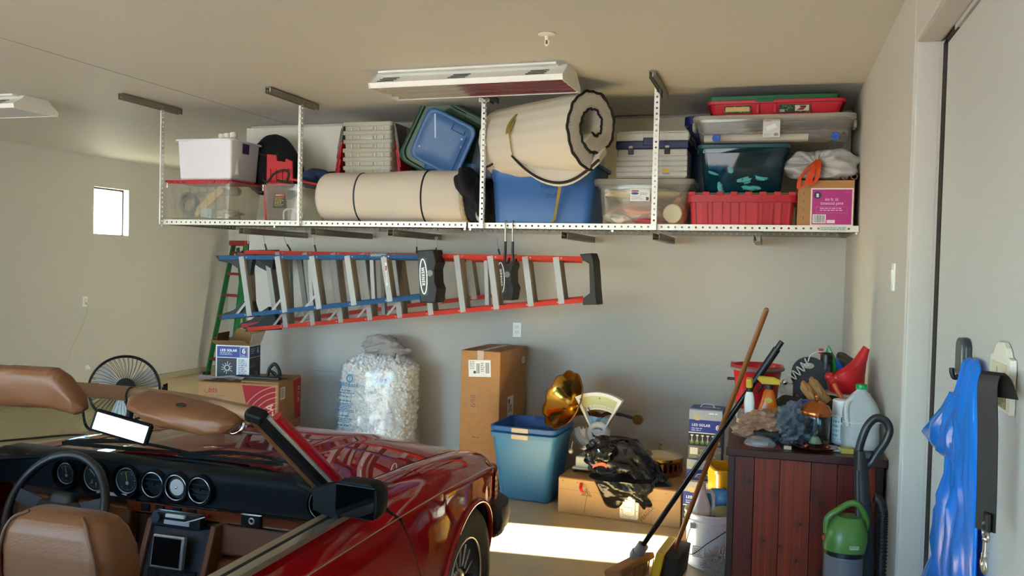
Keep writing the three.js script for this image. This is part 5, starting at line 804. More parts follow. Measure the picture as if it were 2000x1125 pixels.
// drum fan
{
  const t = thing('floor_fan', 'black wire-caged floor fan standing in the left bay', 'fan', [-5.7, 0, -6.5], 0.75);
  const k = M(0x141414, 0.4, 0.3), cg = 0.37, R = 0.3;
  part('stand', J(tube([[-0.33, cg, 0], [-0.34, 0.15, 0], [-0.3, 0.02, 0], [-0.1, 0.015, 0.15], [0.1, 0.015, 0.15], [0.3, 0.02, 0], [0.34, 0.15, 0], [0.33, cg, 0]], 0.013, 80)), k, t);
  const head = new THREE.Group(); head.name = 'head'; head.position.set(0, cg, 0); head.rotation.x = -0.2; t.add(head);
  for (const [z, r] of [[0.09, R * 0.99], [-0.07, R], [0.0, R * 1.02]]) part('cage_ring', new THREE.TorusGeometry(r, 0.007, 6, 64).translate(0, 0, z), k, head);
  const sp = []; for (let i = 0; i < 44; i++) { const a = i / 44 * 2 * PI; sp.push(tube([[cos(a) * 0.06, sin(a) * 0.06, -0.12], [cos(a + 0.12) * 0.2, sin(a + 0.12) * 0.2, -0.12], [cos(a + 0.2) * R, sin(a + 0.2) * R, -0.06]], 0.0018, 8, false, 4)); sp.push(tube([[cos(a) * 0.06, sin(a) * 0.06, 0.13], [cos(a + 0.12) * 0.2, sin(a + 0.12) * 0.2, 0.13], [cos(a + 0.2) * R, sin(a + 0.2) * R, 0.08]], 0.0018, 8, false, 4)); }
  part('cage_wires', J(sp), k, head).userData.kind = 'stuff';
  for (let i = 0; i < 3; i++) { const a = i * 2.094 + 0.4; const b = part('blade', deform(ext([[0.05, -0.03], [0.27, -0.1], [0.28, 0.06], [0.16, 0.1], [0.05, 0.04]], 0.003, 0), (v) => { v.z += v.y * 0.5; }), M(0xd9dad8, 0.4, 0.3), head); b.rotation.z = a; }
  part('motor', J(cyl(0.085, 0.07, 0.13, 0, 0, 0.12, PI / 2), cyl(0.04, 0.04, 0.05, 0, 0, -0.08, PI / 2)), k, head); part('switch_box', rbox(0.05, 0.08, 0.03, 0.008, 0.06, -0.04, 0.19), M(0xa3201f, 0.45), head, 'red switch box');
  parts('pivot_knob', [-1, 1].map((s) => J(cyl(0.028, 0.028, 0.03, s * 0.345, cg, 0, 0, 0, PI / 2), box(0.02, 0.07, 0.02, s * 0.36, cg, 0))), k, t);
}
single('power_cord', 'black power cord trailing across the floor from the fan', 'cord', tube([[-5.5, 0.02, -6.45], [-5.2, 0.01, -6.2], [-5.0, 0.01, -6.05], [-5.35, 0.01, -5.9], [-5.6, 0.01, -6.1], [-5.85, 0.01, -6.05], [-6.1, 0.01, -5.75], [-6.4, 0.01, -5.3], [-6.6, 0.01, -4.7]], 0.009, 120), M(0x1a1712, 0.6));
// ---------- wooden chest by the right wall and what stands on it ----------
const grain = canvasTex(1024, 1024, (c, w, h) => {
  c.fillStyle = '#87280f'; c.fillRect(0, 0, w, h);
  for (let i = 0; i < 900; i++) { const x = rr(0, w), a = rr(0.03, 0.16); c.strokeStyle = rnd() < 0.5 ? `rgba(35,8,6,${a})` : `rgba(150,55,28,${a})`; c.lineWidth = rr(1, 7); c.beginPath(); c.moveTo(x, 0); c.bezierCurveTo(x + rr(-14, 14), h * 0.3, x + rr(-14, 14), h * 0.7, x + rr(-8, 8), h); c.stroke(); }
  for (let i = 0; i < 26; i++) { const x = rr(0, w), y = rr(0, h), r = rr(6, 15); for (let k = 6; k >= 0; k--) { c.strokeStyle = `rgba(28,6,5,${0.5 - k * 0.06})`; c.lineWidth = 3; c.beginPath(); c.ellipse(x, y, r * (0.5 + k * 0.4), r * (0.9 + k * 0.9), 0, 0, 7); c.stroke(); } c.fillStyle = 'rgba(25,6,4,0.8)'; c.beginPath(); c.ellipse(x, y, r * 0.6, r * 0.9, 0, 0, 7); c.fill(); }
});
grain.wrapS = grain.wrapT = THREE.RepeatWrapping;
const woodM = [0xb09090, 0xfff0e8, 0xffffff, 0xc8a090].map((c) => M(c, 0.36, 0, { map: grain }));
const darkWood = M(0x2b0f12, 0.34);
const uvo = (g, ox, oy, k = 1) => { g = uvm(g, k); const u = g.attributes.uv; for (let i = 0; i < u.count; i++) u.setXY(i, u.getX(i) + ox, u.getY(i) + oy); return g; };
const CT = 0.85;
{
  const t = thing('wooden_chest', 'dark red stained plank chest standing against the right wall', 'chest', [0.145, 0, -4.24], 0.02);
  const W = 0.6, D = 0.86;
  part('top_board', rbox(0.645, 0.036, 0.93, 0.006, 0, CT - 0.018, 0), M(0x35151a, 0.28), t);
  part('carcass', box(W - 0.04, 0.8, D - 0.06, 0, 0.41, -0.01), darkWood, t);
  parts('corner_post', [[-1, 1], [1, 1], [-1, -1], [1, -1]].map(([a, b]) => rbox(0.03, CT - 0.036, 0.03, 0.004, a * (W / 2 - 0.003), (CT - 0.036) / 2, b * (D / 2 - 0.003))), darkWood, t);
  let x = -W / 2 + 0.013; [0.085, 0.105, 0.125, 0.105, 0.07, 0.084].forEach((w, i) => { part('plank', uvo(rbox(w - 0.0015, CT - 0.04, 0.018, 0.002, x + w / 2, (CT - 0.04) / 2, D / 2 - 0.002 + (i % 2) * 0.001), i * 0.37, i * 0.21, 1.3), woodM[i % 4], t); x += w; });
  for (let i = 0; i < 5; i++) part('plank', uvo(rbox(0.018, CT - 0.04, 0.158, 0.002, -W / 2 + 0.002, (CT - 0.04) / 2, -0.33 + i * 0.163), i * 0.41, i * 0.3, 1.3), woodM[(i + 1) % 4], t);
}
// red bucket on a low white box
single('white_carton', 'low white printed carton carrying the red bucket', 'box', rbox(0.26, 0.06, 0.2, 0.004), M(0xb9bcc0, 0.6), [-0.03, CT + 0.031, -4.56], 0.1);
{
  const t = thing('red_bucket', 'red plastic bucket with a grey rim band, at the back of the chest', 'bucket', [-0.06, CT + 0.062, -4.56]);
  part('body', lathe([[0, 0], [0.095, 0], [0.098, 0.006], [0.12, 0.2], [0.129, 0.2], [0.13, 0.206], [0.13, 0.218], [0.121, 0.218], [0.116, 0.2], [0.094, 0.008], [0, 0.008]], 48), M(0xc01420, 0.32), t);
  part('rim_band', new THREE.TorusGeometry(0.1275, 0.0085, 8, 48).rotateX(PI / 2).translate(0, 0.2, 0), M(0x77716e, 0.5), t, 'grey rim band');
  part('spout', ext([[-0.04, 0], [0.04, 0], [0.025, 0.025], [-0.025, 0.025]], 0.012, 0.003).rotateY(PI / 2).translate(-0.132, 0.2, 0), M(0xc01420, 0.32), t);
  part('base_ring', lathe([[0.098, 0.0], [0.104, 0.0], [0.106, 0.02], [0.099, 0.02]], 48), M(0xa9121c, 0.35), t);
  part('handle_lug', rbox(0.04, 0.014, 0.02, 0.004, -0.128, 0.14, 0.02), M(0x241a1a, 0.5), t);
}
{
  const t = thing('cleaner_bottle', 'white bottle with a yellow trigger top, left of the orange spray bottle', 'bottle', [-0.085, CT, -4.12]);
  part('bottle_body', loft([ring(0.045, 0.035, 0.012, 0), ring(0.05, 0.04, 0.015, 0.01), ring(0.048, 0.038, 0.015, 0.15), ring(0.04, 0.034, 0.014, 0.18), ring(0.026, 0.026, 0.012, 0.2)]), M(0xe6e7e4, 0.35), t);
  part('neck', cyl(0.016, 0.016, 0.02, 0, 0.208, 0), M(0x161616, 0.5), t);
  part('yellow_cap', J(rbox(0.03, 0.045, 0.05, 0.008, -0.002, 0.24, 0.004), rbox(0.026, 0.015, 0.07, 0.006, -0.004, 0.256, 0.014)), M(0xd9b01c, 0.4), t);
  part('side_label', rbox(0.002, 0.1, 0.034, 0.0008, -0.0245, 0.09, 0.003), M(0xd8741c, 0.5), t, 'orange side label'); print(0.016, 0.055, (c, w, h) => { c.fillStyle = '#1d1a18'; c.fillRect(0, 0, w, h); greek(c, 3, 4, 11, 6, 8, '#e8e2d6'); }, t, [-0.0158, 0.05, 0.0205], [0, 0, 0]);
}
{
  const t = thing('spray_bottle', 'orange spray bottle with a yellow trigger head, before the red bucket', 'bottle', [-0.0, CT, -4.2], 0.0);
  const o = M(0xd86a12, 0.28);
  part('bottle_body', J(loft([ring(0.11, 0.06, 0.02, 0), ring(0.115, 0.062, 0.022, 0.012), ring(0.105, 0.06, 0.022, 0.09), ring(0.066, 0.05, 0.02, 0.15), ring(0.05, 0.042, 0.018, 0.19), ring(0.03, 0.03, 0.014, 0.205)])), o, t);
  part('front_label', loft([ring(0.07, 0.004, 0.0015, 0.02, 2, 0, 0.031), ring(0.085, 0.004, 0.0015, 0.06, 2, 0, 0.031), ring(0.05, 0.004, 0.0015, 0.115, 2, 0, 0.03)]), M(0x1d1a1c, 0.45), t, 'black front label');
  part('emblem', SC(cyl(0.018, 0.018, 0.004, 0, 0, 0, PI / 2), 1, 0.72, 1).translate(0, 0.155, 0.024), M(0xc8b03a, 0.4), t);
  part('collar', cyl(0.019, 0.021, 0.022, 0, 0.216, 0), M(0x1b1b1b, 0.5), t);
  part('trigger_head', T(ext([[-0.03, 0.0], [0.05, 0.0], [0.052, 0.02], [0.02, 0.034], [-0.046, 0.036], [-0.055, 0.022]], 0.032, 0.005), 0, 0.228, -0.016), M(0xd8b51e, 0.38), t);
  part('trigger', tube([[-0.03, 0.23, 0], [-0.036, 0.212, 0], [-0.05, 0.19, 0]], 0.007, 12), M(0x17171a, 0.5), t);
}
// crumpled carrier bags
single('tan_bag', 'crumpled tan plastic bag on the front left of the chest', 'bag', deform(blob(0.105, 0.062, 0.1, { amp: 0.24, freq: 5.5, seed: 200, seg: 60, flat: -0.75, fold: 0.9 }), (v) => { v.y += 0.05 + 0.25 * (v.x + 0.1) * 0.6; v.x *= 1.1; }), M(0xa87f63, 0.4, 0, { transmission: 0.25, thickness: 0 }), [-0.02, CT, -4.02]);
single('grey_bag', 'crumpled blue-grey plastic bag left of the copper-lidded jar', 'bag', deform(blob(0.085, 0.1, 0.09, { amp: 0.26, freq: 6, seed: 210, seg: 64, flat: -0.8, fold: 0.9 }), (v) => { v.y += 0.082; v.x += 0.1 * v.y; }), M(0x59636f, 0.38, 0, { transmission: 0.25, thickness: 0 }), [0.1, CT, -3.98]);
single('black_case', 'flat black case tucked under the tan bag', 'case', rbox(0.11, 0.02, 0.06, 0.004), M(0x17140f, 0.6), [-0.005, CT + 0.045, -3.92]);
{
  const t = thing('blister_pack', 'clear plastic blister dome on a red card at the chest front', 'package', [-0.03, CT, -3.86], 0.05);
  part('card', rbox(0.17, 0.003, 0.1, 0.001, 0, 0.002, 0), M(0x6d1d17, 0.5), t); part('dome', deform(new THREE.SphereGeometry(1, 28, 10, 0, PI * 2, 0, PI / 2), (v) => v.set(v.x * 0.068 * (1 - 0.1 * Math.abs(v.z)), v.y * 0.042 + 0.004, v.z * 0.045)), M(0xeef2f3, 0.06, 0, { transmission: 0.85, thickness: 0 }), t); part('item', rbox(0.07, 0.014, 0.04, 0.005, 0, 0.012, 0), M(0x9da4a6, 0.3, 0.4), t);
}
single('matchbox', 'tiny pale box between the blister pack and copper tray', 'box', rbox(0.032, 0.014, 0.02, 0.002), M(0xb9a98c, 0.6), [0.085, CT + 0.007, -3.84]);
const copper = M(0xb5683a, 0.22, 0.9);
{
  const t = thing('copper_tray', 'scalloped copper tray under the glass jar', 'tray', [0.2, CT, -3.91], 0.1);
  const R = (r, y) => Array.from({ length: 64 }, (_, j) => { const a = -j / 64 * 2 * PI, k = r * (1 + (r > 0.07 ? 0.06 * cos(a * 8) : 0)); return [cos(a) * k, y, sin(a) * k]; });
  part('tray_plate', loft([R(0.05, 0.001), R(0.082, 0.004), R(0.098, 0.016), R(0.103, 0.015), R(0.085, 0.007), R(0.05, 0.006)]), copper, t);
  parts('foot', [0, 1, 2, 3].map((k) => sph(0.012, cos(k * 1.571 + 0.78) * 0.062, 0.016, sin(k * 1.571 + 0.78) * 0.062, 12)), M(0x8d4a3a, 0.25, 0.85), t);
}
{
  const t = thing('glass_jar', 'clear glass jar with a domed copper lid on a copper tray', 'jar', [0.2, CT + 0.012, -3.92]); t.scale.y = 0.93;
  part('glass_body', lathe([[0, 0.002], [0.05, 0.002], [0.056, 0.012], [0.06, 0.13], [0.057, 0.145], [0.0545, 0.145], [0.0565, 0.128], [0.053, 0.014], [0, 0.008]], 40), M(0xeaf4f6, 0.03, 0, { transmission: 1, thickness: 0, ior: 1.45 }), t);
  const l = part('lid', lathe([[0.062, 0.14], [0.066, 0.142], [0.066, 0.158], [0.062, 0.162], [0.052, 0.185], [0.035, 0.2], [0.012, 0.208], [0, 0.209], [0, 0.205], [0.05, 0.178], [0.06, 0.158]], 40), copper, t, 'domed copper lid');
  part('knob', lathe([[0, 0.205], [0.01, 0.208], [0.004, 0.214], [0.009, 0.222], [0.01, 0.23], [0.005, 0.237], [0, 0.238]], 16), copper, l);
  part('contents', deform(new THREE.CylinderGeometry(0.02, 0.03, 0.03, 14), (v) => { v.y += 0.024; v.x += 0.01 * nz(v.x * 40, v.y * 40, 3); }), M(0xa9a888, 0.6), t);
}
{
  const t = thing('spray_can', 'white aerosol can right of the copper-lidded jar', 'can', [0.306, CT, -4.02]);
  part('can_body', lathe([[0, 0], [0.032, 0], [0.034, 0.004], [0.034, 0.135], [0.03, 0.146], [0, 0.148]], 32), M(0xc9d3d8, 0.3), t);
  part('cap', lathe([[0.031, 0.14], [0.035, 0.142], [0.034, 0.2], [0.031, 0.204], [0.0, 0.204]], 32), M(0xe9eae8, 0.35), t);
  part('can_label', lathe([[0.0343, 0.03], [0.0346, 0.032], [0.0346, 0.128], [0.0343, 0.13]], 32), M(0xffffff, 0.4, 0, { map: canvasTex(256, 128, (c, w, h) => { c.fillStyle = '#c6d0d6'; c.fillRect(0, 0, w, h); for (let k = 0; k < 3; k++) { c.fillStyle = '#1c2224'; c.fillRect(k * 86, 8, 26, 44); c.fillStyle = '#6f7f3a'; c.fillRect(k * 86, 56, 26, 26); c.fillStyle = '#1c2224'; c.fillRect(k * 86, 84, 26, 22); greek(c, k * 86 + 34, 40, 44, 8, 9, '#8d99a0'); } }) }), t);
}
{
  const t = thing('milk_jug', 'cloudy gallon jug with a green cap at the right end of the chest', 'jug', [0.385, CT, -3.99]);
  const S1 = (w, y, cz = 0) => ring(w, w, w * 0.3, y, 5, 0, cz);
  part('jug_body', loft([S1(0.13, 0), S1(0.148, 0.008), S1(0.152, 0.05), S1(0.148, 0.1), S1(0.152, 0.15), S1(0.146, 0.172), S1(0.118, 0.205), S1(0.075, 0.235), S1(0.04, 0.252), S1(0.036, 0.264)]), M(0xdfe4e4, 0.35, 0, { transmission: 0.45, thickness: 0, ior: 1.3 }), t);
  part('jug_handle', tube([[-0.03, 0.225, 0.03], [-0.06, 0.2, 0.055], [-0.062, 0.15, 0.07], [-0.055, 0.105, 0.066]], 0.012, 24), M(0xdfe4e4, 0.35, 0, { transmission: 0.3, thickness: 0, ior: 1.3 }), t);
  part('cap', lathe([[0.02, 0.258], [0.0235, 0.26], [0.0235, 0.278], [0.02, 0.281], [0, 0.281]], 28), M(0x0f9a52, 0.35), t, 'green cap');
  part('seam_line', ribbon([[-0.077, 0.125, 0.077], [-0.04, 0.12, 0.0785], [0.02, 0.125, 0.0785], [0.077, 0.128, 0.077]], [0, 1, 0], 0.003, 0.002), M(0xcfd6d6, 0.4), t);
}
// back row
{
  const t = thing('black_dustpan', 'black plastic dustpan with a hanging hole standing behind the gloves', 'dustpan', [0.19, CT + 0.15, -4.5], 0.0);
  const o = []; for (let i = 0; i <= 16; i++) { const a = PI * i / 16; o.push([0.085 * cos(a), 0.11 + 0.08 * sin(a)]); }
  part('pan', ext([[0.085, -0.15], ...o, [-0.085, -0.15]], 0.02, 0.005, [oval(-0.005, 0.145, 0.028, 0.016, 12)]), M(0x15161a, 0.4), t);
  part('side_wing', ext([[-0.06, -0.02], [0.09, 0.16], [0.1, 0.1], [0.1, -0.15], [0.0, -0.12]], 0.014, 0.004).translate(0.005, -0.0, 0.022), M(0x202124, 0.4), t);
  print(0.08, 0.14, (c, w, h) => { c.fillStyle = '#201c1e'; c.fillRect(0, 0, w, h); c.fillStyle = '#a8475c'; c.beginPath(); c.arc(26, 16, 8, 0, 7); c.fill(); greek(c, 10, 30, 52, 2, 12, '#d8b3a8', 6); c.fillStyle = '#a0451d'; c.fillRect(2, 58, 76, 26); greek(c, 8, 64, 60, 1, 12, '#e6a33a', 7); c.fillStyle = '#8d9095'; c.fillRect(4, 92, 72, 40); greek(c, 8, 98, 60, 3, 11, '#3b3d42', 6); }, t, [-0.04, -0.06, 0.0208], [0, 0, 0]);
}
{
  const t = thing('coiled_whisk', 'white spiral wire whisk leaning on the black dustpan', 'whisk', [0.11, CT + 0.2, -4.46]);
  const pt = []; for (let i = 0; i <= 60; i++) { const u = i / 60; pt.push([-0.02 + 0.09 * u + 0.014 * sin(u * 30), 0.02 + 0.1 * u - 0.014 * sin(u * 30), 0.02 + 0.008 * cos(u * 30)]); }
  part('coil', tube(pt, 0.0032, 200), M(0xd8d6d0, 0.35), t); part('loop', tube([[0.07, 0.12, 0.02], [0.08, 0.15, 0.02], [0.11, 0.17, 0.015], [0.14, 0.172, 0.01]], 0.003, 24), M(0xd8d6d0, 0.35), t);
  part('ferrule', sph(0.015, -0.035, 0.012, 0.02, 14), M(0xcfcfcd, 0.15, 0.9), t); part('wire', tube([[-0.035, 0.0, 0.02], [-0.06, -0.02, 0.02], [-0.05, -0.04, 0.02], [-0.03, -0.035, 0.02], [-0.04, -0.01, 0.02]], 0.002, 30), M(0xb9b7b0, 0.3, 0.7), t);
}
single('white_block', 'small white carton between the red bucket and the black dustpan', 'box', rbox(0.06, 0.2, 0.05, 0.004), M(0xcfcbc0, 0.6), [0.085, CT + 0.1, -4.5]);
{
  const t = thing('flashlight', 'black cylindrical torch standing right of the black dustpan', 'flashlight', [0.27, CT, -4.5]);
  part('barrel', lathe([[0, 0], [0.026, 0], [0.028, 0.01], [0.028, 0.35], [0.024, 0.355], [0.024, 0.364], [0, 0.366]], 24), M(0x131316, 0.35), t); part('grip_ring', cyl(0.0295, 0.0295, 0.02, 0, 0.3, 0), M(0x1d1d20, 0.5), t);
}
single('red_tag', 'small red and white tag poking up behind the black torch', 'tag', J(rbox(0.022, 0.026, 0.006, 0.003, 0, 0.01, 0), rbox(0.006, 0.36, 0.004, 0.001, 0, -0.18, 0)), M(0xb0202a, 0.5), [0.245, CT + 0.355, -4.56]);
{
  const t = thing('snack_bag', 'glossy green and blue foil bag behind the red pitcher', 'bag', [0.31, CT + 0.2, -4.53]);
  const fold = (pts, seed) => deform(ext(pts, 0.03, 0.008), (v) => { v.z += 0.012 * nz(v.x * 30, v.y * 22, seed); });
  part('green_side', fold([[-0.05, -0.05], [-0.05, 0.14], [-0.035, 0.205], [-0.005, 0.15], [0.008, 0.1], [0.008, -0.05]], 1), M(0x11862c, 0.2), t, 'shiny green side');
  part('blue_side', fold([[0.005, -0.06], [0.004, 0.15], [0.03, 0.11], [0.08, 0.03], [0.08, -0.06]], 2).translate(0, 0, -0.01), M(0x1a46a0, 0.22), t, 'shiny blue side');
  part('base', rbox(0.13, 0.16, 0.05, 0.01, 0.015, -0.12, 0.01), M(0x3c62a8, 0.3), t);
}
single('camo_pouch', 'mottled dark pouch in the corner behind the red pitcher', 'pouch', deform(blob(0.08, 0.19, 0.06, { amp: 0.16, freq: 2.4, seed: 230, seg: 24, flat: -0.8 }), (v) => { v.x -= 0.25 * Math.max(0, v.y) * 0.6; }), M(0x3a382e, 0.5), [0.385, CT + 0.165, -4.6]);
{
  const t = thing('colander', 'white perforated plastic basket under the red pitcher', 'basket', [0.352, CT + 0.1, -4.3]);
  part('wall', lathe([[0, 0], [0.075, 0], [0.08, 0.004], [0.098, 0.09], [0.104, 0.092], [0.104, 0.098], [0.094, 0.098], [0.077, 0.008], [0, 0.006]], 40), M(0xddd9ce, 0.4), t);
  for (let i = 0; i < 22; i++) { const a = i / 22 * 2 * PI; const m = part('round_hole', cyl(0.0085, 0.0085, 0.002, 0, 0, 0, PI / 2, 0, 0, 10), M(0x1b1714, 0.9), t); m.position.set(sin(a) * 0.0945, 0.066, cos(a) * 0.0945); m.rotation.set(0, a, 0); }
}
single('storage_box', 'dark box under the white perforated basket', 'box', rbox(0.2, 0.098, 0.2, 0.006), M(0x1b1a1c, 0.6), [0.36, CT + 0.05, -4.3]);
{
  const t = thing('red_pitcher', 'red plastic funnel jug with a long spout pointing up right', 'pitcher', [0.345, CT + 0.2, -4.3]);
  const rM = M(0xbe1a22, 0.34);
  part('vessel', deform(new THREE.LatheGeometry([[0, 0], [0.07, 0], [0.075, 0.006], [0.086, 0.075], [0.088, 0.1], [0.084, 0.1], [0.07, 0.01], [0, 0.008]].map((p) => new THREE.Vector2(...p)), 40), (v) => { const k = clamp((v.y - 0.02) / 0.08, 0, 1); v.y += k * 0.75 * (v.x + 0.02) * 0.7; }), rM, t);
  part('spout', loft([[0.012, 0.035, 0.085, 0.075], [0.035, 0.085, 0.06, 0.045], [0.055, 0.135, 0.036, 0.028], [0.078, 0.195, 0.022, 0.02], [0.086, 0.215, 0.018, 0.017]].map(([x, y, a, b]) => Array.from({ length: 20 }, (_, j) => { const q = -j / 20 * 2 * PI; return [x + cos(q) * a * 0.8, y - cos(q) * a * 0.5, sin(q) * b]; })), { cap1: false }), rM, t);
  part('rim_lobe', sph(0.022, -0.075, 0.07, 0.02, 14), rM, t); part('bolt', cyl(0.005, 0.005, 0.006, -0.05, 0.075, 0.078, PI / 2, 0, 0, 10), M(0xd06a6a, 0.4), t);
}
[['upper of two tan leather work gloves lying behind the grey bag', 0.226, 0.232, 0.0], ['lower of two tan leather work gloves lying behind the grey bag', 0.19, 0.214, 0.02]].forEach(([l, x, y, z], i) => {
  const t = thing('work_glove', l, 'glove', [x, CT + y - 0.02, -4.13 + z], 0, 'pair of work gloves'); t.rotation.z = -0.92;
  part('palm', SC(new THREE.CapsuleGeometry(0.024, 0.1, 6, 16), 0.95, 1, 0.8).rotateZ(PI / 2), M(0xa77a45, 0.8), t); part('cuff', SC(cyl(0.03, 0.034, 0.05, 0, 0, 0, 0, 0, PI / 2), 1, 0.7, 0.9).translate(0.075, 0, 0), M(0x3a2f28, 0.8), t);
  parts('finger', [-0.018, -0.006, 0.006, 0.018].map((z2, k) => SC(new THREE.CapsuleGeometry(0.0085, 0.03, 4, 8), 1, 1, 1).rotateZ(PI / 2).translate(-0.056 - (k % 2) * 0.004, 0.008 * cos(z2 * 80), z2)), M(0xa77a45, 0.8), t); part('thumb', new THREE.CapsuleGeometry(0.009, 0.03, 4, 8).rotateZ(1.4).translate(-0.01, 0.004, 0.022), M(0xa77a45, 0.8), t);
});
single('orange_handle', 'slim orange tool handle leaning before the white basket', 'tool', J(rod([0.285, CT + 0.25, -4.13], [0.335, CT + 0.16, -4.1], 0.011), rod([0.335, CT + 0.16, -4.1], [0.36, CT + 0.01, -4.07], 0.008), sph(0.0115, 0.285, CT + 0.25, -4.13, 10)), M(0xc5531c, 0.45));
{
  const t = thing('blue_lidded_bottle', 'small bottle with a wide bright blue lid behind the glass jar', 'bottle', [0.172, CT + 0.012, -4.06]);
  part('bottle_body', cyl(0.034, 0.036, 0.13, 0, 0.065, 0), M(0x9fb0b8, 0.3), t); part('blue_lid', lathe([[0, 0.13], [0.038, 0.13], [0.04, 0.134], [0.04, 0.168], [0.036, 0.172], [0, 0.172]], 28), M(0x1740a8, 0.35), t);
}
{
  const t = thing('frying_pan', 'black frying pan leaning behind the white aerosol can', 'pan', [0.265, CT + 0.1, -4.13]); t.rotation.set(1.2, 0, 0.25);
  part('pan_bowl', lathe([[0, 0], [0.075, 0], [0.095, 0.03], [0.1, 0.03], [0.08, -0.004], [0, -0.004]], 40), M(0x1a1a1b, 0.35), t); part('pan_handle', rbox(0.1, 0.014, 0.022, 0.006, 0.14, 0.03, 0), M(0x111112, 0.5), t);
}
single('olive_cloth', 'dark olive cloth heap before the black dustpan', 'cloth', deform(blob(0.12, 0.085, 0.07, { amp: 0.2, freq: 2.2, seed: 240, seg: 28, flat: -0.8 }), (v) => { v.y += 0.07; }), M(0x2a2c25, 0.85), [0.11, CT, -4.34]);
single('seed_packet', 'yellow and white paper packet lying at the front right of the chest', 'packet', J(rbox(0.05, 0.02, 0.05, 0.002)), M(0xb9a84f, 0.6), [0.32, CT + 0.011, -3.86], 0.2);
single('plastic_sleeve', 'thin clear plastic sleeve beside the aerosol can', 'package', rbox(0.075, 0.012, 0.08, 0.003), M(0xd9dfe2, 0.2, 0, { transmission: 0.6, thickness: 0 }), [0.285, CT + 0.007, -3.9], -0.2);
// ---------- brooms, bucket, vacuum ----------
{
  const t = thing('push_broom', 'push broom with a glossy black pole leaning on the chest edge', 'broom', [0, 0, 0]);
  const A = V(-0.64, 0.1, -4.44), B = V(0.052, 1.275, -4.28), d = B.clone().sub(A).normalize();
  const at = (k) => A.clone().lerp(B, k).toArray();
  part('pole', rod(at(0), at(0.86), 0.0135, 16), M(0x141418, 0.22), t);
  part('grip', J(rod(at(0.83), at(0.97), 0.0185, 16), rod(at(0.97), at(1), 0.013, 12)), M(0x1d1d21, 0.4), t);
  part('socket', J(rod(at(-0.01), at(0.06), 0.03, 14), rod(at(0.0), at(0.02), 0.036, 14)), M(0x7d8690, 0.4), t);
  part('brush_block', rbox(0.1, 0.035, 0.36, 0.01, -0.655, 0.085, -4.36, 0, -0.35, 0.25), M(0x9a6c40, 0.6), t);
  const br = []; S = 99; for (let i = 0; i < 260; i++) { const a = rr(-0.045, 0.045), z = rr(-0.17, 0.17); br.push(T(box(0.004, 0.085, 0.004, a, 0.035, z, 0, 0, -a * 3), -0.655, 0.0, -4.36, 0, -0.35, 0)); }
  part('bristles', J(br), M(0xb28a5c, 0.9), t).userData.kind = 'stuff';
}
{
  const t = thing('squeegee_broom', 'long varnished wooden pole with a yellow and black broom head', 'broom', [0, 0, 0]);
  const A = V(-0.47, 0.06, -4.5), B = V(-0.022, 1.43, -4.22); const at = (k) => A.clone().lerp(B, k).toArray();
  part('pole', J(rod(at(0), at(0.997), 0.0125, 16), sph(0.0125, ...at(0.997), 12)), M(0x8a5223, 0.3), t);
  part('ferrule', rod(at(0.0), at(0.05), 0.016, 14), M(0x8e9092, 0.35, 0.6), t);
  part('yellow_head', rbox(0.045, 0.17, 0.3, 0.008, -0.5, 0.085, -4.48, 0, -0.1, -0.2), M(0xd7b416, 0.4), t, 'yellow head'); part('black_bristles', deform(rbox(0.07, 0.15, 0.3, 0.006, -0.432, 0.075, -4.49, 0, -0.1, -0.1), (v) => { v.x += 0.006 * nz(v.y * 60, v.z * 60, 1); }), M(0x1d1d1c, 0.8), t);
}
{
  const t = thing('white_bucket', 'round white pail of cleaning supplies left of the chest', 'bucket', [-0.275, 0, -4.76]);
  part('shell', lathe([[0, 0], [0.122, 0], [0.125, 0.006], [0.14, 0.25], [0.146, 0.252], [0.146, 0.262], [0.14, 0.264], [0.142, 0.285], [0.148, 0.288], [0.148, 0.3], [0.14, 0.3], [0.134, 0.25], [0.119, 0.01], [0, 0.01]], 56), M(0xdfe3e6, 0.35), t);
  parts('handle_lug', [PI * 0.72, -PI * 0.28].map((a) => rbox(0.03, 0.03, 0.02, 0.005, cos(a) * 0.146, 0.235, sin(a) * 0.146)), M(0xd2d7db, 0.4), t);
  part('wire_handle', tube([[-0.1, 0.235, 0.115], [-0.12, 0.15, 0.125], [-0.1, 0.09, 0.15], [0.0, 0.17, 0.165], [0.11, 0.24, 0.1]], 0.0025, 40), M(0x3b3d40, 0.4, 0.6), t);
  print(0.08, 0.06, (c, w, h) => { c.fillStyle = '#dfe3e6'; c.fillRect(0, 0, w, h); c.strokeStyle = '#3b4a5c'; c.lineWidth = 2; c.strokeRect(4, 4, w - 8, h - 8); greek(c, 12, 14, 50, 4, 10, '#6b7a8b'); }, t, [-0.055, 0.1, 0.1265], [-0.06, -0.42, 0], {});
}
{
  const t = thing('detergent_jug', 'white plastic jug with a moulded handle standing in the white pail', 'jug', [-0.33, 0.12, -4.72], 0.3);
  part('jug_body', loft([ring(0.1, 0.07, 0.02, 0), ring(0.105, 0.075, 0.025, 0.1), ring(0.1, 0.07, 0.025, 0.2), ring(0.06, 0.055, 0.02, 0.26), ring(0.04, 0.04, 0.015, 0.3)]), M(0xe8e8e6, 0.35), t); part('jug_handle', tube([[0.02, 0.29, 0], [0.055, 0.28, 0], [0.066, 0.22, 0], [0.058, 0.15, 0]], 0.012, 24), M(0xe8e8e6, 0.35), t); part('cap', cyl(0.02, 0.022, 0.03, 0, 0.315, 0), M(0xd8d8d4, 0.4), t);
}
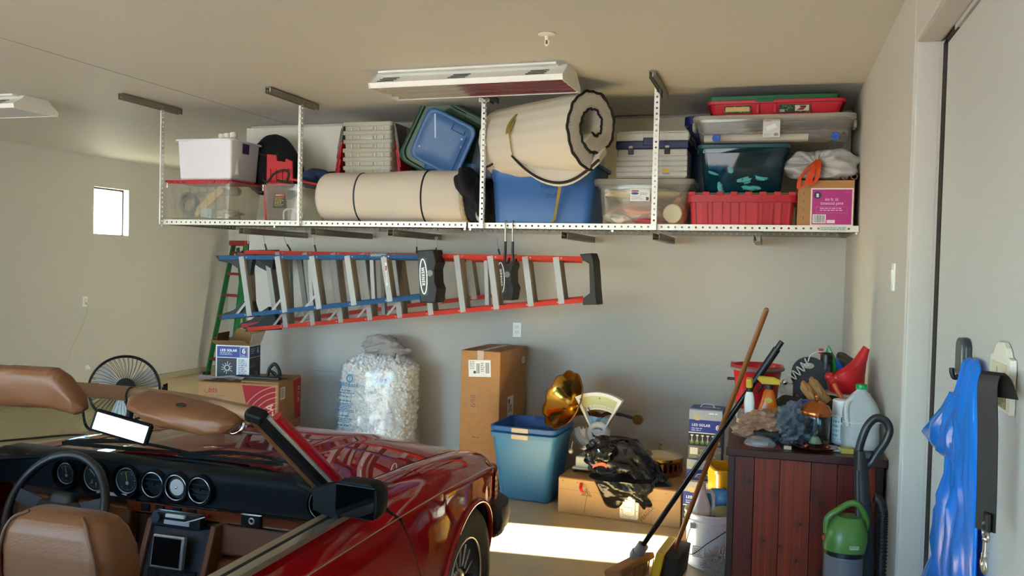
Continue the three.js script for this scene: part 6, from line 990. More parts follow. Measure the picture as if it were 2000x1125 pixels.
single('wipes_bag', 'blue, white and orange plastic packet in the white pail', 'packet', deform(blob(0.075, 0.06, 0.03, { amp: 0.12, freq: 2, seed: 250, seg: 20 }), (v) => { v.x *= 1.1; }), M(0xffffff, 0.3, 0, { vertexColors: false }), [-0.235, 0.36, -4.76]).material = M(0x2f86bd, 0.3);
single('canvas_glove', 'olive canvas glove draped over the white pail rim', 'glove', deform(blob(0.065, 0.035, 0.04, { amp: 0.2, freq: 2, seed: 260, seg: 20 }), (v) => { v.y += -0.3 * v.x * v.x * 8; }), M(0x8a8355, 0.85), [-0.21, 0.315, -4.68]);
single('yellow_pail', 'bright yellow plastic tub behind the white pail, lit by the sun', 'tub', tote({ w0: 0.2, d0: 0.2, w1: 0.25, d1: 0.26, h: 0.5, r: 0.04, rim: 0.008, rimH: 0.02 }), M(0xe5a915, 0.35), [-0.18, 0, -4.98], 0.3);
{
  const t = thing('fluffy_duster', 'fluffy grey lambswool duster lying before the white pail', 'duster', [-0.215, 0.075, -4.55]);
  part('core', SC(sph(0.07, 0, 0, 0, 16), 1.1, 0.9, 1), M(0x9c9994, 0.95), t);
  const g = []; S = 411; for (let i = 0; i < 700; i++) { const a = rr(0, 2 * PI), y = rr(-0.7, 1), r = Math.sqrt(1 - y * y), n = V(cos(a) * r * 1.1, y * 0.9, sin(a) * r).normalize(), p = n.clone().multiplyScalar(0.066); g.push(bar(p.toArray(), n.clone().multiplyScalar(0.066 + rr(0.012, 0.024)).add(V(rr(-0.012, 0.012), rr(-0.012, 0.006), rr(-0.012, 0.012))).toArray(), 0.006, 0.003, [rnd(), rnd(), 0.3])); }
  part('wool', J(g), M(0xb3b0aa, 0.95), t).userData.kind = 'stuff';
}
{
  const t = thing('vacuum_cleaner', 'upright black and green vacuum cleaner before the chest', 'vacuum', [0, 0, 0]);
  const Zv = -3.56, bk = M(0x1d2023, 0.38), gr = M(0x4e7f35, 0.32);
  const P = (a) => a.map(([x, y, z = 0]) => [x, y, Zv + z]);
  part('handle_loop', tube(P([[0.338, 0.9], [0.352, 0.97], [0.375, 1.03], [0.403, 1.056], [0.433, 1.048], [0.449, 1.015], [0.44, 0.975], [0.41, 0.92], [0.385, 0.875], [0.365, 0.86]]), 0.0155, 70, false, 10), bk, t);
  part('spine', loft([[0.37, 0.02, 0.075], [0.375, 0.3, 0.075], [0.376, 0.5, 0.07], [0.37, 0.65, 0.062], [0.358, 0.78, 0.056], [0.352, 0.86, 0.052], [0.345, 0.925, 0.036]].map(([x, y, w]) => ring(w, 0.05, 0.018, y, 4, x, Zv))), bk, t);
  part('spine_ridge', loft([[0.355, 0.45, 0.012], [0.345, 0.7, 0.012], [0.338, 0.85, 0.01]].map(([x, y, w]) => ring(w, 0.012, 0.004, y, 2, x, Zv + 0.027))), M(0x33373b, 0.3), t);
  const cx = 0.298, cz = Zv + 0.03;
  part('dust_cup', lathe([[0, 0.22], [0.066, 0.22], [0.07, 0.225], [0.075, 0.52], [0.07, 0.53], [0, 0.53]], 36).translate(cx, 0, cz), M(0x8f959c, 0.1, 0, { transmission: 0.45, thickness: 0 }), t); part('filter_core', cyl(0.04, 0.035, 0.28, cx, 0.37, cz), M(0x4a4d52, 0.5), t);
  part('seal_ring', cyl(0.0785, 0.0785, 0.018, cx, 0.535, cz), M(0x16181a, 0.4), t);
  part('green_housing', loft([[0.154, 0.545, 0.06], [0.156, 0.58, 0.06], [0.148, 0.615, 0.055], [0.12, 0.65, 0.045], [0.085, 0.672, 0.03]].map(([w, y, r], i) => ring(w, w, r, y, 5, cx + i * 0.004, cz))), gr, t, 'green housing');
  part('carry_handle', tube([[cx - 0.066, 0.6, cz + 0.01], [cx - 0.064, 0.655, cz + 0.01], [cx - 0.03, 0.69, cz + 0.01], [cx + 0.02, 0.722, cz], [cx + 0.045, 0.72, cz], [cx + 0.075, 0.67, cz - 0.01], [cx + 0.085, 0.6, cz - 0.02]], 0.0125, 50, false, 10), gr, t, 'green carry handle');
  part('release_button', rbox(0.018, 0.022, 0.01, 0.003, cx + 0.024, 0.625, cz + 0.058, -0.5), M(0x3f6b2a, 0.4), t); print(0.035, 0.014, (c, w, h) => { c.fillStyle = '#a9bda0'; c.fillRect(0, 0, w, h); greek(c, 3, 4, 28, 1, 6, '#5d7a52'); }, t, [cx + 0.03, 0.572, cz + 0.0795], [0, 0.3, 0], { px: 2000 });
  part('latch', rbox(0.012, 0.02, 0.014, 0.003, cx - 0.076, 0.585, cz + 0.02), M(0x9a3524, 0.4), t);
  const hp = [[0.405, 0.74], [0.42, 0.735], [0.436, 0.7], [0.44, 0.6], [0.44, 0.45], [0.44, 0.25], [0.43, 0.12]].map(([x, y]) => V(x, y, Zv - 0.02)), hc = new THREE.CatmullRomCurve3(hp);
  part('hose', new THREE.TubeGeometry(hc, 60, 0.0165, 10), M(0x121214, 0.5), t);
  const rg = []; for (let i = 2; i < 62; i++) { const u = i / 64, p = hc.getPoint(u), g = new THREE.TorusGeometry(0.0175, 0.0032, 5, 14); g.applyQuaternion(new THREE.Quaternion().setFromUnitVectors(V(0, 0, 1), hc.getTangent(u))); rg.push(T(g, p.x, p.y, p.z)); }
  part('hose_ribs', J(rg), M(0x1b1b1e, 0.4), t).userData.kind = 'stuff';
  part('floor_head', J(rbox(0.3, 0.09, 0.2, 0.03, 0.33, 0.055, Zv + 0.06), rbox(0.12, 0.14, 0.12, 0.03, 0.35, 0.12, Zv)), bk, t);
  parts('wheel', [0.22, 0.43].map((x) => cyl(0.04, 0.04, 0.03, x, 0.041, Zv - 0.06, 0, 0, PI / 2)), M(0x111113, 0.6), t);
}
// ---------- on the house door ----------
const DX = doorX - 0.001;
{
  const t = thing('hook_plate', 'dark metal hook plate on the white door, bearing the blue bag', 'hook', [DX, 1.36, -2.9], -PI / 2);
  const o = []; for (let i = 0; i <= 12; i++) { const a = PI * i / 12; o.push([0.055 * cos(a), 0.035 + 0.03 * sin(a)]); }
  part('back_plate', ext([[0.055, -0.07], ...o, [-0.055, -0.07], [-0.035, -0.085], [0.035, -0.085]], 0.018, 0.004), M(0x3a3f42, 0.4, 0.3), t);
  part('front_casing', ext(o.map(([x, y]) => [x * 0.8, y]).concat([[-0.044, -0.05], [0.044, -0.05]]), 0.012, 0.003).translate(0.006, 0, 0.016), M(0x575a56, 0.35, 0.3), t);
  part('peg', tube([[0.0, -0.05, 0.02], [0, -0.06, 0.034], [0, -0.045, 0.042], [0, -0.03, 0.043]], 0.008, 16), M(0x2b2d2f, 0.35, 0.5), t);
}
{
  const t = thing('wall_plaque', 'small cream wooden plaque with a scalloped top and a painted scene', 'plaque', [DX, 1.36, -2.45], -PI / 2);
  const top = [[0.1, 0.03], [0.098, 0.05], [0.07, 0.055], [0.05, 0.075], [0.02, 0.088], [-0.02, 0.088], [-0.05, 0.075], [-0.07, 0.055], [-0.098, 0.05], [-0.1, 0.03]];
  part('board', ext([[0.1, -0.085], ...top, [-0.1, -0.085]], 0.016, 0.003), M(0xddd9cb, 0.5), t);
  print(0.15, 0.11, (c, w, h) => { const g = c.createLinearGradient(0, 0, 0, h); c.fillStyle = '#cfcab0'; c.fillRect(0, 0, w, h); c.fillStyle = '#8d8a62'; c.fillRect(0, 70, w, 40); c.fillStyle = '#7a5f3a'; c.fillRect(54, 12, 8, 60); c.fillRect(40, 40, 40, 8); for (let i = 0; i < 50; i++) { c.fillStyle = ['#6d6a45', '#a48b5b', '#8d4a38', '#c9c098'][i % 4]; c.beginPath(); c.arc(rr(4, w - 4), rr(60, h - 4), rr(2, 7), 0, 7); c.fill(); } }, t, [0, -0.02, 0.017], [0, 0, 0], { name: 'painted_scene' });
  part('peg', tube([[0.03, -0.06, 0.015], [0.03, -0.065, 0.04], [0.03, -0.045, 0.048]], 0.006, 12), M(0x8a8578, 0.4, 0.4), t);
}
{
  const t = thing('blue_bag', 'translucent bright blue plastic bag hanging on the white door', 'bag', [0, 0, 0]);
  const bM = M(0x0b86ee, 0.22, 0, { transmission: 0.3, thickness: 0, ior: 1.3 });
  const rows = [[1.375, -2.77, -2.66, 0.012], [1.36, -2.82, -2.62, 0.02], [1.29, -2.86, -2.6, 0.03], [1.2, -2.94, -2.58, 0.034], [1.12, -2.98, -2.56, 0.034], [1.05, -3.0, -2.56, 0.033], [1.0, -2.99, -2.56, 0.034], [0.93, -3.02, -2.55, 0.036], [0.84, -3.1, -2.54, 0.038], [0.74, -3.16, -2.53, 0.038], [0.68, -3.15, -2.53, 0.036], [0.6, -3.24, -2.52, 0.04], [0.5, -3.34, -2.5, 0.045], [0.4, -3.4, -2.48, 0.045], [0.3, -3.42, -2.47, 0.04], [0.25, -3.4, -2.48, 0.012]];
  const mk = (rows, seed, n = 96) => loft(rows.map(([y, z0, z1, d], i) => Array.from({ length: n }, (_, j) => { const a = -j / n * 2 * PI, u = (cos(a) + 1) / 2, z = lerp(z0, z1, u); const f = 0.38 * Math.abs(sin(u * 13 + seed + y * 3.5 + 2.2 * nz(u * 3, y * 4, seed))) + 0.75 * fbm(u * 6, y * 11, seed, 3); return [DX - 0.012 - d * (0.55 + sin(a) * 0.55 * 0.9) - (sin(a) > 0 ? d * 0.85 * f * sin(a) : 0), y + 0.012 * sin(u * 11 + seed) * (i > 12 ? 2 : 0.3), z]; })), { ang: 1.0 });
  part('film', mk(rows, 1), bM, t);
  part('side_fold', mk([[1.26, -2.9, -2.7, 0.02], [1.2, -2.98, -2.72, 0.03], [1.14, -3.12, -2.74, 0.032], [1.09, -3.25, -2.76, 0.03], [1.06, -3.345, -2.8, 0.024], [1.045, -3.35, -2.85, 0.012], [1.035, -3.3, -2.9, 0.006]], 5, 60).translate(-0.02, 0, 0), bM, t);
}
{
  const t = thing('leash_strap', 'dark brown leather leash hanging beside the blue bag with a steel snap', 'leash', [DX - 0.06, 0.129, -2.28]); t.scale.setScalar(0.92);
  const lea = M(0x120b08, 0.5), st = M(0xc4c2bc, 0.22, 0.9);
  part('strap', ribbon([[0.03, 1.3, -0.01], [0.01, 1.352, -0.006], [-0.008, 1.366, -0.002], [-0.018, 1.35, 0], [-0.016, 1.2, 0.004], [-0.014, 1.05, 0.008], [-0.014, 0.955, 0.01]], [0.75, 0, 0.66], 0.052, 0.004), lea, t);
  part('loop_stitch', rbox(0.012, 0.05, 0.053, 0.003, -0.013, 0.98, 0.01), lea, t); part('rivet', cyl(0.006, 0.006, 0.004, -0.021, 0.975, 0.01, 0, 0, PI / 2, 12), st, t);
  part('ring', T(SC(new THREE.TorusGeometry(0.026, 0.004, 8, 28), 1.15, 0.65, 1), -0.013, 0.945, 0.012, 0, PI / 2), st, t);
  part('snap_swivel', J(cyl(0.006, 0.006, 0.05, -0.013, 0.912, 0.014), sph(0.009, -0.013, 0.934, 0.014, 12), cyl(0.009, 0.009, 0.012, -0.013, 0.893, 0.014)), st, t);
  part('snap_hook', tube([[-0.013, 0.89, 0.014], [-0.013, 0.878, 0.03], [-0.013, 0.856, 0.03], [-0.013, 0.845, 0.012], [-0.013, 0.852, -0.008], [-0.013, 0.87, -0.012], [-0.013, 0.884, -0.002]], 0.0052, 40), st, t);
}
// ---------- red convertible parked nose-in ----------
{
  const car = thing('convertible_car', 'dark red open convertible with tan interior and black dashboard, parked nose to the wall', 'car', [-2.0, 0, 0]);
  const paint = M(0x940910, 0.5, 0, { clearcoat: 1, clearcoatRoughness: 0.0, specularIntensity: 0 });
  const chrome = M(0xd9d9d6, 0.12, 1), rubberM = M(0x161616, 0.55), blk = M(0x0c0d10, 0.6, 0, { specularIntensity: 0.5 }), vinylB = M(0x0c0e12, 0.6, 0, { specularIntensity: 0.35 }), seam = M(0x140406, 0.8);
  const leath = dataTex(256, (u, v) => { const k = 0.5 + 0.3 * per(u, v, 26, 4); return [k, k, k]; }, false, [4, 4]);
  const tan = M(0x6f4526, 0.52, 0, { bumpMap: leath, bumpScale: 0.0008 }), tanL = M(0x8a6c4f, 0.6, 0, { bumpMap: leath, bumpScale: 0.0006 }), tanD = M(0x5d3d24, 0.6);
  const ip = (tab, x) => { if (x <= tab[0][0]) return tab[0][1]; for (let i = 1; i < tab.length; i++) if (x <= tab[i][0]) { const [a, p] = tab[i - 1], [b, q] = tab[i], t = (x - a) / (b - a), sl = (k) => { const A = tab[Math.max(0, k - 1)], B = tab[Math.min(tab.length - 1, k + 1)]; return (B[1] - A[1]) / (B[0] - A[0]); }, m0 = sl(i - 1) * (b - a), m1 = sl(i) * (b - a), t2 = t * t, t3 = t2 * t; return (2 * t3 - 3 * t2 + 1) * p + (t3 - 2 * t2 + t) * m0 + (3 * t2 - 2 * t3) * q + (t3 - t2) * m1; } return tab[tab.length - 1][1]; };
  const sideX = (z) => ip([[-3.82, 0.66], [-3.77, 0.76], [-3.7, 0.815], [-3.6, 0.845], [-3.4, 0.872], [-3.0, 0.885], [-1.0, 0.89], [0.1, 0.86], [0.42, 0.78]], z);
  const crestY = (z) => ip([[-3.82, 0.66], [-3.77, 0.715], [-3.68, 0.752], [-3.5, 0.79], [-3.2, 0.822], [-2.8, 0.85], [-2.3, 0.87], [-1.0, 0.875], [0.0, 0.86], [0.42, 0.8]], z);
  const beltY = (z) => ip([[-3.82, 0.6], [-3.7, 0.68], [-3.4, 0.745], [-2.5, 0.795], [-1.0, 0.8], [0.42, 0.73]], z);
  const SX = 0.68;                                                   // hood seam
  // upper fender profile from the hood seam to the belt crease, then the flank down to yLow
  const upper = (z) => { const k = sideX(z) / 0.888, c = crestY(z), b = beltY(z); return [[SX * Math.min(1, k * 1.04), c - 0.004], [0.735 * k, c + 0.005], [0.785 * k, c + 0.001], [0.82 * k, c - 0.012], [0.848 * k, lerp(c, b, 0.45)], [0.868 * k, lerp(c, b, 0.78)], [0.879 * k, b + 0.004], [0.886 * k, b - 0.006]]; };
  const flank = (z, y) => ip([[0.15, 0.8], [0.3, 0.85], [0.42, 0.876], [0.52, 0.886], [0.64, 0.889], [0.9, 0.887]], y) * sideX(z) / 0.888;
  const zw = -3.22, yw = 0.31, R = 0.345, zr = -0.72;
  const yLow = (z) => { let y = 0.2; for (const c of [zw, zr]) if (Math.abs(z - c) < R) y = Math.max(y, yw + Math.sqrt(R * R - (z - c) ** 2)); return y; };
  const grid = (cols) => { const P = [], idx = [], m = cols[0].length; cols.forEach((c) => c.forEach((p) => P.push(...p))); for (let i = 0; i + 1 < cols.length; i++) for (let j = 0; j + 1 < m; j++) { const a = i * m + j; idx.push(a, a + 1, a + m + 1, a, a + m + 1, a + m); } const g = new THREE.BufferGeometry(); g.setAttribute('position', new THREE.Float32BufferAttribute(P, 3)); g.setAttribute('uv', new THREE.Float32BufferAttribute(new Float32Array(P.length / 3 * 2), 2)); g.setIndex(idx); g.computeVertexNormals(); return g; };
  const zs = (a, b, n) => Array.from({ length: n + 1 }, (_, i) => lerp(a, b, i / n));
  const colAt = (s, zOf, nF = 12) => (z0) => { const o = []; const up = upper(z0); up.forEach(([x, y]) => { const z = zOf(z0, y); const u = upper(z); const q = u[o.length]; o.push([s * q[0], q[1], z]); }); const yb = beltY(z0) - 0.006, yl = yLow(z0); for (let j = 1; j <= nF; j++) { const y = lerp(yb, yl, j / nF), z = zOf(z0, y); o.push([s * flank(z, y), y, z]); } return o; };
  const doorF = (y) => -2.37 - 0.31 * clamp((0.9 - y) / 0.36, 0, 1) ** 0.75;   // curved front shut line of the door
  for (const s of [1, -1]) {
    // front fender: columns from the nose to the shut line
    const A = zw - R, B = zw + R, zlist = [...zs(-3.82, A - 0.001, 10), ...zs(A + 0.001, B - 0.001, 28), ...zs(B + 0.001, -2.7, 6)];
    const cols = zlist.map(colAt(s, (z) => z)); const last = zs(0, 1, 6).slice(1);
    for (const t of last) { const o = []; const base = colAt(s, (z) => z)(-2.7); base.forEach((p, j) => { const y = p[1], z = lerp(-2.7, doorF(y), t); o.push(j < 8 ? [s * upper(z)[j][0], upper(z)[j][1], z] : [s * flank(z, y), y, z]); }); cols.push(o); }
    part('front_fender', grid(cols), paint, car);
    // door
    const dc = []; for (let i = 0; i <= 10; i++) { const t = i / 10, o = []; const base = colAt(s, (z) => z)(-2.0); base.forEach((p, j) => { const y = p[1], z = lerp(doorF(y) + 0.006, -1.13, t); o.push(j < 8 ? [s * Math.max(upper(z)[j][0], j < 2 ? 0.80 : 0), upper(z)[j][1], z] : [s * flank(z, y), y, z]); }); dc.push(o); }
    const door = part('door', grid(dc), paint, car);
    part('shut_line', tube(zs(0.86, 0.25, 14).map((y) => [s * (flank(doorF(y), y) - 0.004) * (y > 0.79 ? 0.985 - (y - 0.79) * 0.35 : 1), y, doorF(y) + 0.003]), 0.0045, 40), seam, door);
    const rz = [...zs(-1.124, zr - R - 0.001, 2), ...zs(zr - R + 0.001, zr + R - 0.001, 18), ...zs(zr + R + 0.001, 0.42, 8)];
    part('rear_fender', grid(rz.map(colAt(s, (z) => z))), paint, car);
    // wheel arch lip
    for (const c of [zw, zr]) part('arch_lip', tube(zs(0.05, PI - 0.05, 24).map((a) => { const z = c - (R - 0.006) * cos(a), y = yw + (R - 0.006) * sin(a); return [s * (flank(z, y) + 0.004), y, z]; }), 0.012, 60), paint, car);
    part('wheel_well', J(T(cyl(R + 0.01, R + 0.01, 0.3, 0, 0, 0, 0, 0, PI / 2, 32, true), s * 0.68, yw, zw), T(cyl(R + 0.01, R + 0.01, 0.3, 0, 0, 0, 0, 0, PI / 2, 32, true), s * 0.68, yw, zr)), M(0x0c0c0c, 0.9), car);
    part('pinstripe', tube(zs(-3.7, -1.2, 40).map((z) => [s * (0.8825 * sideX(z) / 0.888 + 0.0005), beltY(z) + 0.0005, z]), 0.0016, 120), M(0xb59a6a, 0.4), car);
    part('side_moulding', J(...[[zw + R + 0.02, -1.2]].map(([a, b]) => tube(zs(a, b, 10).map((z) => [s * (flank(z, 0.45) + 0.003), 0.45, z]), 0.008, 40))), chrome, car, 'chrome side moulding');
    part('rocker_panel', grid(zs(zw + R + 0.02, zr - R - 0.02, 12).map((z) => [[s * (flank(z, 0.44) + 0.004), 0.44, z], [s * (flank(z, 0.36) + 0.006), 0.36, z], [s * (flank(z, 0.28) + 0.006), 0.28, z], [s * (flank(z, 0.21) + 0.002), 0.2, z]])), M(0x3a1013, 0.5), car);
    // turn signal wrapping the nose corner
    const lens = []; for (const z of zs(-3.56, -3.79, 9)) { const o = []; for (const y of zs(0.69, 0.56, 6)) o.push([s * (flank(z, y) + 0.008), Math.min(y, crestY(z) - 0.03), z]); lens.push(o); }
    part('turn_signal', grid(lens), M(0xdc6c1a, 0.12, 0, { clearcoat: 1 }), car, 'amber turn signal lens');
    for (let k = 0; k < 5; k++) part('lens_rib', tube(zs(-3.57, -3.78, 8).map((z) => [s * (flank(z, 0.6) + 0.0095), 0.575 + k * 0.026, z]), 0.0025, 20), M(0xe08a3a, 0.2), car);
  }
  // hood
  const hoodY = (x, z) => { const c = ip([[-3.84, 0.66], [-3.79, 0.715], [-3.72, 0.765], [-3.6, 0.805], [-3.4, 0.845], [-3.1, 0.872], [-2.85, 0.88], [-2.6, 0.878]], z), e = crestY(z) - 0.004, u = Math.abs(x) / SX; const bul = 0.01 * (1 - clamp((Math.abs(x) - 0.3) / 0.03, 0, 1)); return lerp(c, e, u ** 2.2) + bul; };
  part('hood', (() => { const top = []; for (const z of [...zs(-3.83, -3.7, 6), ...zs(-3.66, -2.6, 26)]) { const o = [], w = (SX - 0.004) * Math.min(1, sideX(z) / 0.888 * 1.04); for (let i = -20; i <= 20; i++) { const x = i / 20; o.push([x * w, hoodY(x * SX, z), z]); } top.push(o); } return grid(top); })(), paint, car);
  for (const s of [1, -1]) part('hood_seam', tube(zs(-3.8, -2.6, 20).map((z) => [s * SX * Math.min(1, sideX(z) / 0.888 * 1.04), crestY(z) - 0.006, z]), 0.004, 60), seam, car);
  // cowl with louvres
  part('cowl', grid(zs(0, 1, 6).map((t) => Array.from({ length: 33 }, (_, i) => { const x = (i / 16 - 1) * 0.8; return [x, 0.868, lerp(-2.63, -2.62 + 0.29 * Math.min(1, Math.abs(x) / 0.75) ** 2.3, t)]; }))), M(0x2c0a0d, 0.5), car);
  for (let k = 0; k < 9; k++) part('cowl_louvre', bar([0.42 + k * 0.03, 0.874, -2.6], [0.43 + k * 0.03, 0.874, -2.54 + k * 0.014], 0.012, 0.004, [1, 0, 0]), blk, car);
  // nose: grille, head lamps, valance
  part('nose_panel', grid(zs(0.7, 0.22, 6).map((y) => zs(-0.72, 0.72, 12).map((x) => [x, y, -3.79 + 0.05 * (Math.abs(x) / 0.72) ** 3]))), M(0x1c0607, 0.5), car);
  part('grille', J(box(0.7, 0.2, 0.03, 0, 0.58, -3.8), ...[0, 1, 2, 3].map((k) => box(0.7, 0.012, 0.02, 0, 0.5 + k * 0.05, -3.815)), cyl(0.07, 0.07, 0.02, 0, 0.58, -3.82, PI / 2)), chrome, car);
  for (const s of [1, -1]) part('head_lamp', J(cyl(0.085, 0.085, 0.04, s * 0.48, 0.58, -3.79, PI / 2), cyl(0.06, 0.06, 0.03, s * 0.63, 0.58, -3.78, PI / 2)), M(0xcfd3d4, 0.1, 0.4), car);
  // rubber-faced bumper sweeping round the corners
  const bp = [[0.85, -3.56], [0.856, -3.63], [0.846, -3.7], [0.81, -3.78], [0.7, -3.86], [0.45, -3.93], [0, -3.94]]; const bpath = [...bp, ...bp.slice(0, -1).reverse().map(([x, z]) => [-x, z])];
  const bc = new THREE.CatmullRomCurve3(bpath.map(([x, z]) => V(x, 0.46, z)), false, 'centripetal');
  const bumper = (prof) => { const rings = []; for (let i = 0; i <= 90; i++) { const p = bc.getPoint(i / 90), d = bc.getTangent(i / 90), nrm = V(-d.z, 0, d.x).normalize(); if (nrm.z > 0.0 && Math.abs(p.x) < 0.8) nrm.negate(); if (p.x * nrm.x < 0) nrm.negate(); const e = Math.min(1, Math.min(i, 90 - i) / 4 + 0.55); rings.push(prof.map(([a, y]) => [p.x + nrm.x * a * e, 0.46 + (y - 0.46) * e, p.z + nrm.z * a * e])); } return loft(rings); };
  part('bumper', bumper([[-0.05, 0.42], [0.0, 0.416], [0.035, 0.438], [0.043, 0.482], [0.035, 0.53], [0.0, 0.552], [-0.05, 0.548]]), rubberM, car, 'black rubber bumper');
  part('bumper_trim', bumper([[-0.05, 0.398], [0.0, 0.398], [0.02, 0.408], [0.0, 0.418], [-0.05, 0.42]]), chrome, car, 'chrome bumper underside');
  // wheels
  const wheel = (x, z, s) => {
    const w = new THREE.Group(); w.name = 'wheel'; w.position.set(x, 0.315, z); w.rotation.y = s < 0 ? PI : 0; car.add(w);
    part('tire', lathe([[0.19, -0.09], [0.25, -0.1], [0.295, -0.095], [0.313, -0.075], [0.315, -0.03], [0.315, 0.03], [0.313, 0.075], [0.295, 0.095], [0.25, 0.1], [0.19, 0.09]], 56).rotateZ(-PI / 2), M(0x171615, 0.75), w);
    part('tread_groove', J(...[-0.045, 0, 0.045].map((q) => T(new THREE.TorusGeometry(0.3145, 0.004, 5, 56).rotateY(PI / 2), q))), M(0x060606, 0.9), w);
    part('rim', lathe([[0.195, 0.088], [0.188, 0.085], [0.175, 0.06], [0.165, 0.035], [0.15, 0.03], [0, 0.045]], 48).rotateZ(-PI / 2), M(0x45474a, 0.3, 0.7), w);
    for (let k = 0; k < 15; k++) { const a = k / 15 * 2 * PI; const b = part('spoke', rbox(0.03, 0.09, 0.012, 0.005, 0.052, 0.115, 0), M(0xa3a4a5, 0.25, 0.8), w); b.rotation.x = a; }
    part('hub_cap', lathe([[0, 0.075], [0.03, 0.074], [0.055, 0.066], [0.07, 0.05], [0.07, 0.04]], 32).rotateZ(-PI / 2), M(0x8d8e90, 0.2, 0.85), w); part('rim_ring', T(new THREE.TorusGeometry(0.186, 0.006, 8, 48).rotateY(PI / 2), 0.087), chrome, w);
  };
  for (const s of [1, -1]) { wheel(s * 0.765, zw, s); wheel(s * 0.765, zr, s); }
  // rear deck, floor and cabin shell
  part('trunk_lid', grid(zs(-0.78, 0.42, 10).map((z) => zs(-0.72, 0.72, 12).map((x) => [x, crestY(z) + 0.012 - 0.02 * x * x, z]))), paint, car);
  part('tail_panel', grid(zs(0.82, 0.25, 5).map((y) => zs(-0.8, 0.8, 10).map((x) => [x, y, 0.42]))), paint, car);
  part('cabin_floor', J(box(1.55, 0.03, 2.0, 0, 0.24, -1.75), box(1.5, 0.5, 0.03, 0, 0.5, -2.6), box(1.5, 0.62, 0.03, 0, 0.55, -0.8)), M(0x17110d, 0.9), car);
  for (const s of [1, -1]) {
    part('door_panel', grid(zs(-2.4, -1.13, 8).map((z) => [[s * 0.80, 0.86, z], [s * 0.775, 0.84, z], [s * 0.76, 0.7, z], [s * 0.74, 0.6, z], [s * 0.76, 0.3, z]])), tanD, car);
    part('sill_cap', bar([s * 0.805, 0.878, -2.24], [s * 0.805, 0.88, -1.13], 0.03, 0.02, [1, 0, 0]), M(0x8a7c66, 0.5), car);
    part('window_seal', bar([s * 0.828, 0.883, -2.28], [s * 0.828, 0.885, -1.13], 0.018, 0.014, [1, 0, 0]), blk, car);
    part('belt_chrome', J(bar([s * 0.85, 0.884, -2.3], [s * 0.85, 0.886, -1.13], 0.028, 0.016, [1, 0, 0])), M(0xcfcabb, 0.18, 0.85), car, 'bright chrome belt strip');
    // A-pillar: tan trim inside, black seal, chrome strip, red outer skin
    const b0 = [s * 0.755, 0.87, -2.31], t0 = [s * 0.66, 1.19, -2.0]; const off = (p, d, f = 0) => [p[0] + s * d, p[1], p[2] - f];
    const pil = (d0, d1, f) => [off(b0, d0 * 1.15, f), off(t0, d1, f)];
    part('pillar_trim', rod(...pil(0.0, 0.0, 0), 0.014, 10), tan, car, 'tan pillar trim');
    part('pillar_seal', bar(...pil(0.03, 0.025, 0.0), 0.05, 0.03, [1, 0, 0.4]), blk, car, 'black pillar seal');
    part('pillar_chrome', rod(...pil(0.062, 0.055, 0.0), 0.008, 8), M(0xd5d0c0, 0.2, 0.7), car, 'chrome pillar strip');
    part('pillar_skin', rod(...pil(0.083, 0.073, 0.014), 0.013, 14), paint, car);
    part('pillar_cap', rbox(0.05, 0.03, 0.04, 0.008, s * 0.685, 1.192, -1.99, 0.5, 0, -s * 0.3), blk, car);
    part('quarter_frame', bar([s * 0.775, 0.885, -2.29], [s * 0.775, 0.96, -2.24], 0.014, 0.014, [1, 0, 0]), chrome, car);
  }
  // header rail with padded tan covering
  const hp = [[0.66, 1.19, -2.0], [0.34, 1.19, -2.11], [0, 1.188, -2.155], [-0.34, 1.19, -2.11], [-0.66, 1.19, -2.0]];
  part('header_rail', tube(hp, 0.021, 60, false, 12), tanL, car, 'padded tan header rail');
  part('header_skin', tube(hp.map(([x, y, z]) => [x, y + 0.004, z - 0.022]), 0.017, 60, false, 10), tanL, car);
  // windshield glass
  const gb = [[0.75, 0.868, -2.33], [0.42, 0.872, -2.53], [0, 0.874, -2.61], [-0.42, 0.872, -2.53], [-0.75, 0.868, -2.33]], cb = new THREE.CatmullRomCurve3(gb.map((p) => V(...p))), ch = new THREE.CatmullRomCurve3(hp.map(([x, y, z]) => V(x * 0.99, y - 0.01, z - 0.01)));
  part('windshield', grid(zs(0, 1, 30).map((u) => { const a = cb.getPoint(u), b = ch.getPoint(u); return zs(0, 1, 6).map((v) => [lerp(a.x, b.x, v), lerp(a.y, b.y, v), lerp(a.z, b.z, v) - 0.012 * sin(v * PI)]); })), M(0xe9f2ea, 0.01, 0, { transmission: 1, thickness: 0, ior: 1.5 }), car);
  part('windshield_gasket', tube(gb, 0.009, 60), blk, car);
  // sun visors, soft and rumpled
  const cushion = (pts, name, seed) => { const rings = pts.map(([x, y, z, ry, rz_, tilt], i) => Array.from({ length: 28 }, (_, j) => { const a = -j / 28 * 2 * PI, e = 0.75, cx = Math.sign(cos(a)) * Math.abs(cos(a)) ** e, sy = Math.sign(sin(a)) * Math.abs(sin(a)) ** e; const w = 1 + 0.10 * fbm(x * 9 + seed, cos(a) * 1.4, sin(a) * 1.4, 3); const u = cx * rz_ * w, v = sy * ry * w; return [x, y + v * cos(tilt) - u * sin(tilt), z + u * cos(tilt) + v * sin(tilt)]; })); return part(name, loft(rings, { ang: 1.2 }), tan, car); };
  const lin = (tab, n) => { const o = []; for (let i = 0; i <= n; i++) { const u = i / n * (tab.length - 1), k = Math.min(tab.length - 2, Math.floor(u)), f = u - k; o.push(tab[k].map((q, c) => lerp(q, tab[k + 1][c], f * f * (3 - 2 * f)))); } return o; };
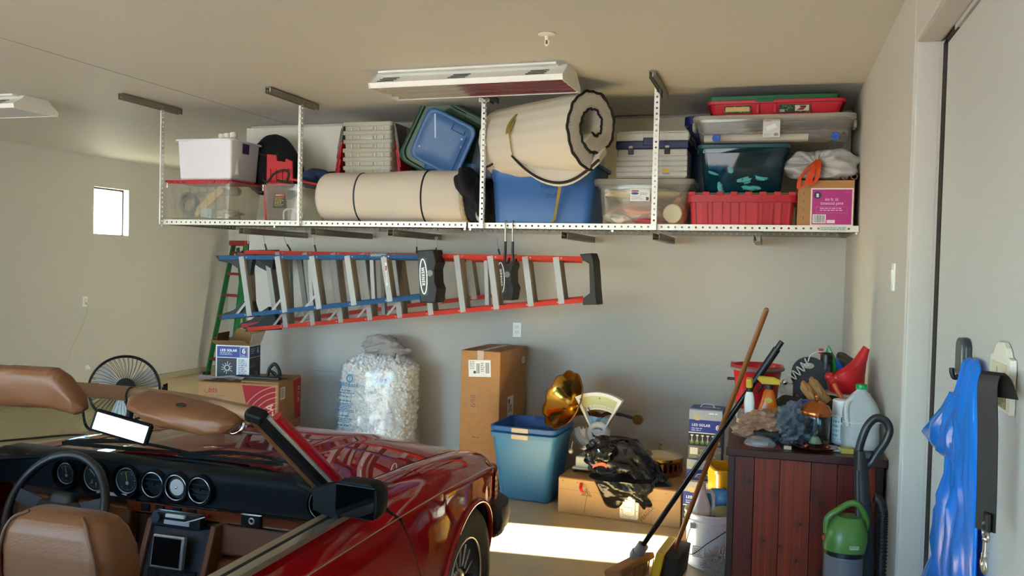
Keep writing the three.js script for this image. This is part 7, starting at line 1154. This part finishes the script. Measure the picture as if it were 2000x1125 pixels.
  cushion(lin([[0.235, 1.205, -2.045, 0.004, 0.02, 0.3], [0.27, 1.2, -2.03, 0.012, 0.055, 0.3], [0.34, 1.188, -2.015, 0.022, 0.07, 0.25], [0.45, 1.175, -2.0, 0.032, 0.07, 0.2], [0.55, 1.168, -1.985, 0.033, 0.062, 0.15], [0.615, 1.168, -1.975, 0.024, 0.045, 0.1], [0.645, 1.172, -1.97, 0.006, 0.02, 0.1]], 40), 'sun_visor', 3);
  cushion(lin([[0.155, 1.18, -1.95, 0.008, 0.012, 0.1], [0.135, 1.19, -1.95, 0.03, 0.03, 0.2], [0.09, 1.218, -1.95, 0.056, 0.034, 0.25], [0.06, 1.228, -1.95, 0.063, 0.035, 0.25], [-0.1, 1.226, -1.95, 0.06, 0.034, 0.25], [-0.3, 1.224, -1.95, 0.058, 0.034, 0.25], [-0.42, 1.22, -1.95, 0.05, 0.03, 0.25], [-0.47, 1.21, -1.95, 0.01, 0.01, 0.2]], 40), 'sun_visor', 8);
  part('visor_clip', tube([[0.6, 1.15, -1.985], [0.62, 1.14, -1.98], [0.645, 1.152, -1.98], [0.65, 1.17, -1.985]], 0.006, 16), chrome, car); part('visor_eyelet', SC(cyl(0.012, 0.012, 0.003, 0, 0, 0, 0.3), 1.3, 1, 0.7).translate(0.455, 1.206, -1.975), M(0x1a120c, 0.8), car);
  part('header_band', T(new THREE.TorusGeometry(0.0235, 0.003, 6, 20), 0.145, 1.188, -2.14, 0, PI / 2 + 0.15), M(0x2a1d12, 0.7), car);
  // inside mirror
  {
    const m = new THREE.Group(); m.name = 'rear_view_mirror'; m.position.set(0.062, 1.073, -2.2); m.rotation.set(-0.08, 0.37, -0.25); car.add(m);
    part('mirror_shell', rbox(0.185, 0.072, 0.022, 0.016, 0, 0, 0, 0, 0, 0, 3), blk, m); part('mirror_glass', rbox(0.165, 0.056, 0.004, 0.012, 0, 0, 0.0105), M(0xeef1f2, 0.02, 1), m); part('mirror_stem', tube([[0.01, 0.03, -0.01], [0.005, 0.06, -0.005], [-0.01, 0.1, 0.02]], 0.011, 16), blk, m); part('mirror_lever', rbox(0.014, 0.012, 0.012, 0.003, 0.0, -0.036, 0.004), blk, m);
  }
  // door mirrors
  for (const s of [1, -1]) {
    const blk = M(0x08090b, 0.65, 0, { specularIntensity: 0.4 }); const m = new THREE.Group(); m.name = 'door_mirror'; m.position.set(s * 0.9, 0.952, -2.14); m.rotation.y = s * -0.12; car.add(m);
    part('mirror_shell', loft([[0.02, 0.14, 0.1, 0.03], [0.0, 0.145, 0.105, 0.03], [-0.04, 0.135, 0.1, 0.034], [-0.07, 0.1, 0.075, 0.034], [-0.085, 0.05, 0.035, 0.016]].map(([z, w, h, r]) => ring(w, h, r, 0, 5).map(([x, , q]) => [x + s * 0.02, q, z]))), blk, m);
    part('mirror_glass', rbox(0.128, 0.088, 0.004, 0.02, s * 0.021, -0.002, 0.0205), M(0x20262b, 0.03, 0.9), m);
    part('mirror_base', J(loft([[-0.11, 0.05, 0.07], [-0.075, 0.07, 0.05], [-0.04, 0.085, 0.03]].map(([x, h, d]) => [[s * x, -h * 0.75, -d / 2], [s * x, h * 0.45, -d / 2], [s * x, h * 0.45, d / 2], [s * x, -h * 0.75, d / 2]]))), blk, m);
  }
  // wipers
  [[-0.5, -0.02, 0], [0.02, 0.42, 1]].forEach(([a, b, k]) => {
    const w = part('wiper', J(tube([[a, 0.902, -2.6], [lerp(a, b, 0.5), 0.912, -2.64], [b, 0.886, -2.66]], 0.006, 30), tube([[a - 0.04, 0.903, -2.59], [lerp(a, b, 0.3), 0.915, -2.63], [lerp(a, b, 0.7), 0.905, -2.65]], 0.0045, 24), bar([a - 0.05, 0.897, -2.585], [b - 0.06, 0.886, -2.65], 0.014, 0.006, [0, 1, 0])), blk, car); });
  // dashboard
  const bul = (x) => Math.exp(-(((x + 0.31) / 0.2) ** 4));
  part('dashboard', loft(zs(-0.74, 0.72, 40).map((x) => { const q = bul(x), e = Math.abs(x) > 0.66 ? (Math.abs(x) - 0.66) * 0.6 : 0; return [[-2.63 + e, 0.855], [-2.6 + e, 0.87 + 0.004 * q], [-2.54, 0.882 + 0.012 * q], [-2.505 + 0.004 * q, 0.887 + 0.016 * q], [-2.48 + 0.012 * q, 0.883 + 0.018 * q], [-2.468 + 0.016 * q, 0.873 + 0.018 * q], [-2.465 + 0.002 * q, 0.848], [-2.475 - 0.01 * q, 0.8], [-2.468 - 0.0 * q, 0.762 - 0.01 * q], [-2.5, 0.75], [-2.62, 0.75]].map(([z, y]) => [x, y, z]); }), { ang: 1.0 }), vinylB, car, 'black padded dashboard');
  part('demist_slot', J(...[[-0.02, 0.18], [0.24, 0.62]].map(([a, b]) => bar([a, 0.879, -2.545], [b, 0.879, -2.545], 0.012, 0.004, [0, 0, 1]))), M(0x06070a, 0.8), car);
  const dialTex = (n) => canvasTex(256, 256, (c, w) => { c.fillStyle = '#0d0f12'; c.fillRect(0, 0, w, w); c.strokeStyle = '#c9cdc9'; c.lineWidth = 4; for (let i = 0; i < 19; i++) { const a = 2.3 + i * 0.262; c.beginPath(); c.moveTo(128 + cos(a) * 104, 128 + sin(a) * 104); c.lineTo(128 + cos(a) * (i % 3 ? 94 : 84), 128 + sin(a) * (i % 3 ? 94 : 84)); c.stroke(); } c.font = '22px sans-serif'; c.fillStyle = '#d9dcd6'; c.textAlign = 'center'; c.textBaseline = 'middle'; if (n === 1) for (let i = 0; i < 7; i++) { const a = 2.3 + i * 0.786; c.fillText(String(i * 20), 128 + cos(a) * 64, 128 + sin(a) * 64); } c.strokeStyle = '#cfc43a'; c.lineWidth = 5; const a = n === 1 ? 2.35 : 2.9; c.beginPath(); c.moveTo(128, 128); c.lineTo(128 + cos(a) * 88, 128 + sin(a) * 88); c.stroke(); c.fillStyle = n === 1 ? '#202327' : '#8d949c'; c.beginPath(); c.arc(128 + (n === 1 ? 0 : 26), 128, n === 1 ? 12 : 20, 0, 7); c.fill(); });
  [[-0.41, 0.037, 0], [-0.28, 0.049, 1], [-0.145, 0.044, 2]].forEach(([x, r, n]) => {
    const g = new THREE.Group(); g.name = 'gauge'; g.position.set(x, 0.822, -2.466); car.add(g);
    part('gauge_cowl', lathe([[r + 0.002, -0.02], [r + 0.008, 0.0], [r + 0.012, 0.022], [r + 0.016, 0.02], [r + 0.016, -0.02]], 36).rotateX(PI / 2), vinylB, g);
    part('gauge_face', cyl(r, r, 0.003, 0, 0, 0.002, PI / 2, 0, 0, 32), M(0xffffff, 0.3, 0, { map: dialTex(n) }), g);
    part('gauge_ring', new THREE.TorusGeometry(r, 0.0022, 6, 40).translate(0, 0, 0.005), M(0x8d9092, 0.3, 0.8), g);
  });
  part('warning_strip', rbox(0.13, 0.012, 0.003, 0.001, -0.21, 0.768, -2.462), M(0x9fb0ba, 0.3), car);
  [[-0.03, 0], [0.066, 1], [0.16, 0], [0.63, 0]].forEach(([x, clock]) => {
    const g = new THREE.Group(); g.name = clock ? 'clock' : 'air_vent'; g.position.set(x, 0.82, -2.462); car.add(g); const r = x > 0.5 ? 0.05 : 0.045;
    part('vent_bezel', lathe([[r - 0.004, -0.03], [r, 0.0], [r + 0.003, 0.014], [r + 0.008, 0.014], [r + 0.009, -0.01]], 40).rotateX(PI / 2), vinylB, g); part('chrome_ring', new THREE.TorusGeometry(r - 0.002, 0.0028, 8, 44).translate(0, 0, 0.01), M(0xa9abad, 0.2, 0.9), g);
    if (clock) { part('clock_face', cyl(0.028, 0.028, 0.004, 0, 0, 0.002, PI / 2, 0, 0, 30), M(0xb9b6ac, 0.4), g); part('clock_surround', cyl(0.037, 0.037, 0.003, 0, 0, 0.0, PI / 2), M(0x0b0c0e, 0.5), g); part('clock_stem', sph(0.005, 0, 0, 0.007, 10), chrome, g); }
    else { part('vent_core', cyl(r - 0.005, r - 0.005, 0.004, 0, 0, -0.012, PI / 2), M(0x07080a, 0.6), g); parts('vent_slat', [-0.4, 0, 0.4].map((q) => box((r - 0.006) * 2 * Math.sqrt(1 - q * q), 0.003, 0.012, 0, q * r, -0.002)), M(0x16181b, 0.4), g); part('vent_knob', rbox(0.006, 0.012, 0.01, 0.002, 0, 0, 0.004), M(0x1d1f22, 0.4), g); }
  });
  // burl wood strip with chrome edges, switches, glovebox lock
  const burl = canvasTex(512, 64, (c, w, h) => { c.fillStyle = '#70381f'; c.fillRect(0, 0, w, h); for (let i = 0; i < 400; i++) { c.strokeStyle = `rgba(${rnd() < 0.5 ? '20,8,5' : '120,60,34'},${rr(0.1, 0.35)})`; c.beginPath(); c.ellipse(rr(0, w), rr(0, h), rr(3, 26), rr(2, 9), rr(0, 3), 0, 5); c.stroke(); } });
  part('wood_strip', box(0.82, 0.036, 0.008, 0.27, 0.738, -2.464), M(0xffffff, 0.25, 0, { map: burl, clearcoat: 0.8 }), car, 'burl wood strip');
  part('strip_chrome', bar([-0.1, 0.759, -2.458], [0.68, 0.759, -2.456], 0.006, 0.006), chrome, car); part('strip_chrome', bar([-0.1, 0.718, -2.458], [0.68, 0.718, -2.456], 0.006, 0.006), chrome, car);
  parts('rocker_switch', [-0.06, 0.0, 0.07, 0.13].map((x) => rbox(0.034, 0.026, 0.012, 0.003, x, 0.738, -2.456)), blk, car); part('hazard_lamp', cyl(0.006, 0.006, 0.006, 0.19, 0.738, -2.456, PI / 2), M(0xb01a14, 0.3), car);
  const gl = part('glovebox_lock', rbox(0.075, 0.036, 0.014, 0.003, 0.365, 0.738, -2.456), blk, car); part('lock_barrel', new THREE.TorusGeometry(0.009, 0.003, 8, 20).translate(0.37, 0.74, -2.448), M(0xcfcfc9, 0.3, 0.5), gl); part('lock_chrome', bar([0.328, 0.7565, -2.45], [0.402, 0.7565, -2.45], 0.004, 0.004), chrome, gl);
  // lower dash in tan
  part('glovebox_lid', rbox(0.5, 0.105, 0.05, 0.012, 0.43, 0.66, -2.48, -0.12, 0, 0, 3), tan, car, 'tan glovebox lid'); part('knee_roll', rbox(0.46, 0.08, 0.08, 0.03, 0.45, 0.558, -2.47, 0, 0, 0, 4), tan, car, 'tan padded knee roll'); part('under_dash', box(1.4, 0.3, 0.05, 0, 0.6, -2.53), M(0x4a3422, 0.8), car);
  part('knee_panel', rbox(0.5, 0.14, 0.05, 0.012, -0.38, 0.66, -2.48, -0.12), tan, car);
  // centre console
  part('console', loft([[-2.5, 0.70], [-2.43, 0.70], [-2.36, 0.5], [-2.2, 0.42], [-1.4, 0.40]].map(([z, y]) => [[-0.01, 0.25, z], [-0.01, y, z], [0.235, y, z], [0.235, 0.25, z]])), M(0x14161a, 0.5), car);
  for (const x of [-0.012, 0.24]) part('console_side', ext([[2.47, 0.24], [2.47, 0.71], [2.42, 0.715], [2.345, 0.51], [2.18, 0.44], [1.4, 0.42], [1.4, 0.24]].map(([a, b]) => [-a, b]), 0.022, 0.006).rotateY(-PI / 2).translate(x + 0.011, 0, 0), tan, car, 'tan console side');
  {
    const f = new THREE.Group(); f.name = 'radio_stack'; f.position.set(0.115, 0.648, -2.395); f.rotation.x = -0.16; car.add(f);
    part('radio', rbox(0.19, 0.052, 0.03, 0.004, 0, 0.08, 0.0), M(0x0c0e12, 0.3), f); part('radio_knob', J(cyl(0.017, 0.017, 0.02, -0.072, 0.084, 0.02, PI / 2)), M(0x3b3f45, 0.3, 0.6), f); part('cassette', J(rbox(0.075, 0.012, 0.02, 0.002, 0.0, 0.094, 0.014)), M(0xcfd2c4, 0.35), f); part('radio_display', rbox(0.1, 0.014, 0.003, 0.001, 0.005, 0.072, 0.016), M(0xb9bfc1, 0.3, 0.3), f); part('aux_lead', tube([[0.04, 0.078, 0.02], [0.08, 0.09, 0.03], [0.12, 0.105, 0.028]], 0.0025, 16), M(0xd5d5d0, 0.4), f);
    const nav = part('screen', rbox(0.125, 0.108, 0.02, 0.005, -0.002, -0.02, 0.03), M(0xb9bcc0, 0.25, 0.6), f, 'silver-framed screen'); part('screen_glass', rbox(0.108, 0.092, 0.003, 0.002, -0.004, -0.02, 0.0405), M(0x0b0d11, 0.06), nav);
    parts('climate_knob', [-0.06, -0.02, 0.02, 0.06].map((x) => cyl(0.011, 0.012, 0.016, x, -0.105, 0.01, PI / 2)), M(0x1d2024, 0.4), f); part('climate_panel', rbox(0.19, 0.05, 0.02, 0.004, 0, -0.105, 0), M(0x101215, 0.4), f);
  }
  part('gear_knob', lathe([[0, 0.57], [0.02, 0.565], [0.03, 0.54], [0.026, 0.505], [0.016, 0.49], [0, 0.49]], 24).translate(0.11, -0.03, -2.27), M(0x4a2113, 0.3), car, 'brown gear knob'); part('gear_lever', rod([0.11, 0.42, -2.29], [0.11, 0.48, -2.27], 0.01), chrome, car);
  part('charging_cable', tube([[0.13, 0.5, -2.33], [0.165, 0.52, -2.3], [0.18, 0.48, -2.28], [0.185, 0.42, -2.25], [0.16, 0.42, -2.2]], 0.0035, 30), M(0xe1e1dd, 0.4), car); part('gear_gate', rbox(0.13, 0.012, 0.16, 0.004, 0.11, 0.43, -2.24), M(0x8d8f92, 0.3, 0.7), car);
  // steering wheel
  {
    const w = new THREE.Group(); w.name = 'steering_wheel'; w.position.set(-0.3, 0.735, -2.3); w.rotation.x = -0.42; car.add(w);
    part('rim', new THREE.TorusGeometry(0.197, 0.0145, 12, 72), M(0x17181a, 0.45), w);
    part('hub_pad', J(rbox(0.19, 0.13, 0.05, 0.03, 0, -0.02, -0.02, 0, 0, 0, 4), rbox(0.1, 0.06, 0.05, 0.02, 0, 0.045, -0.024)), M(0x181a1d, 0.5), w);
    for (const [a, l] of [[0.25, 0.19], [PI - 0.25, 0.19], [-0.7, 0.19], [PI + 0.7, 0.19]]) part('spoke', bar([cos(a) * 0.07, sin(a) * 0.07, -0.02], [cos(a) * l, sin(a) * l, -0.004], 0.045, 0.012, [0, 0.9, 0.1]), M(0x181a1d, 0.5), w);
    part('column', cyl(0.035, 0.045, 0.16, 0, 0, -0.12, PI / 2), blk, w); part('stalk', rod([-0.05, 0.0, -0.08], [-0.19, 0.03, -0.07], 0.007), blk, w); part('ignition', cyl(0.022, 0.022, 0.03, 0.17, -0.02, -0.12, PI / 2), blk, w);
  }
  // seats with boxy headrests
  for (const x of [0.415, -0.36]) {
    const s = new THREE.Group(); s.name = 'seat'; s.position.set(x, 0, -1.64); car.add(s);
    const soft = (g, k = 0.006) => deform(g, (v) => { const n = k * nz(v.x * 14, v.y * 14, v.z * 14 + x); v.x += n; v.z += n; v.y += n * 0.5; });
    const hr = [[0.78, 0.29, 0.11, 0.05, 0.0], [0.795, 0.312, 0.135, 0.05, 0.0], [0.85, 0.325, 0.15, 0.055, 0.0], [0.92, 0.315, 0.15, 0.055, 0.005], [0.965, 0.285, 0.135, 0.05, 0.012], [0.99, 0.255, 0.11, 0.045, 0.016], [1.003, 0.2, 0.07, 0.03, 0.018]];
    part('headrest', soft(loft(lin(hr, 24).map(([y, w, d, r, z]) => ring(w, d, r, y, 6, 0, z)), { ang: 1.2 }), 0.004), tan, s, 'tan leather headrest');
    for (const q of [-1, 1]) part('headrest_piping', tube(hr.slice(1).map(([y, w, d, r, z]) => [q * (w / 2 - 0.022), y + 0.002, z + d / 2 - 0.002]), 0.0045, 40), tanD, s);
    part('headrest_post', J(rod([-0.06, 0.7, 0.01], [-0.06, 0.8, 0.01], 0.008), rod([0.06, 0.7, 0.01], [0.06, 0.8, 0.01], 0.008)), chrome, s);
    part('backrest', soft(loft([[0.32, 0.5, 0.14, 0.06, -0.1], [0.45, 0.52, 0.16, 0.07, -0.06], [0.62, 0.5, 0.16, 0.07, -0.01], [0.74, 0.44, 0.14, 0.06, 0.02], [0.785, 0.36, 0.09, 0.04, 0.03]].map(([y, w, d, r, z]) => ring(w, d, r, y, 6, 0, z)), { ang: 1.2 })), tan, s);
    part('cushion', soft(T(new RoundedBoxGeometry(0.52, 0.15, 0.52, 4, 0.06), 0, 0.34, -0.3, 0.12)), tan, s);
  }
}
renderer.render(scene, camera);
